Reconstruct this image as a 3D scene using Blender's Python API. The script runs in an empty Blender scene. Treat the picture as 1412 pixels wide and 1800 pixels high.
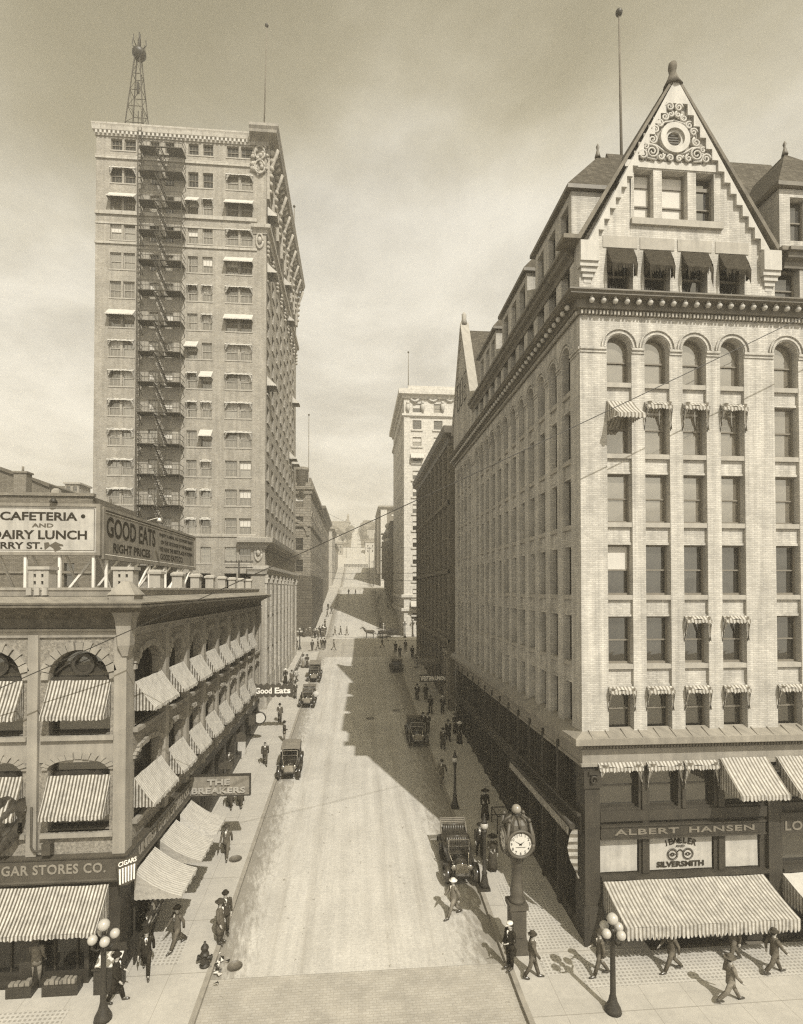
SKYC=5.4; EXPO=0.56; DENO=False; HAZE=.0013
import bpy, math, random
from mathutils import Vector, Matrix, Euler
R = math.radians
S = bpy.context.scene
COL = S.collection
rnd = random.Random(7)

# ------------------------------------------------------------------ camera
F, CX, HOR, TILT, H = 960.0, 706.0, 1036.0, R(1.0), 15.0
CY = HOR - F*math.tan(TILT)
YAW = math.atan((CX-625.0)/F)
cam = bpy.data.cameras.new('camera'); camo = bpy.data.objects.new('camera', cam); COL.objects.link(camo)
camo.location = (0, 0, H); camo.rotation_euler = (R(90)+TILT, 0, -YAW)
cam.sensor_fit = 'HORIZONTAL'; cam.sensor_width = 36; cam.lens = F/1412*36
cam.shift_y = (CY-900)/1412; cam.clip_start = 0.5; cam.clip_end = 6000
S.camera = camo
CR = Euler((R(90)+TILT, 0, -YAW)).to_matrix()
def ray(px, py): return CR @ Vector(((px-CX)/F, (CY-py)/F, -1))
def onY(px, py, Y):
    d = ray(px, py); return Vector((0, 0, H)) + d*(Y/d.y)
def onX(px, py, X):
    d = ray(px, py); return Vector((0, 0, H)) + d*(X/d.x)
GP = [(-80,0),(19.5,0),(23,.2),(83,4.9),(88,5.15),(104,5.5),(110,5.9),(146,10.2),(181,14.9),(186,15.3),(203,15.8),(240,20.8),(276,25.6),(284,26.3),(300,26.9),(372,43.5),(600,80),(720,86),(1500,92),(3000,94)]
def G(y):
    for (a, za), (b, zb) in zip(GP, GP[1:]):
        if y <= b: return za + (zb-za)*(y-a)/(b-a)
    return GP[-1][1]
def foot(px, py, lift=.15):
    d = ray(px, py); y = 25.0
    for i in range(60):
        y2 = (G(y)+lift-H)/d.z*d.y
        y = .6*y + .4*max(5, min(900, y2))
    return Vector((d.x/d.y*y, y, G(y)+lift))

# ------------------------------------------------------------------ materials
def tint(v):
    t = min(1, max(0, (v-.02)/.4))
    return (v, v*(.87+.085*t), v*(.66+.21*t), 1)
class NT:
    def __init__(s, name):
        s.m = bpy.data.materials.new(name); s.m.use_nodes = True
        s.t = s.m.node_tree; s.b = s.t.nodes['Principled BSDF']; s.out = s.t.nodes['Material Output']
    def n(s, typ, **kw):
        o = s.t.nodes.new(typ)
        for k, v in kw.items(): setattr(o, k, v)
        return o
    def l(s, a, b): s.t.links.new(a, b)
    def val(s, op, a, b=None, c=None):
        o = s.n('ShaderNodeMath', operation=op)
        for i, x in enumerate((a, b, c)):
            if x is None: continue
            if isinstance(x, (int, float)): o.inputs[i].default_value = x
            else: s.l(x, o.inputs[i])
        return o.outputs[0]
    def mix(s, f, a, b, mode='MIX'):
        o = s.n('ShaderNodeMix', data_type='RGBA', blend_type=mode)
        for i, x in ((0, f), (6, a), (7, b)):
            if isinstance(x, (int, float)): o.inputs[i].default_value = x
            elif isinstance(x, tuple): o.inputs[i].default_value = x
            else: s.l(x, o.inputs[i])
        return o.outputs[2]
    def obj(s): return s.n('ShaderNodeTexCoord').outputs['Object']
    def sep(s, v):
        o = s.n('ShaderNodeSeparateXYZ'); s.l(v, o.inputs[0]); return o.outputs
    def comb(s, x, y, z=0.0):
        o = s.n('ShaderNodeCombineXYZ')
        for i, q in enumerate((x, y, z)):
            if isinstance(q, (int, float)): o.inputs[i].default_value = q
            else: s.l(q, o.inputs[i])
        return o.outputs[0]
    def noise(s, v, scale, detail=4, rough=.6):
        o = s.n('ShaderNodeTexNoise'); o.inputs['Scale'].default_value = scale
        o.inputs['Detail'].default_value = detail; o.inputs['Roughness'].default_value = rough
        if v is not None: s.l(v, o.inputs['Vector'])
        return o.outputs['Fac']
    def ramp(s, f, a, b, va=0., vb=1.):
        o = s.n('ShaderNodeMapRange'); o.inputs[1].default_value = a; o.inputs[2].default_value = b
        o.inputs[3].default_value = va; o.inputs[4].default_value = vb; s.l(f, o.inputs[0]); return o.outputs[0]
    def bump(s, h, strength=.3, dist=.02):
        o = s.n('ShaderNodeBump'); o.inputs['Strength'].default_value = strength; o.inputs['Distance'].default_value = dist
        s.l(h, o.inputs['Height']); s.l(o.outputs[0], s.b.inputs['Normal'])
    def grade(s, col, amt, v, scale, streak=0):
        """uneven tone: blotches, and optional vertical rain streaks"""
        n = s.ramp(s.noise(v, scale, 5, .65), .3, .7, 1-amt, 1+amt)
        c = s.mix(1.0, col, s.comb(n, n, n), 'MULTIPLY')
        if streak:
            x, y, z = s.sep(v)
            sv = s.comb(s.val('MULTIPLY', s.val('ADD', x, y), 3.0), s.val('MULTIPLY', z, .12), 0.0)
            k = s.ramp(s.noise(sv, 1.0, 4, .6), .35, .75, 1.0, 1-streak)
            c = s.mix(1.0, c, s.comb(k, k, k), 'MULTIPLY')
        return c
    def fin(s, col=None, rough=.85, spec=.25, metal=0.):
        if col is not None:
            if isinstance(col, tuple): s.b.inputs['Base Color'].default_value = col
            else: s.l(col, s.b.inputs['Base Color'])
        s.b.inputs['Roughness'].default_value = rough
        s.b.inputs['Specular IOR Level'].default_value = spec
        s.b.inputs['Metallic'].default_value = metal
        return s.m
def plain(name, v, amt=.15, scale=2., rough=.85, spec=.25, streak=0, metal=0., bump=0):
    t = NT(name); o = t.obj()
    c = t.grade(tint(v), amt, o, scale, streak)
    if bump: t.bump(t.noise(o, 14, 6), bump, .03)
    return t.fin(c, rough, spec, metal)
def brick(name, v, w=.3, h=.1, mort=.55, var=.16, streak=.18, msize=.012, amt=.1):
    t = NT(name); o = t.obj(); x, y, z = t.sep(o)
    vec = t.comb(t.val('ADD', x, y), z)
    b = t.n('ShaderNodeTexBrick'); t.l(vec, b.inputs['Vector'])
    b.inputs['Color1'].default_value = tint(v*(1+var)); b.inputs['Color2'].default_value = tint(v*(1-var))
    b.inputs['Mortar'].default_value = tint(v*mort); b.inputs['Scale'].default_value = 1
    b.inputs['Mortar Size'].default_value = msize; b.inputs['Brick Width'].default_value = w; b.inputs['Row Height'].default_value = h
    b.inputs['Bias'].default_value = -.1
    c = t.grade(b.outputs['Color'], amt, o, .7, streak)
    t.bump(t.val('SUBTRACT', 1.0, b.outputs['Fac']), .35, .012)
    return t.fin(c, .9, .15)
def blocks(name, v, w=.9, h=.42, rough_bump=.5, mort=.45, var=.14):
    t = NT(name); o = t.obj(); x, y, z = t.sep(o)
    vec = t.comb(t.val('ADD', x, y), z)
    b = t.n('ShaderNodeTexBrick'); t.l(vec, b.inputs['Vector'])
    b.inputs['Color1'].default_value = tint(v*(1+var)); b.inputs['Color2'].default_value = tint(v*(1-var))
    b.inputs['Mortar'].default_value = tint(v*mort); b.inputs['Scale'].default_value = 1
    b.inputs['Mortar Size'].default_value = .025; b.inputs['Brick Width'].default_value = w; b.inputs['Row Height'].default_value = h
    c = t.grade(b.outputs['Color'], .18, o, 2.5, .1)
    hgt = t.val('ADD', t.val('MULTIPLY', t.val('SUBTRACT', 1.0, b.outputs['Fac']), 1.5), t.noise(o, 6, 5))
    t.bump(hgt, rough_bump, .08)
    return t.fin(c, .9, .15)
def stripes(name, axis, period, duty, v1, v2, amt=.08):
    t = NT(name); o = t.obj(); c = t.sep(o)[{'X':0,'Y':1,'Z':2}[axis]]
    f = t.val('FRACT', t.val('ADD', t.val('DIVIDE', c, period), 100.25))
    k = t.ramp(f, duty-.04, duty+.04)
    col = t.mix(k, tint(v1), tint(v2))
    col = t.grade(col, amt, o, 3.)
    t.bump(t.noise(o, 2.2, 4, .5), .8, .12)
    # canvas lets some light through
    m = t.fin(col, .95, .05)
    tr = t.n('ShaderNodeBsdfTranslucent'); t.l(col, tr.inputs[0])
    mx = t.n('ShaderNodeMixShader'); mx.inputs[0].default_value = .18
    t.l(t.b.outputs[0], mx.inputs[1]); t.l(tr.outputs[0], mx.inputs[2]); t.l(mx.outputs[0], t.out.inputs[0])
    return m
def glass(name, v, refl, rough=.03):
    t = NT(name); o = t.obj()
    c = t.grade(tint(v), .25, o, 1.3)
    m = t.fin(c, .6, .2)
    g = t.n('ShaderNodeBsdfGlossy'); g.inputs['Roughness'].default_value = rough; g.inputs['Color'].default_value = (.95,.92,.84,1)
    bp = t.n('ShaderNodeBump'); bp.inputs['Strength'].default_value = .25; bp.inputs['Distance'].default_value = .01
    t.l(t.noise(o, 1.6, 2), bp.inputs['Height']); t.l(bp.outputs[0], g.inputs['Normal'])
    mx = t.n('ShaderNodeMixShader'); mx.inputs[0].default_value = refl
    t.l(t.b.outputs[0], mx.inputs[1]); t.l(g.outputs[0], mx.inputs[2]); t.l(mx.outputs[0], t.out.inputs[0])
    return m
M = {}
M['brick_light'] = brick('pale pressed brick', .46, .25, .08, .83, .12, .38, .013, .2)
M['brick_tower'] = brick('tan tower brick', .32, .25, .08, .68, .14, .28, .012, .16)
M['stone_tower'] = blocks('smooth tower stone', .35, 1.1, .6, .1, .7, .06)
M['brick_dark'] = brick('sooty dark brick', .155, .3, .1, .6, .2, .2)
M['brick_mid'] = brick('weathered brick', .20, .3, .1, .65, .16, .2)
M['rock_stone'] = blocks('rock faced stone', .21, 1.1, .5, .9)
M['rock_dark'] = blocks('dark rock faced stone', .085, 1.2, .5, .7)
M['stone_white'] = blocks('pale glazed stone', .5, 1.2, .55, .08, .75, .05)
M['stone'] = plain('buff cut stone', .34, .12, 1.5, streak=.2)
M['stone_pale'] = plain('pale terracotta', .43, .1, 2., .7, .3, .22, bump=.15)
M['stone_grey'] = plain('grey painted masonry', .27, .2, .8, streak=.3, bump=.12)
M['rough_stucco'] = plain('rough cast masonry', .23, .5, 9., bump=1.0, streak=.2)
M['terracotta_dark'] = plain('weathered terracotta', .3, .3, 5., bump=.5)
M['coping'] = plain('weathered coping', .16, .3, 2., .8, .2, .3)
M['side_terracotta'] = plain('dark terracotta', .12, .35, 3., .85, .2, .3, bump=.4)  # dark terracotta tone for cornice, finial and upper storeys
M['dark_cornice'] = plain('sheet metal cornice', .13, .2, 1.2, .55, .4, .25)
M['copper_roof'] = plain('sheet copper roof', .24, .25, .9, .5, .4, .3)
M['iron'] = plain('black painted iron', .028, .3, 5., .5, .4)
M['iron_base'] = plain('dark painted ironwork', .042, .25, 1.5, .55, .35, .3)
M['iron_rail'] = plain('rusty dark iron', .05, .3, 4., .7, .3)
M['wood_white'] = plain('white painted wood', .62, .12, 2., .7)
M['pole'] = plain('weathered pole paint', .13, .2, 3.)
M['wood'] = plain('bare timber', .3, .25, 3.)
M['wood_dark'] = plain('dark varnished wood', .032, .3, 3., .5, .4)
M['sash'] = plain('window sash paint', .17, .15, 2., .6)
M['sash_dark'] = plain('dark sash paint', .035, .15, 2., .6)
M['glass'] = glass('window glass', .012, .16)
M['glass_bright'] = glass('sky-bright window glass', .12, .28)  # paler glass with the sky's reflection put into its tone
M['glass_tower'] = glass('pale tower glass', .10, .18)  # paler base tone for the tower panes
M['glass_side'] = glass('shade-toned window glass', .008, .05)  # dark, dull copy of the window glass with shade put into it
M['blind'] = plain('drawn linen blind', .5, .08, 1.)
M['slate'] = brick('slate shingles', .085, .3, .16, .5, .25, .2, .012)
M['tar'] = plain('tarred roof', .1, .3, .6)
M['canvas'] = plain('faded canvas', .42, .12, 2.5, .95, .05)
M['canvas_dark'] = plain('ragged dark canvas', .045, .3, 6., .95, .05)
for ax in 'XY':
    M['stripe'+ax] = stripes('striped awning canvas '+ax, ax, .125, .5, .47, .12, .3)
    M['stripeS'+ax] = stripes('soft striped awning canvas '+ax, ax, .157, .55, .46, .21, .25)
M['stripeZ'] = stripes('hanging striped canvas', 'Z', .3, .55, .4, .15, .2)
M['stripeN'] = stripes('narrow striped canvas', 'X', .13, .6, .52, .36)
M['clock_iron'] = plain('grey green clock paint', .075, .25, 2., .5, .4, .2)
M['sign_dark'] = plain('dark sign enamel', .06, .2, 2., .5, .4)
M['sign_mid'] = plain('brown sign paint', .22, .25, 1.5, .7, .2, .35)
M['sign_pale'] = plain('pale sign paint', .40, .18, 1.5, .8, .2, .3)
M['letter_dark'] = plain('dark lettering', .035, .1, 2., .95, .02)
M['letter_mid'] = plain('faded lettering', .10, .1, 2., .95, .02)
M['letter_pale'] = plain('pale lettering', .78, .1, 2.)
M['letter_grey'] = plain('raised grey lettering', .2, .1, 2., .5, .4)
M['gilt'] = plain('dull gilt lettering', .15, .1, 2., .4, .5)
M['globe'] = plain('white glass globe', .38, .03, 2., .25, .5)
M['dial'] = plain('clock dial enamel', .5, .05, 2., .5)
M['tyre'] = plain('grey rubber', .2, .15, 4., .9)
M['spoke'] = plain('painted wheel wood', .5, .15, 4., .6)
M['coach'] = plain('dusty coach paint', .03, .5, 3., .22, .6)
M['leather'] = plain('tufted black leather', .05, .4, 9., .35, .5)
M['top_cloth'] = plain('folding top cloth', .17, .2, 4., .9)
M['brass'] = plain('polished brass', .72, .1, 4., .25, .5, 0, 1.)
M['skin'] = plain('skin', .38, .1, 5., .6)
M['hair'] = plain('dark hair', .025, .2, 8.)
for i, v in enumerate((.026, .055, .10, .17, .40)): M['cloth%d' % i] = plain('wool cloth %d' % i, v, .4, 7., .95, .05, 0, 0., .5)
M['straw'] = plain('straw', .62, .1, 8.)
M['leaf'] = plain('hill foliage', .09, .4, .8)
M['bark'] = plain('bark', .08, .3, 3.)
M['paper'] = plain('printed paper', .55, .25, 9.)
M['horse'] = plain('horse coat', .07, .25, 3.)

# ------------------------------------------------------------------ mesh building
class MB:
    def __init__(s): s.v = []; s.f = []; s.mi = []; s.smooth = []
    def poly(s, pts, mi=0, sm=False):
        b = len(s.v); s.v += [tuple(p) for p in pts]; s.f.append(tuple(range(b, b+len(pts)))); s.mi.append(mi); s.smooth.append(sm)
    def box(s, x0, x1, y0, y1, z0, z1, mi=0):
        b = len(s.v)
        s.v += [(x0,y0,z0),(x1,y0,z0),(x1,y1,z0),(x0,y1,z0),(x0,y0,z1),(x1,y0,z1),(x1,y1,z1),(x0,y1,z1)]
        for q in ((0,3,2,1),(4,5,6,7),(0,1,5,4),(1,2,6,5),(2,3,7,6),(3,0,4,7)):
            s.f.append(tuple(b+i for i in q)); s.mi.append(mi); s.smooth.append(False)
        return s
    def hexa(s, p, mi=0):
        b = len(s.v); s.v += [tuple(q) for q in p]
        for q in ((0,3,2,1),(4,5,6,7),(0,1,5,4),(1,2,6,5),(2,3,7,6),(3,0,4,7)):
            s.f.append(tuple(b+i for i in q)); s.mi.append(mi); s.smooth.append(False)
    def rings(s, rs, closed=True, caps=True, mi=0, sm=True):
        b = len(s.v); n = len(rs[0])
        for r in rs: s.v += [tuple(p) for p in r]
        for i in range(len(rs)-1):
            for j in range(n if closed else n-1):
                k = (j+1) % n
                s.f.append((b+i*n+j, b+i*n+k, b+(i+1)*n+k, b+(i+1)*n+j)); s.mi.append(mi); s.smooth.append(sm)
        if caps and closed:
            s.f.append(tuple(b+j for j in reversed(range(n)))); s.mi.append(mi); s.smooth.append(False)
            s.f.append(tuple(b+(len(rs)-1)*n+j for j in range(n))); s.mi.append(mi); s.smooth.append(False)
    def tube(s, pts, r, n=6, mi=0, sm=True):
        pts = [Vector(p) for p in pts]; rr = r if isinstance(r, (list, tuple)) else [r]*len(pts)
        rs = []; up = None
        for i, p in enumerate(pts):
            d = (pts[min(i+1, len(pts)-1)] - pts[max(i-1, 0)]).normalized()
            if up is None: up = d.orthogonal().normalized()
            up = (up - d*up.dot(d)).normalized(); w = d.cross(up)
            rs.append([p + (up*math.cos(2*math.pi*k/n) + w*math.sin(2*math.pi*k/n))*rr[i] for k in range(n)])
        s.rings(rs, mi=mi, sm=sm)
    def bar(s, a, b, w, mi=0): s.tube([a, b], w*.707, 4, mi, False)
    def lathe(s, prof, n=12, c=(0,0,0), mi=0, sm=True, rot=0.):
        s.rings([[(c[0]+r*math.cos(2*math.pi*k/n+rot), c[1]+r*math.sin(2*math.pi*k/n+rot), c[2]+z) for k in range(n)] for r, z in prof], mi=mi, sm=sm)
    def ball(s, c, r, n=10, mi=0, sz=1., sy=1.):
        m = max(4, n//2)
        s.rings([[(c[0]+r*math.sin(a)*math.cos(2*math.pi*k/n), c[1]+sy*r*math.sin(a)*math.sin(2*math.pi*k/n), c[2]-sz*r*math.cos(a)) for k in range(n)]
                 for a in [.04+(math.pi-.08)*i/m for i in range(m+1)]], mi=mi)
    def prism(s, pts, f, d0, d1, mi=0):
        """extrude polygon pts (u,v) mapped by f(u,v,d)"""
        a = [f(u, v, d0) for u, v in pts]; b = [f(u, v, d1) for u, v in pts]; n = len(pts)
        s.poly(a[::-1], mi); s.poly(b, mi)
        for i in range(n): s.poly([a[i], a[(i+1) % n], b[(i+1) % n], b[i]], mi)
    def add(s, o, mat=None, mimap=None):
        b = len(s.v)
        s.v += [tuple(mat @ Vector(v)) for v in o.v] if mat else o.v
        s.f += [tuple(b+i for i in q) for q in o.f]; s.mi += [mimap[i] if mimap else i for i in o.mi]; s.smooth += o.smooth
    def mesh(s, name, mats, off=None):
        me = bpy.data.meshes.new(name)
        vs = [(v[0]-off[0], v[1]-off[1], v[2]-off[2]) for v in s.v] if off is not None else s.v
        me.from_pydata(vs, [], s.f)
        for m in (mats if isinstance(mats, (list, tuple)) else [mats]): me.materials.append(m)
        me.polygons.foreach_set('material_index', s.mi); me.polygons.foreach_set('use_smooth', s.smooth)
        me.update(); return me
def link(o, parent=None):
    COL.objects.link(o)
    if parent is not None: o.parent = parent
    return o
def tag(o, label, cat, group=None, kind=None):
    if label: o['label'] = label
    if cat: o['category'] = cat
    if group: o['group'] = group
    if kind: o['kind'] = kind
    return o
def thing(name, label, cat, loc=(0,0,0), rz=0., group=None):
    o = bpy.data.objects.new(name, None); o.empty_display_size = .3
    COL.objects.link(o); o.location = loc; o.rotation_euler = (0, 0, rz)
    return tag(o, label, cat, group)
def solo(name, mb, mat, label, cat, loc=(0,0,0), rz=0., group=None, kind=None, world=True):
    """a thing that is one mesh; world=True: mb is in world coordinates"""
    o = bpy.data.objects.new(name, mb.mesh(name, mat, loc if world else None)); COL.objects.link(o)
    o.location = loc; o.rotation_euler = (0, 0, rz)
    return tag(o, label, cat, group, kind)
def part(name, mb, mat, parent, label=None):
    """mb given in the thing's own frame"""
    o = bpy.data.objects.new(name, mb.mesh(name, mat)); link(o, parent)
    if label: o['label'] = label
    return o
def wpart(name, mb, mat, parent, label=None):
    """mb given in world coordinates, thing unrotated"""
    o = bpy.data.objects.new(name, mb.mesh(name, mat, parent.location)); link(o, parent)
    if label: o['label'] = label
    return o
def copy_tree(o, parent=None):
    c = o.copy(); COL.objects.link(c); c.parent = parent
    for ch in o.children: copy_tree(ch, c)
    return c
def struct(name, mb, mat, kind='structure'):
    o = bpy.data.objects.new(name, mb.mesh(name, mat)); COL.objects.link(o); o['kind'] = kind; return o

def facade(mb, O, N, U0, U1, Z0, Z1, holes, depth, mi=0):
    """wall sheet in the plane through O with outward normal N; u runs to the viewer's right; holes (u0,u1,z0,z1,rise)"""
    Ux, Uy = -N[1], N[0]
    def P(u, z, d=0.): return (O[0]+Ux*u-N[0]*d, O[1]+Uy*u-N[1]*d, z)
    us = sorted({round(x, 4) for x in [U0, U1]+[h[0] for h in holes]+[h[1] for h in holes] if U0-1e-4 <= x <= U1+1e-4})
    zs = sorted({round(x, 4) for x in [Z0, Z1]+[h[2] for h in holes]+[h[3] for h in holes] if Z0-1e-4 <= x <= Z1+1e-4})
    for i in range(len(us)-1):
        um = (us[i]+us[i+1])/2; run = None
        hs = [h for h in holes if h[0] < um < h[1]]
        for j in range(len(zs)-1):
            zm = (zs[j]+zs[j+1])/2
            solid = not any(h[2] < zm < h[3] for h in hs)
            if solid and run is None: run = zs[j]
            if run is not None and (not solid or j == len(zs)-2):
                top = zs[j+1] if solid else zs[j]
                mb.poly([P(us[i], run), P(us[i+1], run), P(us[i+1], top), P(us[i], top)], mi); run = None
    for h in holes:
        u0, u1, z0, z1 = h[:4]; rise = h[4] if len(h) > 4 else 0
        mb.poly([P(u0, z0), P(u1, z0), P(u1, z0, depth), P(u0, z0, depth)], mi)
        zt = z1-rise
        mb.poly([P(u0, z0), P(u0, z0, depth), P(u0, zt, depth), P(u0, zt)], mi)
        mb.poly([P(u1, z0), P(u1, zt), P(u1, zt, depth), P(u1, z0, depth)], mi)
        if not rise: mb.poly([P(u0, z1), P(u0, z1, depth), P(u1, z1, depth), P(u1, z1)], mi)
        else:
            n = 12; c = (u0+u1)/2; hw = (u1-u0)/2
            arc = [(c-hw*math.cos(math.pi*k/n), zt+rise*math.sin(math.pi*k/n)) for k in range(n+1)]
            for k in range(n):
                (a, b), (e, g) = arc[k], arc[k+1]
                mb.poly([P(a, b), P(a, b, depth), P(e, g, depth), P(e, g)], mi)
                if k < n//2: mb.poly([P(u0, z1), P(a, b), P(e, g)], mi)
                else: mb.poly([P(u1, z1), P(a, b), P(e, g)], mi)
            mb.poly([P(u0, z1), P(c, z1), P(c, z1)][:2]+[P(c, z1-.0005)], mi)
    return P
def cornice(mb, path, prof, mi=0, caps=True):
    """sweep profile (out, z) along plan path; outward is to the right of travel"""
    ns = []
    for a, b in zip(path, path[1:]):
        d = Vector((b[0]-a[0], b[1]-a[1])).normalized(); ns.append(Vector((d.y, -d.x)))
    rs = []
    for i, p in enumerate(path):
        if i == 0: m = ns[0]
        elif i == len(path)-1: m = ns[-1]
        else: m = (ns[i-1]+ns[i])/(1+ns[i-1].dot(ns[i]))
        rs.append([(p[0]+m.x*o, p[1]+m.y*o, z) for o, z in prof])
    mb.rings(rs, closed=True, caps=caps, mi=mi, sm=False)
def blk(P, mb, u0, u1, z0, z1, d0, d1, mi=0):
    """box on a facade: d<0 stands proud"""
    mb.hexa([P(u0,z0,d0),P(u1,z0,d0),P(u1,z0,d1),P(u0,z0,d1),P(u0,z1,d0),P(u1,z1,d0),P(u1,z1,d1),P(u0,z1,d1)], mi)

# windows -------------------------------------------------------------------
_wc = {}
def window_mb(w, h, rise=0., style='sash', pane=0, lip=.0):
    """frame & pane builders; x centred, z up from the sill, -y outward. style: sash, sash4, plain, shop, tri"""
    key = (round(w, 2), round(h, 2), round(rise, 2), style, pane)
    if key in _wc: return _wc[key]
    f = MB(); g = MB(); t = min(.07, w*.07); hw = w/2; zs = h-rise
    f.box(-hw, -hw+t, -.03, .08, 0, zs); f.box(hw-t, hw, -.03, .08, 0, zs)
    f.box(-hw+t, hw-t, -.05, .08, 0, t*1.3)
    if rise:
        n = 10
        for k in range(n):
            a, b = math.pi*k/n, math.pi*(k+1)/n
            o = [(-hw*math.cos(q), zs+rise*math.sin(q)) for q in (a, b)]
            i = [(-(hw-t)*math.cos(q), zs+(rise-t)*math.sin(q)) for q in (a, b)]
            f.prism([o[0], o[1], i[1], i[0]], lambda u, v, d: (u, d, v), -.03, .08)
    else: f.box(-hw+t, hw-t, -.03, .08, h-t, h)
    mid = h*.5 if not rise else h*.47
    if style == 'tri': mid = h*.36
    if style in ('sash', 'sash4', 'tri'): f.box(-hw+t, hw-t, -.02, .06, mid-.03, mid+.03)
    if style == 'tri': f.box(-hw+t, hw-t, -.03, .07, h*.73, h*.80)
    if style == 'sash4':
        for q in (-1/6, 1/6): f.box(q*w-.015, q*w+.015, .0, .04, mid+.03, h-t)
        for q in (-1/6, 1/6): f.box(q*w-.015, q*w+.015, .03, .06, t, mid-.03)
    if style == 'shop':
        for q in (-.25, .25): f.box(q*w-.03, q*w+.03, -.02, .06, t, h-t)
    def arch(z0, z1, y, mi):
        if not rise or z1 < h-.01: g.poly([(-hw+.01, y, z0), (hw-.01, y, z0), (hw-.01, y, min(z1, h-.01)), (-hw+.01, y, min(z1, h-.01))], mi)
        else:
            n = 12; pts = [(-hw+.01, y, z0), (hw-.01, y, z0)]
            pts += [((hw-.01)*math.cos(math.pi*k/n), y, zs+(rise-.01)*math.sin(math.pi*k/n)) for k in range(n+1)]
            g.poly(pts, mi)
    # pane materials: 0 glass 1 blind 2 bright glass
    lo = {0:0, 1:0, 2:2, 3:1, 4:2}[pane]; up = {0:0, 1:1, 2:2, 3:1, 4:1}[pane]
    arch(.01, mid, .05, lo); arch(mid+.001, h, .025, up)
    _wc[key] = (f, g); return f, g
_wm = {}
class Building:
    def __init__(s, name, label, cat, loc):
        s.e = thing(name, label, cat, loc); s.w = []; s.loc = Vector(loc)
    def win(s, P, N, uc, z0, w, h, d, rise=0., style='sash', pane=0, mat='sash', gl='glass'):
        p = Vector(P(uc, z0, d)); s.w.append((p, N, (w, h, rise, style, pane), mat, gl))
    def finish(s, cap=98):
        def size(q):
            p = q[0]; d = p-Vector((0,0,H)); L = d.length
            return q[2][0]*q[2][1]*max(.02, -(q[1][0]*d.x+q[1][1]*d.y)/L)/L/L
        s.w.sort(key=size, reverse=True)
        rest = MB(); rm = None
        for i, (p, N, a, mat, gl) in enumerate(s.w):
            f, g = window_mb(*a); rz = math.atan2(N[0], -N[1])
            mats = [M[gl], M['blind'], M['glass_bright']]
            if i < cap:
                k = (id(f), mat, gl)
                if k not in _wm: _wm[k] = (f.mesh('window', M[mat]), g.mesh('pane', mats))
                o = bpy.data.objects.new('window', _wm[k][0]); link(o, s.e); o.location = p-s.loc; o.rotation_euler = (0,0,rz)
                q = bpy.data.objects.new('pane', _wm[k][1]); link(q, o)
            else:
                T = Matrix.Translation(p-s.loc) @ Matrix.Rotation(rz, 4, 'Z')
                rest.add(f, T, {0:0}); rest.add(g, T, {0:1, 1:2, 2:3}); rm = [M[mat]]+mats
        if rest.f:
            o = bpy.data.objects.new('window', rest.mesh('window', rm)); link(o, s.e); o['kind'] = 'stuff'
    def part(s, name, mb, mat, label=None): return wpart(name, mb, [M[m] for m in mat] if isinstance(mat, (list, tuple)) else M[mat], s.e, label)

# awnings -------------------------------------------------------------------
def awning_mb(w, drop, proj, val=.22, sag=.04, tooth=.165, frame=True, lean=0.):
    m = MB(); n = max(4, int(w/.3)); k = 5; hw = w/2
    def pt(u, t):
        x = -hw+w*u + lean*t
        return (x, -proj*t, -drop*t - sag*math.sin(math.pi*t) - .012*math.sin(u*17+t*3))
    m.rings([[pt(i/n, j/k) for i in range(n+1)] for j in range(k+1)], closed=False, mi=0, sm=True)
    nt = max(3, int(w/tooth)); y = -proj
    for i in range(nt):
        a, b = i/nt, (i+1)/nt; xa, xb = -hw+w*a+lean, -hw+w*b+lean
        sw = .03*math.sin(i*1.7)
        m.poly([(xa, y, -drop), (xb, y, -drop), (xb, y-.01+sw*.3, -drop-val*.72), ((xa*.3+xb*.7), y-.01+sw, -drop-val*.97), ((xa*.7+xb*.3), y-.01+sw, -drop-val*.97), (xa, y-.01+sw*.3, -drop-val*.72)], 0)
    for sgn in (-1, 1):
        xs = sgn*hw
        top = [(xs+lean*j/k, -proj*j/k, -drop*j/k - sag*math.sin(math.pi*j/k)) for j in range(k+1)]
        ns = max(3, int(proj/tooth)); zb = -drop-val*.6
        bot = [(xs+lean, -proj, zb)]
        for i in range(ns):
            bot += [(xs, -proj*(1-(i+.5)/ns), zb-val*.28), (xs, -proj*(1-(i+1)/ns), zb)]
        m.poly(top+bot, 1)
    return m
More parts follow.
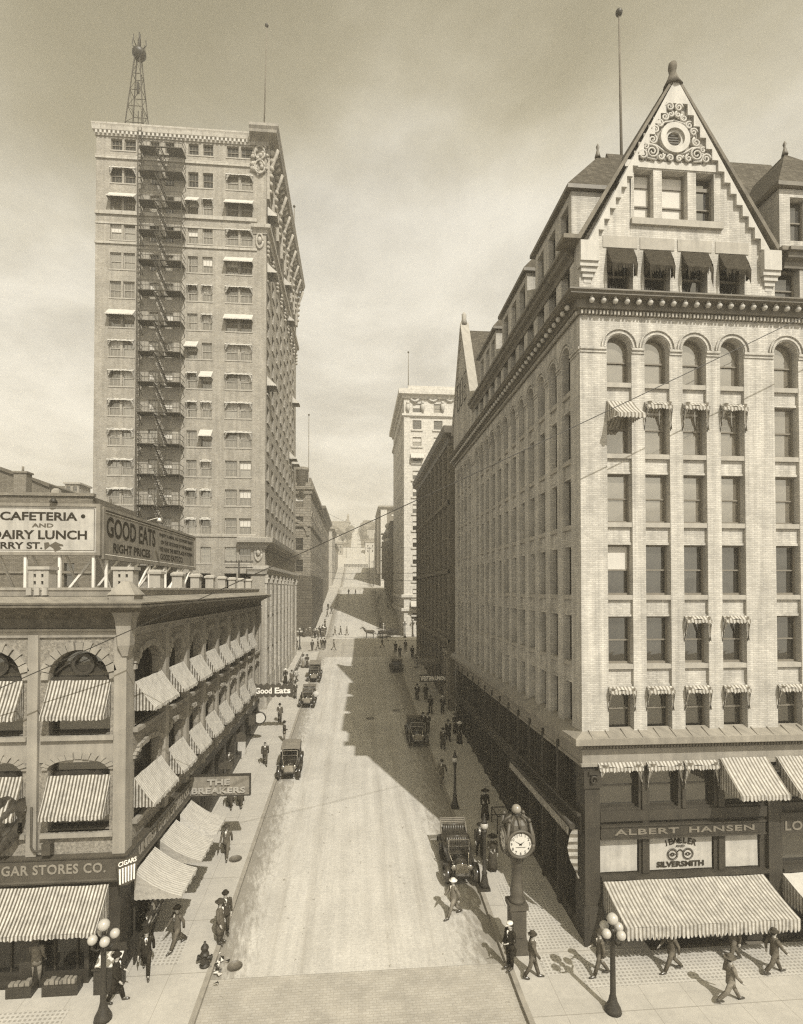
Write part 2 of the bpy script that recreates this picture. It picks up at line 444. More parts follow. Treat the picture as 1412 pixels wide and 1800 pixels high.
def folded_mb(w, h, proj=.22, ragged=0., seed=1):
    """a rolled-up awning: short scalloped strip at the head, drapes hanging at both jambs"""
    q = random.Random(seed); m = MB(); hw = w/2; n = max(5, int(w/.11))
    d0 = .13*h
    m.rings([[(-hw+w*i/n, -proj*t+.02*math.sin(i*2.1), -d0*t*(.55+.1*math.sin(i))) for i in range(n+1)] for t in (0, .5, 1)], closed=False, mi=0)
    for i in range(n):
        a, b = -hw+w*i/n, -hw+w*(i+1)/n; y = -proj
        z = -d0*.6; e = d0*(.5+.25*q.random()+ragged*q.random())
        m.poly([(a, y, z), (b, y, z), (b, y-.02, z-e*.7), ((a+b)/2, y-.03, z-e), (a, y-.02, z-e*.7)], 0)
    for sgn in (-1, 1):
        L = h*(.38+.14*q.random()+ragged*.25*q.random())
        rows = []
        for j in range(7):
            t = j/6; xo = sgn*(hw+.02*math.sin(j*2)); xi = sgn*(hw-w*.2*(1-t)*(1+.3*ragged*q.random()))
            rows.append([(xo, -.03-proj*(1-t)*.6, -.03-L*t), ((xo+xi)/2, -.1-proj*(1-t)*.8+.05*math.sin(j*1.9), -.03-L*t*(1+.05*q.random())), (xi, -.04-proj*(1-t), -.03-L*t*.92)])
        m.rings(rows, closed=False, mi=1, sm=False)
        m.bar((sgn*hw, 0, -h*.55), (sgn*hw*.98, -proj, -d0*.6), .02, 2)
    return m
def ragged_mb(w, h, proj, seed):
    q = random.Random(seed*5+1); m = MB(); hw = w/2; n = 10; dr = .44*h
    top = [[(-hw+w*i/n+.03*math.sin(j*2+i), -proj*j/4+.03*math.sin(i*1.7+j), -dr*j/4-.05*math.sin(math.pi*j/4)*(1+.4*math.sin(i))) for i in range(n+1)] for j in range(5)]
    m.rings(top, closed=False, mi=0)
    lean = q.choice((-1, 1))
    for i in range(n):
        a, b = top[4][i], top[4][i+1]; e = (i+.5)/n
        L = h*(.06+.10*q.random()+.24*max(0, (e if lean > 0 else 1-e)-.45)*q.uniform(.6,1.5)+(.16 if i in (0, n-1) else 0))
        m.poly([a, b, (b[0]-.02, b[1]+.03, b[2]-L*q.uniform(.5,.9)), ((a[0]+b[0])/2, a[1]-.03, a[2]-L), (a[0]+.02, a[1]+.04, a[2]-L*q.uniform(.4,.8))], 0)
    for sgn in (-1, 1):
        L = h*q.uniform(.3,.62)
        rows = [[(sgn*hw, 0, -L*t), (sgn*(hw+.02*math.sin(t*9)), -proj*.5*(1-t*.5), -dr*.5*(1-t)-L*1.05*t), (sgn*(hw-.05), -proj*(1-t*.3)+.05*math.sin(t*11), -dr*(1-t)-L*t*q.uniform(.9,1.1))] for t in [k/6 for k in range(7)]]
        m.rings(rows, closed=False, mi=1, sm=False)
    return m
_ac = {}
def put_awning(b, P, N, uc, ztop, d, kind, w, h, mats, seed=0, proj=None, drop=None, label=None, val=.22, sag=.04, lean=0.):
    key = (kind, round(w, 2), round(h, 2), tuple(mats), seed % 4, proj, drop, val, lean)
    if key not in _ac:
        if kind == 'open': mb = awning_mb(w, drop or h*.5, proj or h*.5, val, sag, lean=lean)
        elif kind == 'ragged': mb = ragged_mb(w, h, proj or .4, seed)
        else: mb = folded_mb(w, h, proj or .2, .8 if kind == 'ragged' else 0., seed % 4+1)
        _ac[key] = mb.mesh('awning', [M[x] for x in mats])
    o = bpy.data.objects.new('awning', _ac[key]); link(o, b.e)
    o.location = Vector(P(uc, ztop, d))-b.loc; o.rotation_euler = (0, 0, math.atan2(N[0], -N[1]))
    if label: o['label'] = label
    return o

# lettering -----------------------------------------------------------------
def text_mb(s, w=None, h=None, depth=.02, bold=.0, spacing=1.):
    cu = bpy.data.curves.new('t', 'FONT'); cu.body = s; cu.size = 1; cu.extrude = .02; cu.offset = bold; cu.resolution_u = 3; cu.space_character = spacing
    o = bpy.data.objects.new('t', cu); COL.objects.link(o)
    me = o.to_mesh()
    vs = [v.co.copy() for v in me.vertices]; fs = [tuple(p.vertices) for p in me.polygons]
    o.to_mesh_clear(); bpy.data.objects.remove(o); bpy.data.curves.remove(cu)
    x0, x1 = min(v.x for v in vs), max(v.x for v in vs); y0, y1 = min(v.y for v in vs), max(v.y for v in vs)
    sx = (w/(x1-x0)) if w else (h/(y1-y0)); sy = (h/(y1-y0)) if h else sx
    m = MB()
    m.v = [((v.x-(x0+x1)/2)*sx, -v.z/.02*depth/2-depth/2, (v.y-y0)*sy) for v in vs]
    m.f = fs; m.mi = [0]*len(fs); m.smooth = [False]*len(fs); return m
def place_mb(o, loc, N=(0,-1)):
    m = MB(); m.add(o, Matrix.Translation(loc) @ Matrix.Rotation(math.atan2(N[0], -N[1]), 4, 'Z')); return m
# ------------------------------------------------------------------ plan
Y0 = 22.2                                   # front of the gabled building
XR = onY(1022, 1050, Y0).x                  # its street side
YL = 21.5; XL = onY(217, 1250, YL).x        # low block corner
KL, KR = -5.5, 5.98                         # kerbs

# ------------------------------------------------------------------ ground, roads, pavements
def ysteps(y0, y1):
    ys = {y0, y1} | {y for y, z in GP if y0 < y < y1}
    y = y0
    while y < y1: ys.add(y); y += 6 if y < 300 else 40
    return sorted(ys)
def strip(mb, x0, x1, y0, y1, lift, skirt=0., mi=0):
    ys = ysteps(y0, y1)
    for a, b in zip(ys, ys[1:]):
        za, zb = G(a)+lift, G(b)+lift
        mb.poly([(x0,a,za),(x1,a,za),(x1,b,zb),(x0,b,zb)], mi)
        if skirt:
            mb.poly([(x0,a,za-skirt),(x0,a,za),(x0,b,zb),(x0,b,zb-skirt)], mi)
            mb.poly([(x1,a,za-skirt),(x1,b,zb-skirt),(x1,b,zb),(x1,a,za)], mi)
    if skirt:
        for y in (y0, y1):
            mb.poly([(x0,y,G(y)+lift-skirt),(x1,y,G(y)+lift-skirt),(x1,y,G(y)+lift),(x0,y,G(y)+lift)], mi)
def road_mat(name, v, gut, streak=.16):
    t = NT(name); o = t.obj(); x, y, z = t.sep(o)
    c = t.mix(0.0, tint(v), tint(v))
    s = t.ramp(t.noise(t.comb(t.val('MULTIPLY', x, 2.2), t.val('MULTIPLY', y, .09)), 1., 5, .65), .3, .72, 1.07, 1-streak)
    c = t.mix(1., c, t.comb(s, s, s), 'MULTIPLY')
    c = t.grade(c, .1, o, .35)
    f = t.ramp(t.noise(o, 9., 6, .7), .35, .7, .86, 1.1)
    c = t.mix(1., c, t.comb(f, f, f), 'MULTIPLY')
    bt = t.n('ShaderNodeTexBrick'); t.l(o, bt.inputs['Vector']); bt.inputs['Scale'].default_value = 1
    bt.inputs['Brick Width'].default_value = .3; bt.inputs['Row Height'].default_value = .14; bt.inputs['Mortar Size'].default_value = .016
    bt.inputs['Color1'].default_value = (1.03,1.03,1.03,1); bt.inputs['Color2'].default_value = (.96,.96,.96,1); bt.inputs['Mortar'].default_value = (.94,.935,.93,1)
    c = t.mix(1., c, bt.outputs['Color'], 'MULTIPLY')
    for k in (-3.4, -2.0, 1.6, 3.1):
        d = t.ramp(t.val('ABSOLUTE', t.val('SUBTRACT', t.val('ADD', x, t.val('MULTIPLY', t.noise(t.comb(0.0, t.val('MULTIPLY', y, .04)), 1., 2), 1.2)), k+.6)), .05, .45, 1., 0.)
        d = t.val('MULTIPLY', d, t.ramp(t.noise(t.comb(t.val('MULTIPLY', x, 4.), t.val('MULTIPLY', y, .25)), 1., 4), .35, .65))
        c = t.mix(t.val('MULTIPLY', d, .36), c, tint(v*.45))
    pa = t.ramp(t.noise(t.comb(t.val('MULTIPLY', x, .35), t.val('MULTIPLY', y, .12)), 1., 4, .6), .5, .62)
    c = t.mix(t.val('MULTIPLY', pa, .16), c, tint(v*.6))
    # droppings and oil spots
    sp = t.ramp(t.noise(t.comb(t.val('MULTIPLY', x, 1.6), y), 1.5, 5, .75), .625, .675)
    c = t.mix(t.val('MULTIPLY', sp, .7), c, tint(v*.3))
    if gut:
        for k, wd in ((KL, 1.25), (KR, 1.7)):
            d = t.val('ABSOLUTE', t.val('SUBTRACT', x, k))
            n = t.noise(t.comb(t.val('MULTIPLY', x, 2.6), t.val('MULTIPLY', t.val('ADD', y, t.val('MULTIPLY', x, 1.2)), .9)), 1.5, 6, .75)
            e = t.ramp(t.val('SUBTRACT', t.val('ADD', t.val('MULTIPLY', n, 3.4), -.75), t.val('DIVIDE', d, wd)), -.15, .7)
            c = t.mix(t.val('MULTIPLY', e, .75), c, tint(v*.33))
    t.bump(t.noise(o, 11, 6, .7), .3, .02)
    return t.fin(c, .92, .15)
def brick_road(name, v):
    t = NT(name); o = t.obj(); x, y, z = t.sep(o)
    b = t.n('ShaderNodeTexBrick'); t.l(o, b.inputs['Vector']); b.inputs['Scale'].default_value = 1
    b.inputs['Brick Width'].default_value = .26; b.inputs['Row Height'].default_value = .12; b.inputs['Mortar Size'].default_value = .012
    b.inputs['Color1'].default_value = tint(v*1.05); b.inputs['Color2'].default_value = tint(v*.93); b.inputs['Mortar'].default_value = tint(v*.82)
    c = t.grade(b.outputs['Color'], .16, o, .8)
    sp = t.ramp(t.noise(t.comb(x, t.val('MULTIPLY', y, 3.2)), 2.4, 5, .75), .63, .67)
    c = t.mix(t.val('MULTIPLY', sp, .6), c, tint(v*.35))
    t.bump(t.noise(o, 12, 5), .35, .02)
    return t.fin(c, .9, .15)
def walk_mat(name, v):
    t = NT(name); o = t.obj(); x, y, z = t.sep(o)
    c = t.grade(tint(v), .1, o, .6); c = t.grade(c, .07, o, 5.)
    for co, per, off in ((y, 3.05, .35), (x, 1.6, .9)):
        q = t.val('FRACT', t.val('ADD', t.val('DIVIDE', co, per), 100+off))
        e = t.val('LESS_THAN', t.val('ABSOLUTE', t.val('SUBTRACT', q, .5)), .007)
        c = t.mix(t.val('MULTIPLY', e, .45), c, tint(v*.35))
    sp = t.ramp(t.noise(o, 2.1, 5, .8), .66, .72)
    c = t.mix(t.val('MULTIPLY', sp, .35), c, tint(v*.4))
    t.bump(t.noise(o, 20, 4), .15, .01)
    return t.fin(c, .9, .2)
def vault_mat():
    t = NT('pavement lights'); o = t.obj(); x, y, z = t.sep(o)
    c = t.grade(tint(.40), .12, o, 1.1)
    fx = t.val('ABSOLUTE', t.val('SUBTRACT', t.val('FRACT', t.val('ADD', t.val('DIVIDE', x, .165), 100)), .5))
    fy = t.val('ABSOLUTE', t.val('SUBTRACT', t.val('FRACT', t.val('ADD', t.val('DIVIDE', y, .165), 100)), .5))
    d = t.val('MULTIPLY', t.val('LESS_THAN', fx, .28), t.val('LESS_THAN', fy, .28))
    c = t.mix(t.val('MULTIPLY', d, .48), c, tint(.10))
    return t.fin(c, .6, .35)
def earth_mat():
    t = NT('earth and yards'); o = t.obj()
    return t.fin(t.grade(t.grade(tint(.14), .35, o, .05), .2, o, .6), .95, .1)

m = MB()
for xa, xb in ((-420,-60),(-60,0),(0,60),(60,420)): strip(m, xa, xb, -80, 1200, -.25)
struct('ground', m, earth_mat())
RM = road_mat('pale worn street paving', .46, True)
m = MB(); strip(m, KL, KR, 21.6, 82.5, 0); strip(m, KL, KR, 105, 180, 0); strip(m, KL, KR, 204, 275, 0)
struct('roadway', m, RM)
m = MB(); strip(m, KL-2.5, KR+3, 300, 371, 0); strip(m, -3.2, 4.0, 371, 600, 0)
struct('hill_road', m, road_mat('pale hill road', .42, False))
m = MB(); strip(m, -70, 70, -30, 16, -.004); strip(m, KL, KR, 16, 21.6, -.004)
struct('first_avenue', m, brick_road('worn brick paving', .33))
m = MB(); strip(m, -120, 120, 87, 101, .0); strip(m, KL, KR, 82.5, 87, .004); strip(m, KL, KR, 101, 105, .004)
struct('second_avenue', m, road_mat('avenue paving', .33, False, .1))
m = MB(); strip(m, -120, 120, 184, 200, .0); strip(m, KL, KR, 180, 184, .004); strip(m, KL, KR, 200, 204, .004)
struct('third_avenue', m, road_mat('upper avenue paving', .38, False, .1))
m = MB(); strip(m, -120, 120, 279, 296, .0); strip(m, KL, KR, 275, 279, .004); strip(m, KL, KR, 296, 300, .004)
struct('fourth_avenue', m, road_mat('top avenue paving', .38, False, .1))
SW = walk_mat('worn cement pavement', .37); SE = 2.6
m = MB()
for x0, x1 in ((XL-SE, KL), (KR, XR+SE)):
    for ya, yb in ((21.5, 87), (101, 184), (200, 279), (296, 371)): strip(m, x0, x1, ya, yb, .15, .4)
strip(m, -70, KL, 16, 21.5, .15, .4); strip(m, KR, 70, 16, 21.5, .15, .4)
for ya, yb in ((82.5, 87), (101, 106), (180, 184), (200, 205)):
    strip(m, -70, XL-SE, ya, yb, .15, .4); strip(m, XR+SE, 70, ya, yb, .15, .4)
struct('pavement', m, SW)
m = MB()
for x0, x1, ya, yb in ((KR+.9, XR-.15, 22.0, 26.5), (8.6, 24, 19.9, 21.6), (KR+1.3, 8.3, 20.6, 21.7)): strip(m, x0, x1, ya, yb, .158)
struct('pavement_lights', m, vault_mat())
m = MB()
strip(m, -8.2, -6.9, 22.3, 24.0, .158); strip(m, -14, -10, 19.6, 20.4, .158)
struct('pavement_grating', m, vault_mat())
m = MB()   # stone kerb edging, a hair proud of the walk
for x0, x1 in ((KL-.18, KL+.012), (KR-.012, KR+.18)):
    for ya, yb in ((16, 87), (101, 184), (200, 279)): strip(m, x0, x1, ya, yb, .156, .3)
struct('kerb', m, plain('granite kerb', .25, .2, 3.))

# ------------------------------------------------------------------ gabled brick office building (right)
def fx(px, py=1000): return onY(px, py, Y0).x
def fz(py, px=1090): return onY(px, py, Y0).z
XE = fx(1560); YE = 51.3
b = Building('office_building', 'pale brick office building with a steep ornamented gable, on the right corner', 'building', (XR, Y0, 0))
NF, NS = (0,-1), (-1,0)
cols = [(1069,1113),(1136,1180),(1203,1245),(1270,1312),(1365,1408),(1432,1475),(1499,1541)]
zF, zA = fz(1288), fz(588)
zc = fz(556)                                # underside of main cornice
zg0, zE = fz(522), 29.8                     # upper storey, eaves
ztops = [fz(q) for q in (588, 706, 832, 957, 1084, 1208)]
zbots = [fz(q) for q in (672, 797, 918, 1046, 1168, 1288)]
slotsF = [(fx(a), fx(c)) for a, c in cols]
sideY = [23.74+1.64*k for k in range(12)] + [44.6+1.6*k for k in range(4)]
slotsS = [(-y-.5, -y+.5) for y in sideY]
w = MB()
holes = [(a, c, zF, zA, (c-a)/2) for a, c in slotsF]
gcols = [(1068,1113),(1133,1178),(1199,1244),(1265,1309),(1362,1406),(1430,1472),(1498,1540)]
gz0, gz1 = fz(521), fz(436)
gh = [(fx(a,480), fx(c,480), gz0+.02, gz1) for a, c in gcols]
gw = [(1115,1149),(1164,1209),(1224,1258)]
gwz0, gwz1 = fz(389,1185), fz(301,1185)
PF = facade(w, (0, Y0), NF, XR, XE, 9.0, zE, holes+gh, .5)
holesS = [(a, c, zF, zA, (c-a)/2) for a, c in slotsS]
ghS = [(a, c, gz0+.02, gz1) for a, c in slotsS]
PS = facade(w, (XR, 0), NS, -YE, -Y0, 9.0, zE, holesS+ghS, .5)
# end and back walls
w.poly([(XR, YE, 0), (XE, YE, 0), (XE, YE, zE), (XR, YE, zE)]); w.poly([(XE, Y0, 0), (XE, YE, 0), (XE, YE, zE), (XE, Y0, zE)])
# gable above the eaves
gL, gR = fx(1034, 405), fx(1348, 415); gC = fx(1185, 140); gA = onY(1185, 141, Y0).z
def gx(z, s): return gC + ((gL if s < 0 else gR)-gC)*(gA-z)/(gA-zE)
gm = MB()
facade(gm, (0, Y0), NF, fx(1112), fx(1262), zE, gwz1+.35, [(fx(a,345), fx(c,345), gwz0, gwz1) for a, c in gw], .45)
zt = gwz1+.35
gm.poly([PF(gL, zE), PF(fx(1112), zE), PF(fx(1112), zt), PF(gx(zt,-1), zt)])
gm.poly([PF(fx(1262), zE), PF(gR, zE), PF(gx(zt,1), zt), PF(fx(1262), zt)])
gm.poly([PF(gx(zt,-1), zt), PF(fx(1112), zt), PF(fx(1262), zt), PF(gx(zt,1), zt), PF(gC, gA)])
gm.poly([PF(gL, zE, .5), PF(gC, gA, .5), PF(gR, zE, .5)])
w.add(gm)
# spandrels and sills
sp = MB(); si = MB()
for slots, P in ((slotsF, PF), (slotsS, PS)):
    for a, c in slots:
        for i in range(5):
            lo, hi = ztops[i+1], zbots[i]
            blk(P, sp, a, c, lo, hi-.2, .14, .48)
            blk(P, si, a, c, hi-.2, hi, .02, .48)
            blk(P, sp, a, c, lo, lo+.1, .10, .14)
w.add(sp)
# windows
for k, (slots, P, N) in enumerate(((slotsF, PF, NF), (slotsS, PS, NS))):
    for ci, (a, c) in enumerate(slots):
        for i in range(6):
            w_, h_ = c-a, ztops[i]-zbots[i]
            if k == 0: pn = {0:2, 1:2, 2:2, 3:0, 4:0, 5:0}[i]; gl = 'glass' if i != 3 or ci not in (0, 2) else 'glass'
            else: pn = 0; gl = 'glass_side'
            if k == 0 and i == 3 and ci in (0,): pn = 1
            b.win(P, N, (a+c)/2, zbots[i], w_, h_, .36, w_/2 if i == 0 else 0., 'sash', pn, 'sash' if k == 0 else 'sash_dark', gl)
for ci, (a, c) in enumerate([q[:2] for q in gh]): b.win(PF, NF, (a+c)/2, gz0+.02, c-a, gz1-gz0-.02, .36, 0., 'sash' if ci < 4 else 'tri', 0)
for a, c in [q[:2] for q in ghS]: b.win(PS, NS, (a+c)/2, gz0+.02, c-a, gz1-gz0-.02, .36, 0., 'sash', 0, 'sash_dark', 'glass_side')
for i, (a, c) in enumerate(gw):
    b.win(PF, NF, (fx(a,345)+fx(c,345))/2, gwz0, fx(c,345)-fx(a,345), gwz1-gwz0, .34, 0., 'tri', (3, 3, 0)[i], 'sash')
# sill of the gable triplet, upper lintels
blk(PF, si, fx(1109,395), fx(1269,395), gwz0-.28, gwz0, -.14, .0)
for a, c in [q[:2] for q in gh[:4]]: blk(PF, si, a-.19, c+.19, gz1, gz1+.5, -.03, .0)
# string course at arch springing + archivolts
tr = MB(); zs = zA-(slotsF[0][1]-slotsF[0][0])/2
for slots, P, ends in ((slotsF, PF, (XR, XE)), (slotsS, PS, (-YE, -Y0))):
    ed = [ends[0]] + [v for s_ in sorted(slots) for v in s_] + [ends[1]]
    for i in range(0, len(ed), 2):
        if ed[i+1] > ed[i]: blk(P, tr, ed[i]+.01, ed[i+1]-.01, zs-.12, zs-.02, -.06, 0); blk(P, tr, ed[i]+.01, ed[i+1]-.01, zs-.26, zs-.2, -.04, 0)
    for a, c in slots:
        cc, r = (a+c)/2, (c-a)/2
        for r0, r1, pr in ((r+.04, r+.12, .05), (r+.2, r+.25, .08)):
            n = 12
            for k in range(n):
                q, e = math.pi*k/n, math.pi*(k+1)/n
                tr.prism([(cc-r0*math.cos(q), zs+r0*math.sin(q)), (cc-r1*math.cos(q), zs+r1*math.sin(q)), (cc-r1*math.cos(e), zs+r1*math.sin(e)), (cc-r0*math.cos(e), zs+r0*math.sin(e))], lambda u, v, d: P(u, v, -d), 0, pr)
w.add(tr); w.add(si, None, {0:1}); b.part('wall', w, ('brick_light','stone'))
# main cornice with ball bosses and dentils
path = [(XR, YE), (XR, Y0), (XE, Y0)]
zt = fz(521, 1025)
cm = MB(); cornice(cm, path, [(-.02, zc), (.08, zc), (.1, zc+.18), (.22, zc+.2), (.24, zc+.55), (.62, zc+.6), (.62, zt-.1), (.7, zt-.06), (.7, zt), (-.02, zt+.04)])
b.part('cornice', cm, 'dark_cornice')
bo = MB(); de = MB()
u = XR+.35
while u < XE: 
    p = PF(u, zc+.42, -.42); bo.ball(p, .12, 8); bo.lathe([(.07, 0), (.05, .12)], 6, (p[0], p[1], p[2]+.1)); u += .51
u = -Y0-.3
while u > -YE: p = PS(u, zc+.42, -.42); bo.ball(p, .12, 8); u -= .51
u = XR
while u < XE: blk(PF, de, u, u+.08, zc-.02, zc+.14, -.18, -.09); u += .16
u = -Y0
while u > -YE: blk(PS, de, u-.08, u, zc-.02, zc+.14, -.18, -.09); u -= .16
b.part('boss', bo, 'stone_pale').__setitem__('kind', 'stuff'); b.part('dentil', de, 'stone').__setitem__('kind', 'stuff')
# eaves
em = MB(); cornice(em, [(XR, 43.2), (XR, Y0+.52)], [(-.02, zE-.55), (.06, zE-.55), (.1, zE-.3), (.3, zE-.2), (.34, zE), (.46, zE+.04), (.46, zE+.2), (-.02, zE+.25)])
cornice(em, [(gR+.75, Y0), (XE, Y0)], [(-.02, zE-.75), (.06, zE-.75), (.1, zE-.5), (.3, zE-.4), (.34, zE-.2), (.46, zE-.16), (.46, zE), (-.02, zE+.05)])
b.part('eaves', em, 'dark_cornice')
# gable coping, kneelers, stepped quoins, finial
co = MB(); th = .42
for s_ in (-1, 1):
    xe = gL-.45 if s_ < 0 else gR+.45; ze = zE-.1
    sl = (gA-ze)/abs(gC-xe)
    for t0, t1, d0, d1, up in ((0, 1, -.15, .6, .0),):
        a = [PF(xe, ze, d0), PF(gC, gA+.02, d0), PF(gC, gA+.22, d0), PF(xe-s_*-.12, ze+.12, d0)]
        c = [PF(xe, ze, d1), PF(gC, gA+.02, d1), PF(gC, gA+.22, d1), PF(xe-s_*-.12, ze+.12, d1)]
        for i in range(4): co.poly([a[i], a[(i+1) % 4], c[(i+1) % 4], c[i]])
        co.poly(a); co.poly(c[::-1])
    blk(PF, co, min(xe, xe+s_*.75), max(xe, xe+s_*.75), zE-.12, zE+.06, -.34, .6)
b.part('coping', co, 'coping')
qu = MB(); n = 15; zq = zE-.05
for s_ in (-1, 1):
    for k in range(n):
        z0 = zq + (gA-.2-zq)*k/n; z1 = zq + (gA-.2-zq)*(k+1)/n
        if k >= 13: continue
        xo0, xo1 = gx(z0, s_), gx(z1, s_)
        inner = gx(z0, s_)-s_*.42
        pts = [(xo0, z0), (xo1, z1), (inner, z1), (inner, z0)]
        if s_ > 0: pts = pts[::-1]
        qu.prism(pts, lambda u, v, d: PF(u, v, -d), 0, .16)
    # kneeler block with moulded bracket
    x0 = (gL-.45 if s_ < 0 else gR-.35); 
    blk(PF, qu, x0, x0+.8, zE-1.0, zE-.14, -.3, .2)
    for k in range(4): blk(PF, qu, x0+.08*k, x0+.8-.08*k, zE-1.0-.2*(k+1), zE-1.0-.2*k, -.3+.07*(k+1), .1)
zt0 = zq + (gA-.2-zq)*13/n
qu.prism([(gx(zt0,-1), zt0), (gx(zt0,1), zt0), (gC, gA-.02)], lambda u, v, d: PF(u, v, -d), 0, .16)
# plain terracotta course under the ornament
blk(PF, qu, fx(1103), fx(1266), gwz1+.05, fz(287,1185), -.05, 0)
b.part('quoins', qu, 'stone_pale')
fi = MB(); fi.lathe([(.42, -.55), (.24, -.2), (.14, .1), (.16, .2), (.19, .35), (.17, .52), (.06, .62)], 8, (gC, Y0+.1, gA+.3))
b.part('finial', fi, 'side_terracotta')
# carved ornament round the oculus
oc = onY(1183, 248, Y0); orn = MB()
def ring(mb, c, r0, r1, d0, d1, n=28):
    for k in range(n):
        q, e = 2*math.pi*k/n, 2*math.pi*(k+1)/n
        mb.prism([(c[0]+r0*math.cos(q), c[1]+r0*math.sin(q)), (c[0]+r1*math.cos(q), c[1]+r1*math.sin(q)), (c[0]+r1*math.cos(e), c[1]+r1*math.sin(e)), (c[0]+r0*math.cos(e), c[1]+r0*math.sin(e))][::-1], lambda u, v, d: PF(u, v, -d), d0, d1)
def spiral(mb, c, r, s_, turns=1.6, a0=0., rad=.055, d=.12):
    pts = []
    for k in range(22):
        t = k/21; rr = r*(1-t*.85); a = a0+s_*t*turns*2*math.pi
        pts.append(PF(c[0]+rr*math.cos(a), c[1]+rr*math.sin(a), -d))
    mb.tube(pts, [rad*(1-.4*k/21) for k in range(22)], 6)
bk = MB()
xx, zz = oc.x, oc.z
base = fz(286, 1185); steps = [(1.75, 0.0, .4), (1.55, .4, .4), (1.32, .8, .4), (1.1, 1.2, .38), (.88, 1.58, .36), (.62, 1.94, .3), (.42, 2.24, .34)]
for hw_, z0, hh in steps: bk.prism([(xx-hw_, base+z0), (xx+hw_, base+z0), (xx+hw_, base+z0+hh), (xx-hw_, base+z0+hh)], lambda u, v, d: PF(u, v, -d), -.001, .012)
b.part('ornament_ground', bk, 'terracotta_dark')
ring(orn, (xx, zz), .42, .66, 0, .22); ring(orn, (xx, zz), .3, .42, 0, .12)
for sx in (-1, 1):
    for cx_, cz_, r, t, a0 in ((1.42, -.78, .22, 1.7, 0), (1.0, -.62, .3, 1.9, 1), (.98, -.1, .2, 1.6, 2), (.86, .34, .18, 1.6, 0), (.66, .62, .17, 1.5, 1), (.42, .92, .16, 1.5, 2), (.2, 1.38, .19, 1.7, 0), (.2, -.86, .15, 1.5, 0), (.62, -.82, .15, 1.3, 2), (1.28, -.42, .13, 1.3, 1), (.16, 1.06, .13, 1.3, 2)):
        spiral(orn, (xx+sx*cx_, zz+cz_), r, sx, t, a0 if sx > 0 else math.pi-a0)
    pts = [PF(xx+sx*q[0], zz+q[1], -.1) for q in ((.1,-.72),(.5,-.55),(.8,-.35),(1.1,-.3),(1.3,-.6),(1.2,-.9),(.85,-.95))]
    orn.tube(pts, .05, 5)
    pts = [PF(xx+sx*q[0], zz+q[1], -.1) for q in ((.05,.78),(.4,.72),(.75,.5),(.9,.1))]
    orn.tube(pts, .045, 5)
    for k in range(9): 
        a = R(-60+k*25)
        orn.ball(PF(xx+sx*.82*math.cos(a), zz+.82*math.sin(a), -.05), .075, 6)
    for k in range(14):
        q = rnd.random(); orn.ball(PF(xx+sx*(.3+1.1*q), zz-.95+(1-q)*rnd.random()*.9, -.04), .06, 6)
b.part('carved_ornament', orn, 'stone_pale')
lv = MB(); ring(lv, (xx, zz), 0.0, .32, -.001, .004)
for k in range(5): lv.prism([(xx-.24, zz-.25+.11*k), (xx+.24, zz-.25+.11*k), (xx+.24, zz-.21+.11*k), (xx-.24, zz-.21+.11*k)], lambda u, v, d: PF(u, v, -d), 0, .05)
b.part('louvre', lv, 'iron_base')
# roofs
rf = MB(); rz1 = 37.5
def gable_roof_y(mb, x0, xr, x1, ya, yb, ze, zr):
    mb.prism([(x0, ze), (x1, ze), (xr, zr)], lambda u, v, d: (u, d, v), ya, yb)
def gable_roof_x(mb, y0, yr, y1, xa, xb, ze, zr):
    mb.prism([(y0, ze), (y1, ze), (yr, zr)], lambda u, v, d: (d, u, v), xa, xb)
gable_roof_y(rf, XR+.05, XR+6.4, XR+12.8, Y0+4.0, 47.3, zE+.1, 37.2)
gable_roof_x(rf, Y0+.45, Y0+6.4, Y0+12.4, gC, XE-.01, zE+.06, 39.0)
gable_roof_y(rf, gL-.3, gC, gR+.3, Y0+.55, Y0+6.4, zE+.03, gA+.3)
gable_roof_x(rf, 43.25, 47.25, YE-.02, XR+.4, XR+9, zE+.02, 37.9)
rf.box(XR+.5, XE-.2, Y0+.6, YE-.2, zE-.3, zE-.05)
b.part('roof', rf, 'slate')
fg = MB()   # gable on the side street
fg.prism([(-YE, zg0+.1), (-43.2, zg0+.1), (-43.2, zE+.3), (-47.25, 38.0), (-YE, zE+.3)], lambda u, v, d: PS(u, v, d), -.12, .38)
b.part('side_gable', fg, 'brick_light')
fc = MB()
for s_ in (-1, 1):
    ya = -47.25+s_*4.35; 
    a = [PS(ya, zE-.1, -.25), PS(-47.25, 38.1, -.25), PS(-47.25, 38.6, -.25), PS(ya+s_*.25, zE+.05, -.25)]
    c = [PS(ya, zE-.1, .5), PS(-47.25, 38.1, .5), PS(-47.25, 38.6, .5), PS(ya+s_*.25, zE+.05, .5)]
    for i in range(4): fc.poly([a[i], a[(i+1) % 4], c[(i+1) % 4], c[i]])
    fc.poly(a); fc.poly(c[::-1])
    for k in range(8):
        z = 32.2+.7*k; y_ = -47.25+s_*(4.2*(38.2-z)/8.2-.3)
        blk(PS, fc, y_-.25, y_+.25, z, z+.35, -.2, -.11)
fc.lathe([(.3, 0), (.2, .5), (.22, .9), (.05, 1.1)], 6, PS(-47.25, 38.4, .1))
b.part('side_gable_coping', fc, 'stone')
fw = [( -47.25+q-.45, -47.25+q+.45, 31.2, 33.6) for q in (-1.5, 0, 1.5)]
for a, c, z0, z1 in fw: b.win(PS, NS, (a+c)/2, z0, .9, z1-z0, -.13, 0., 'sash', 0, 'sash_dark', 'glass_side')
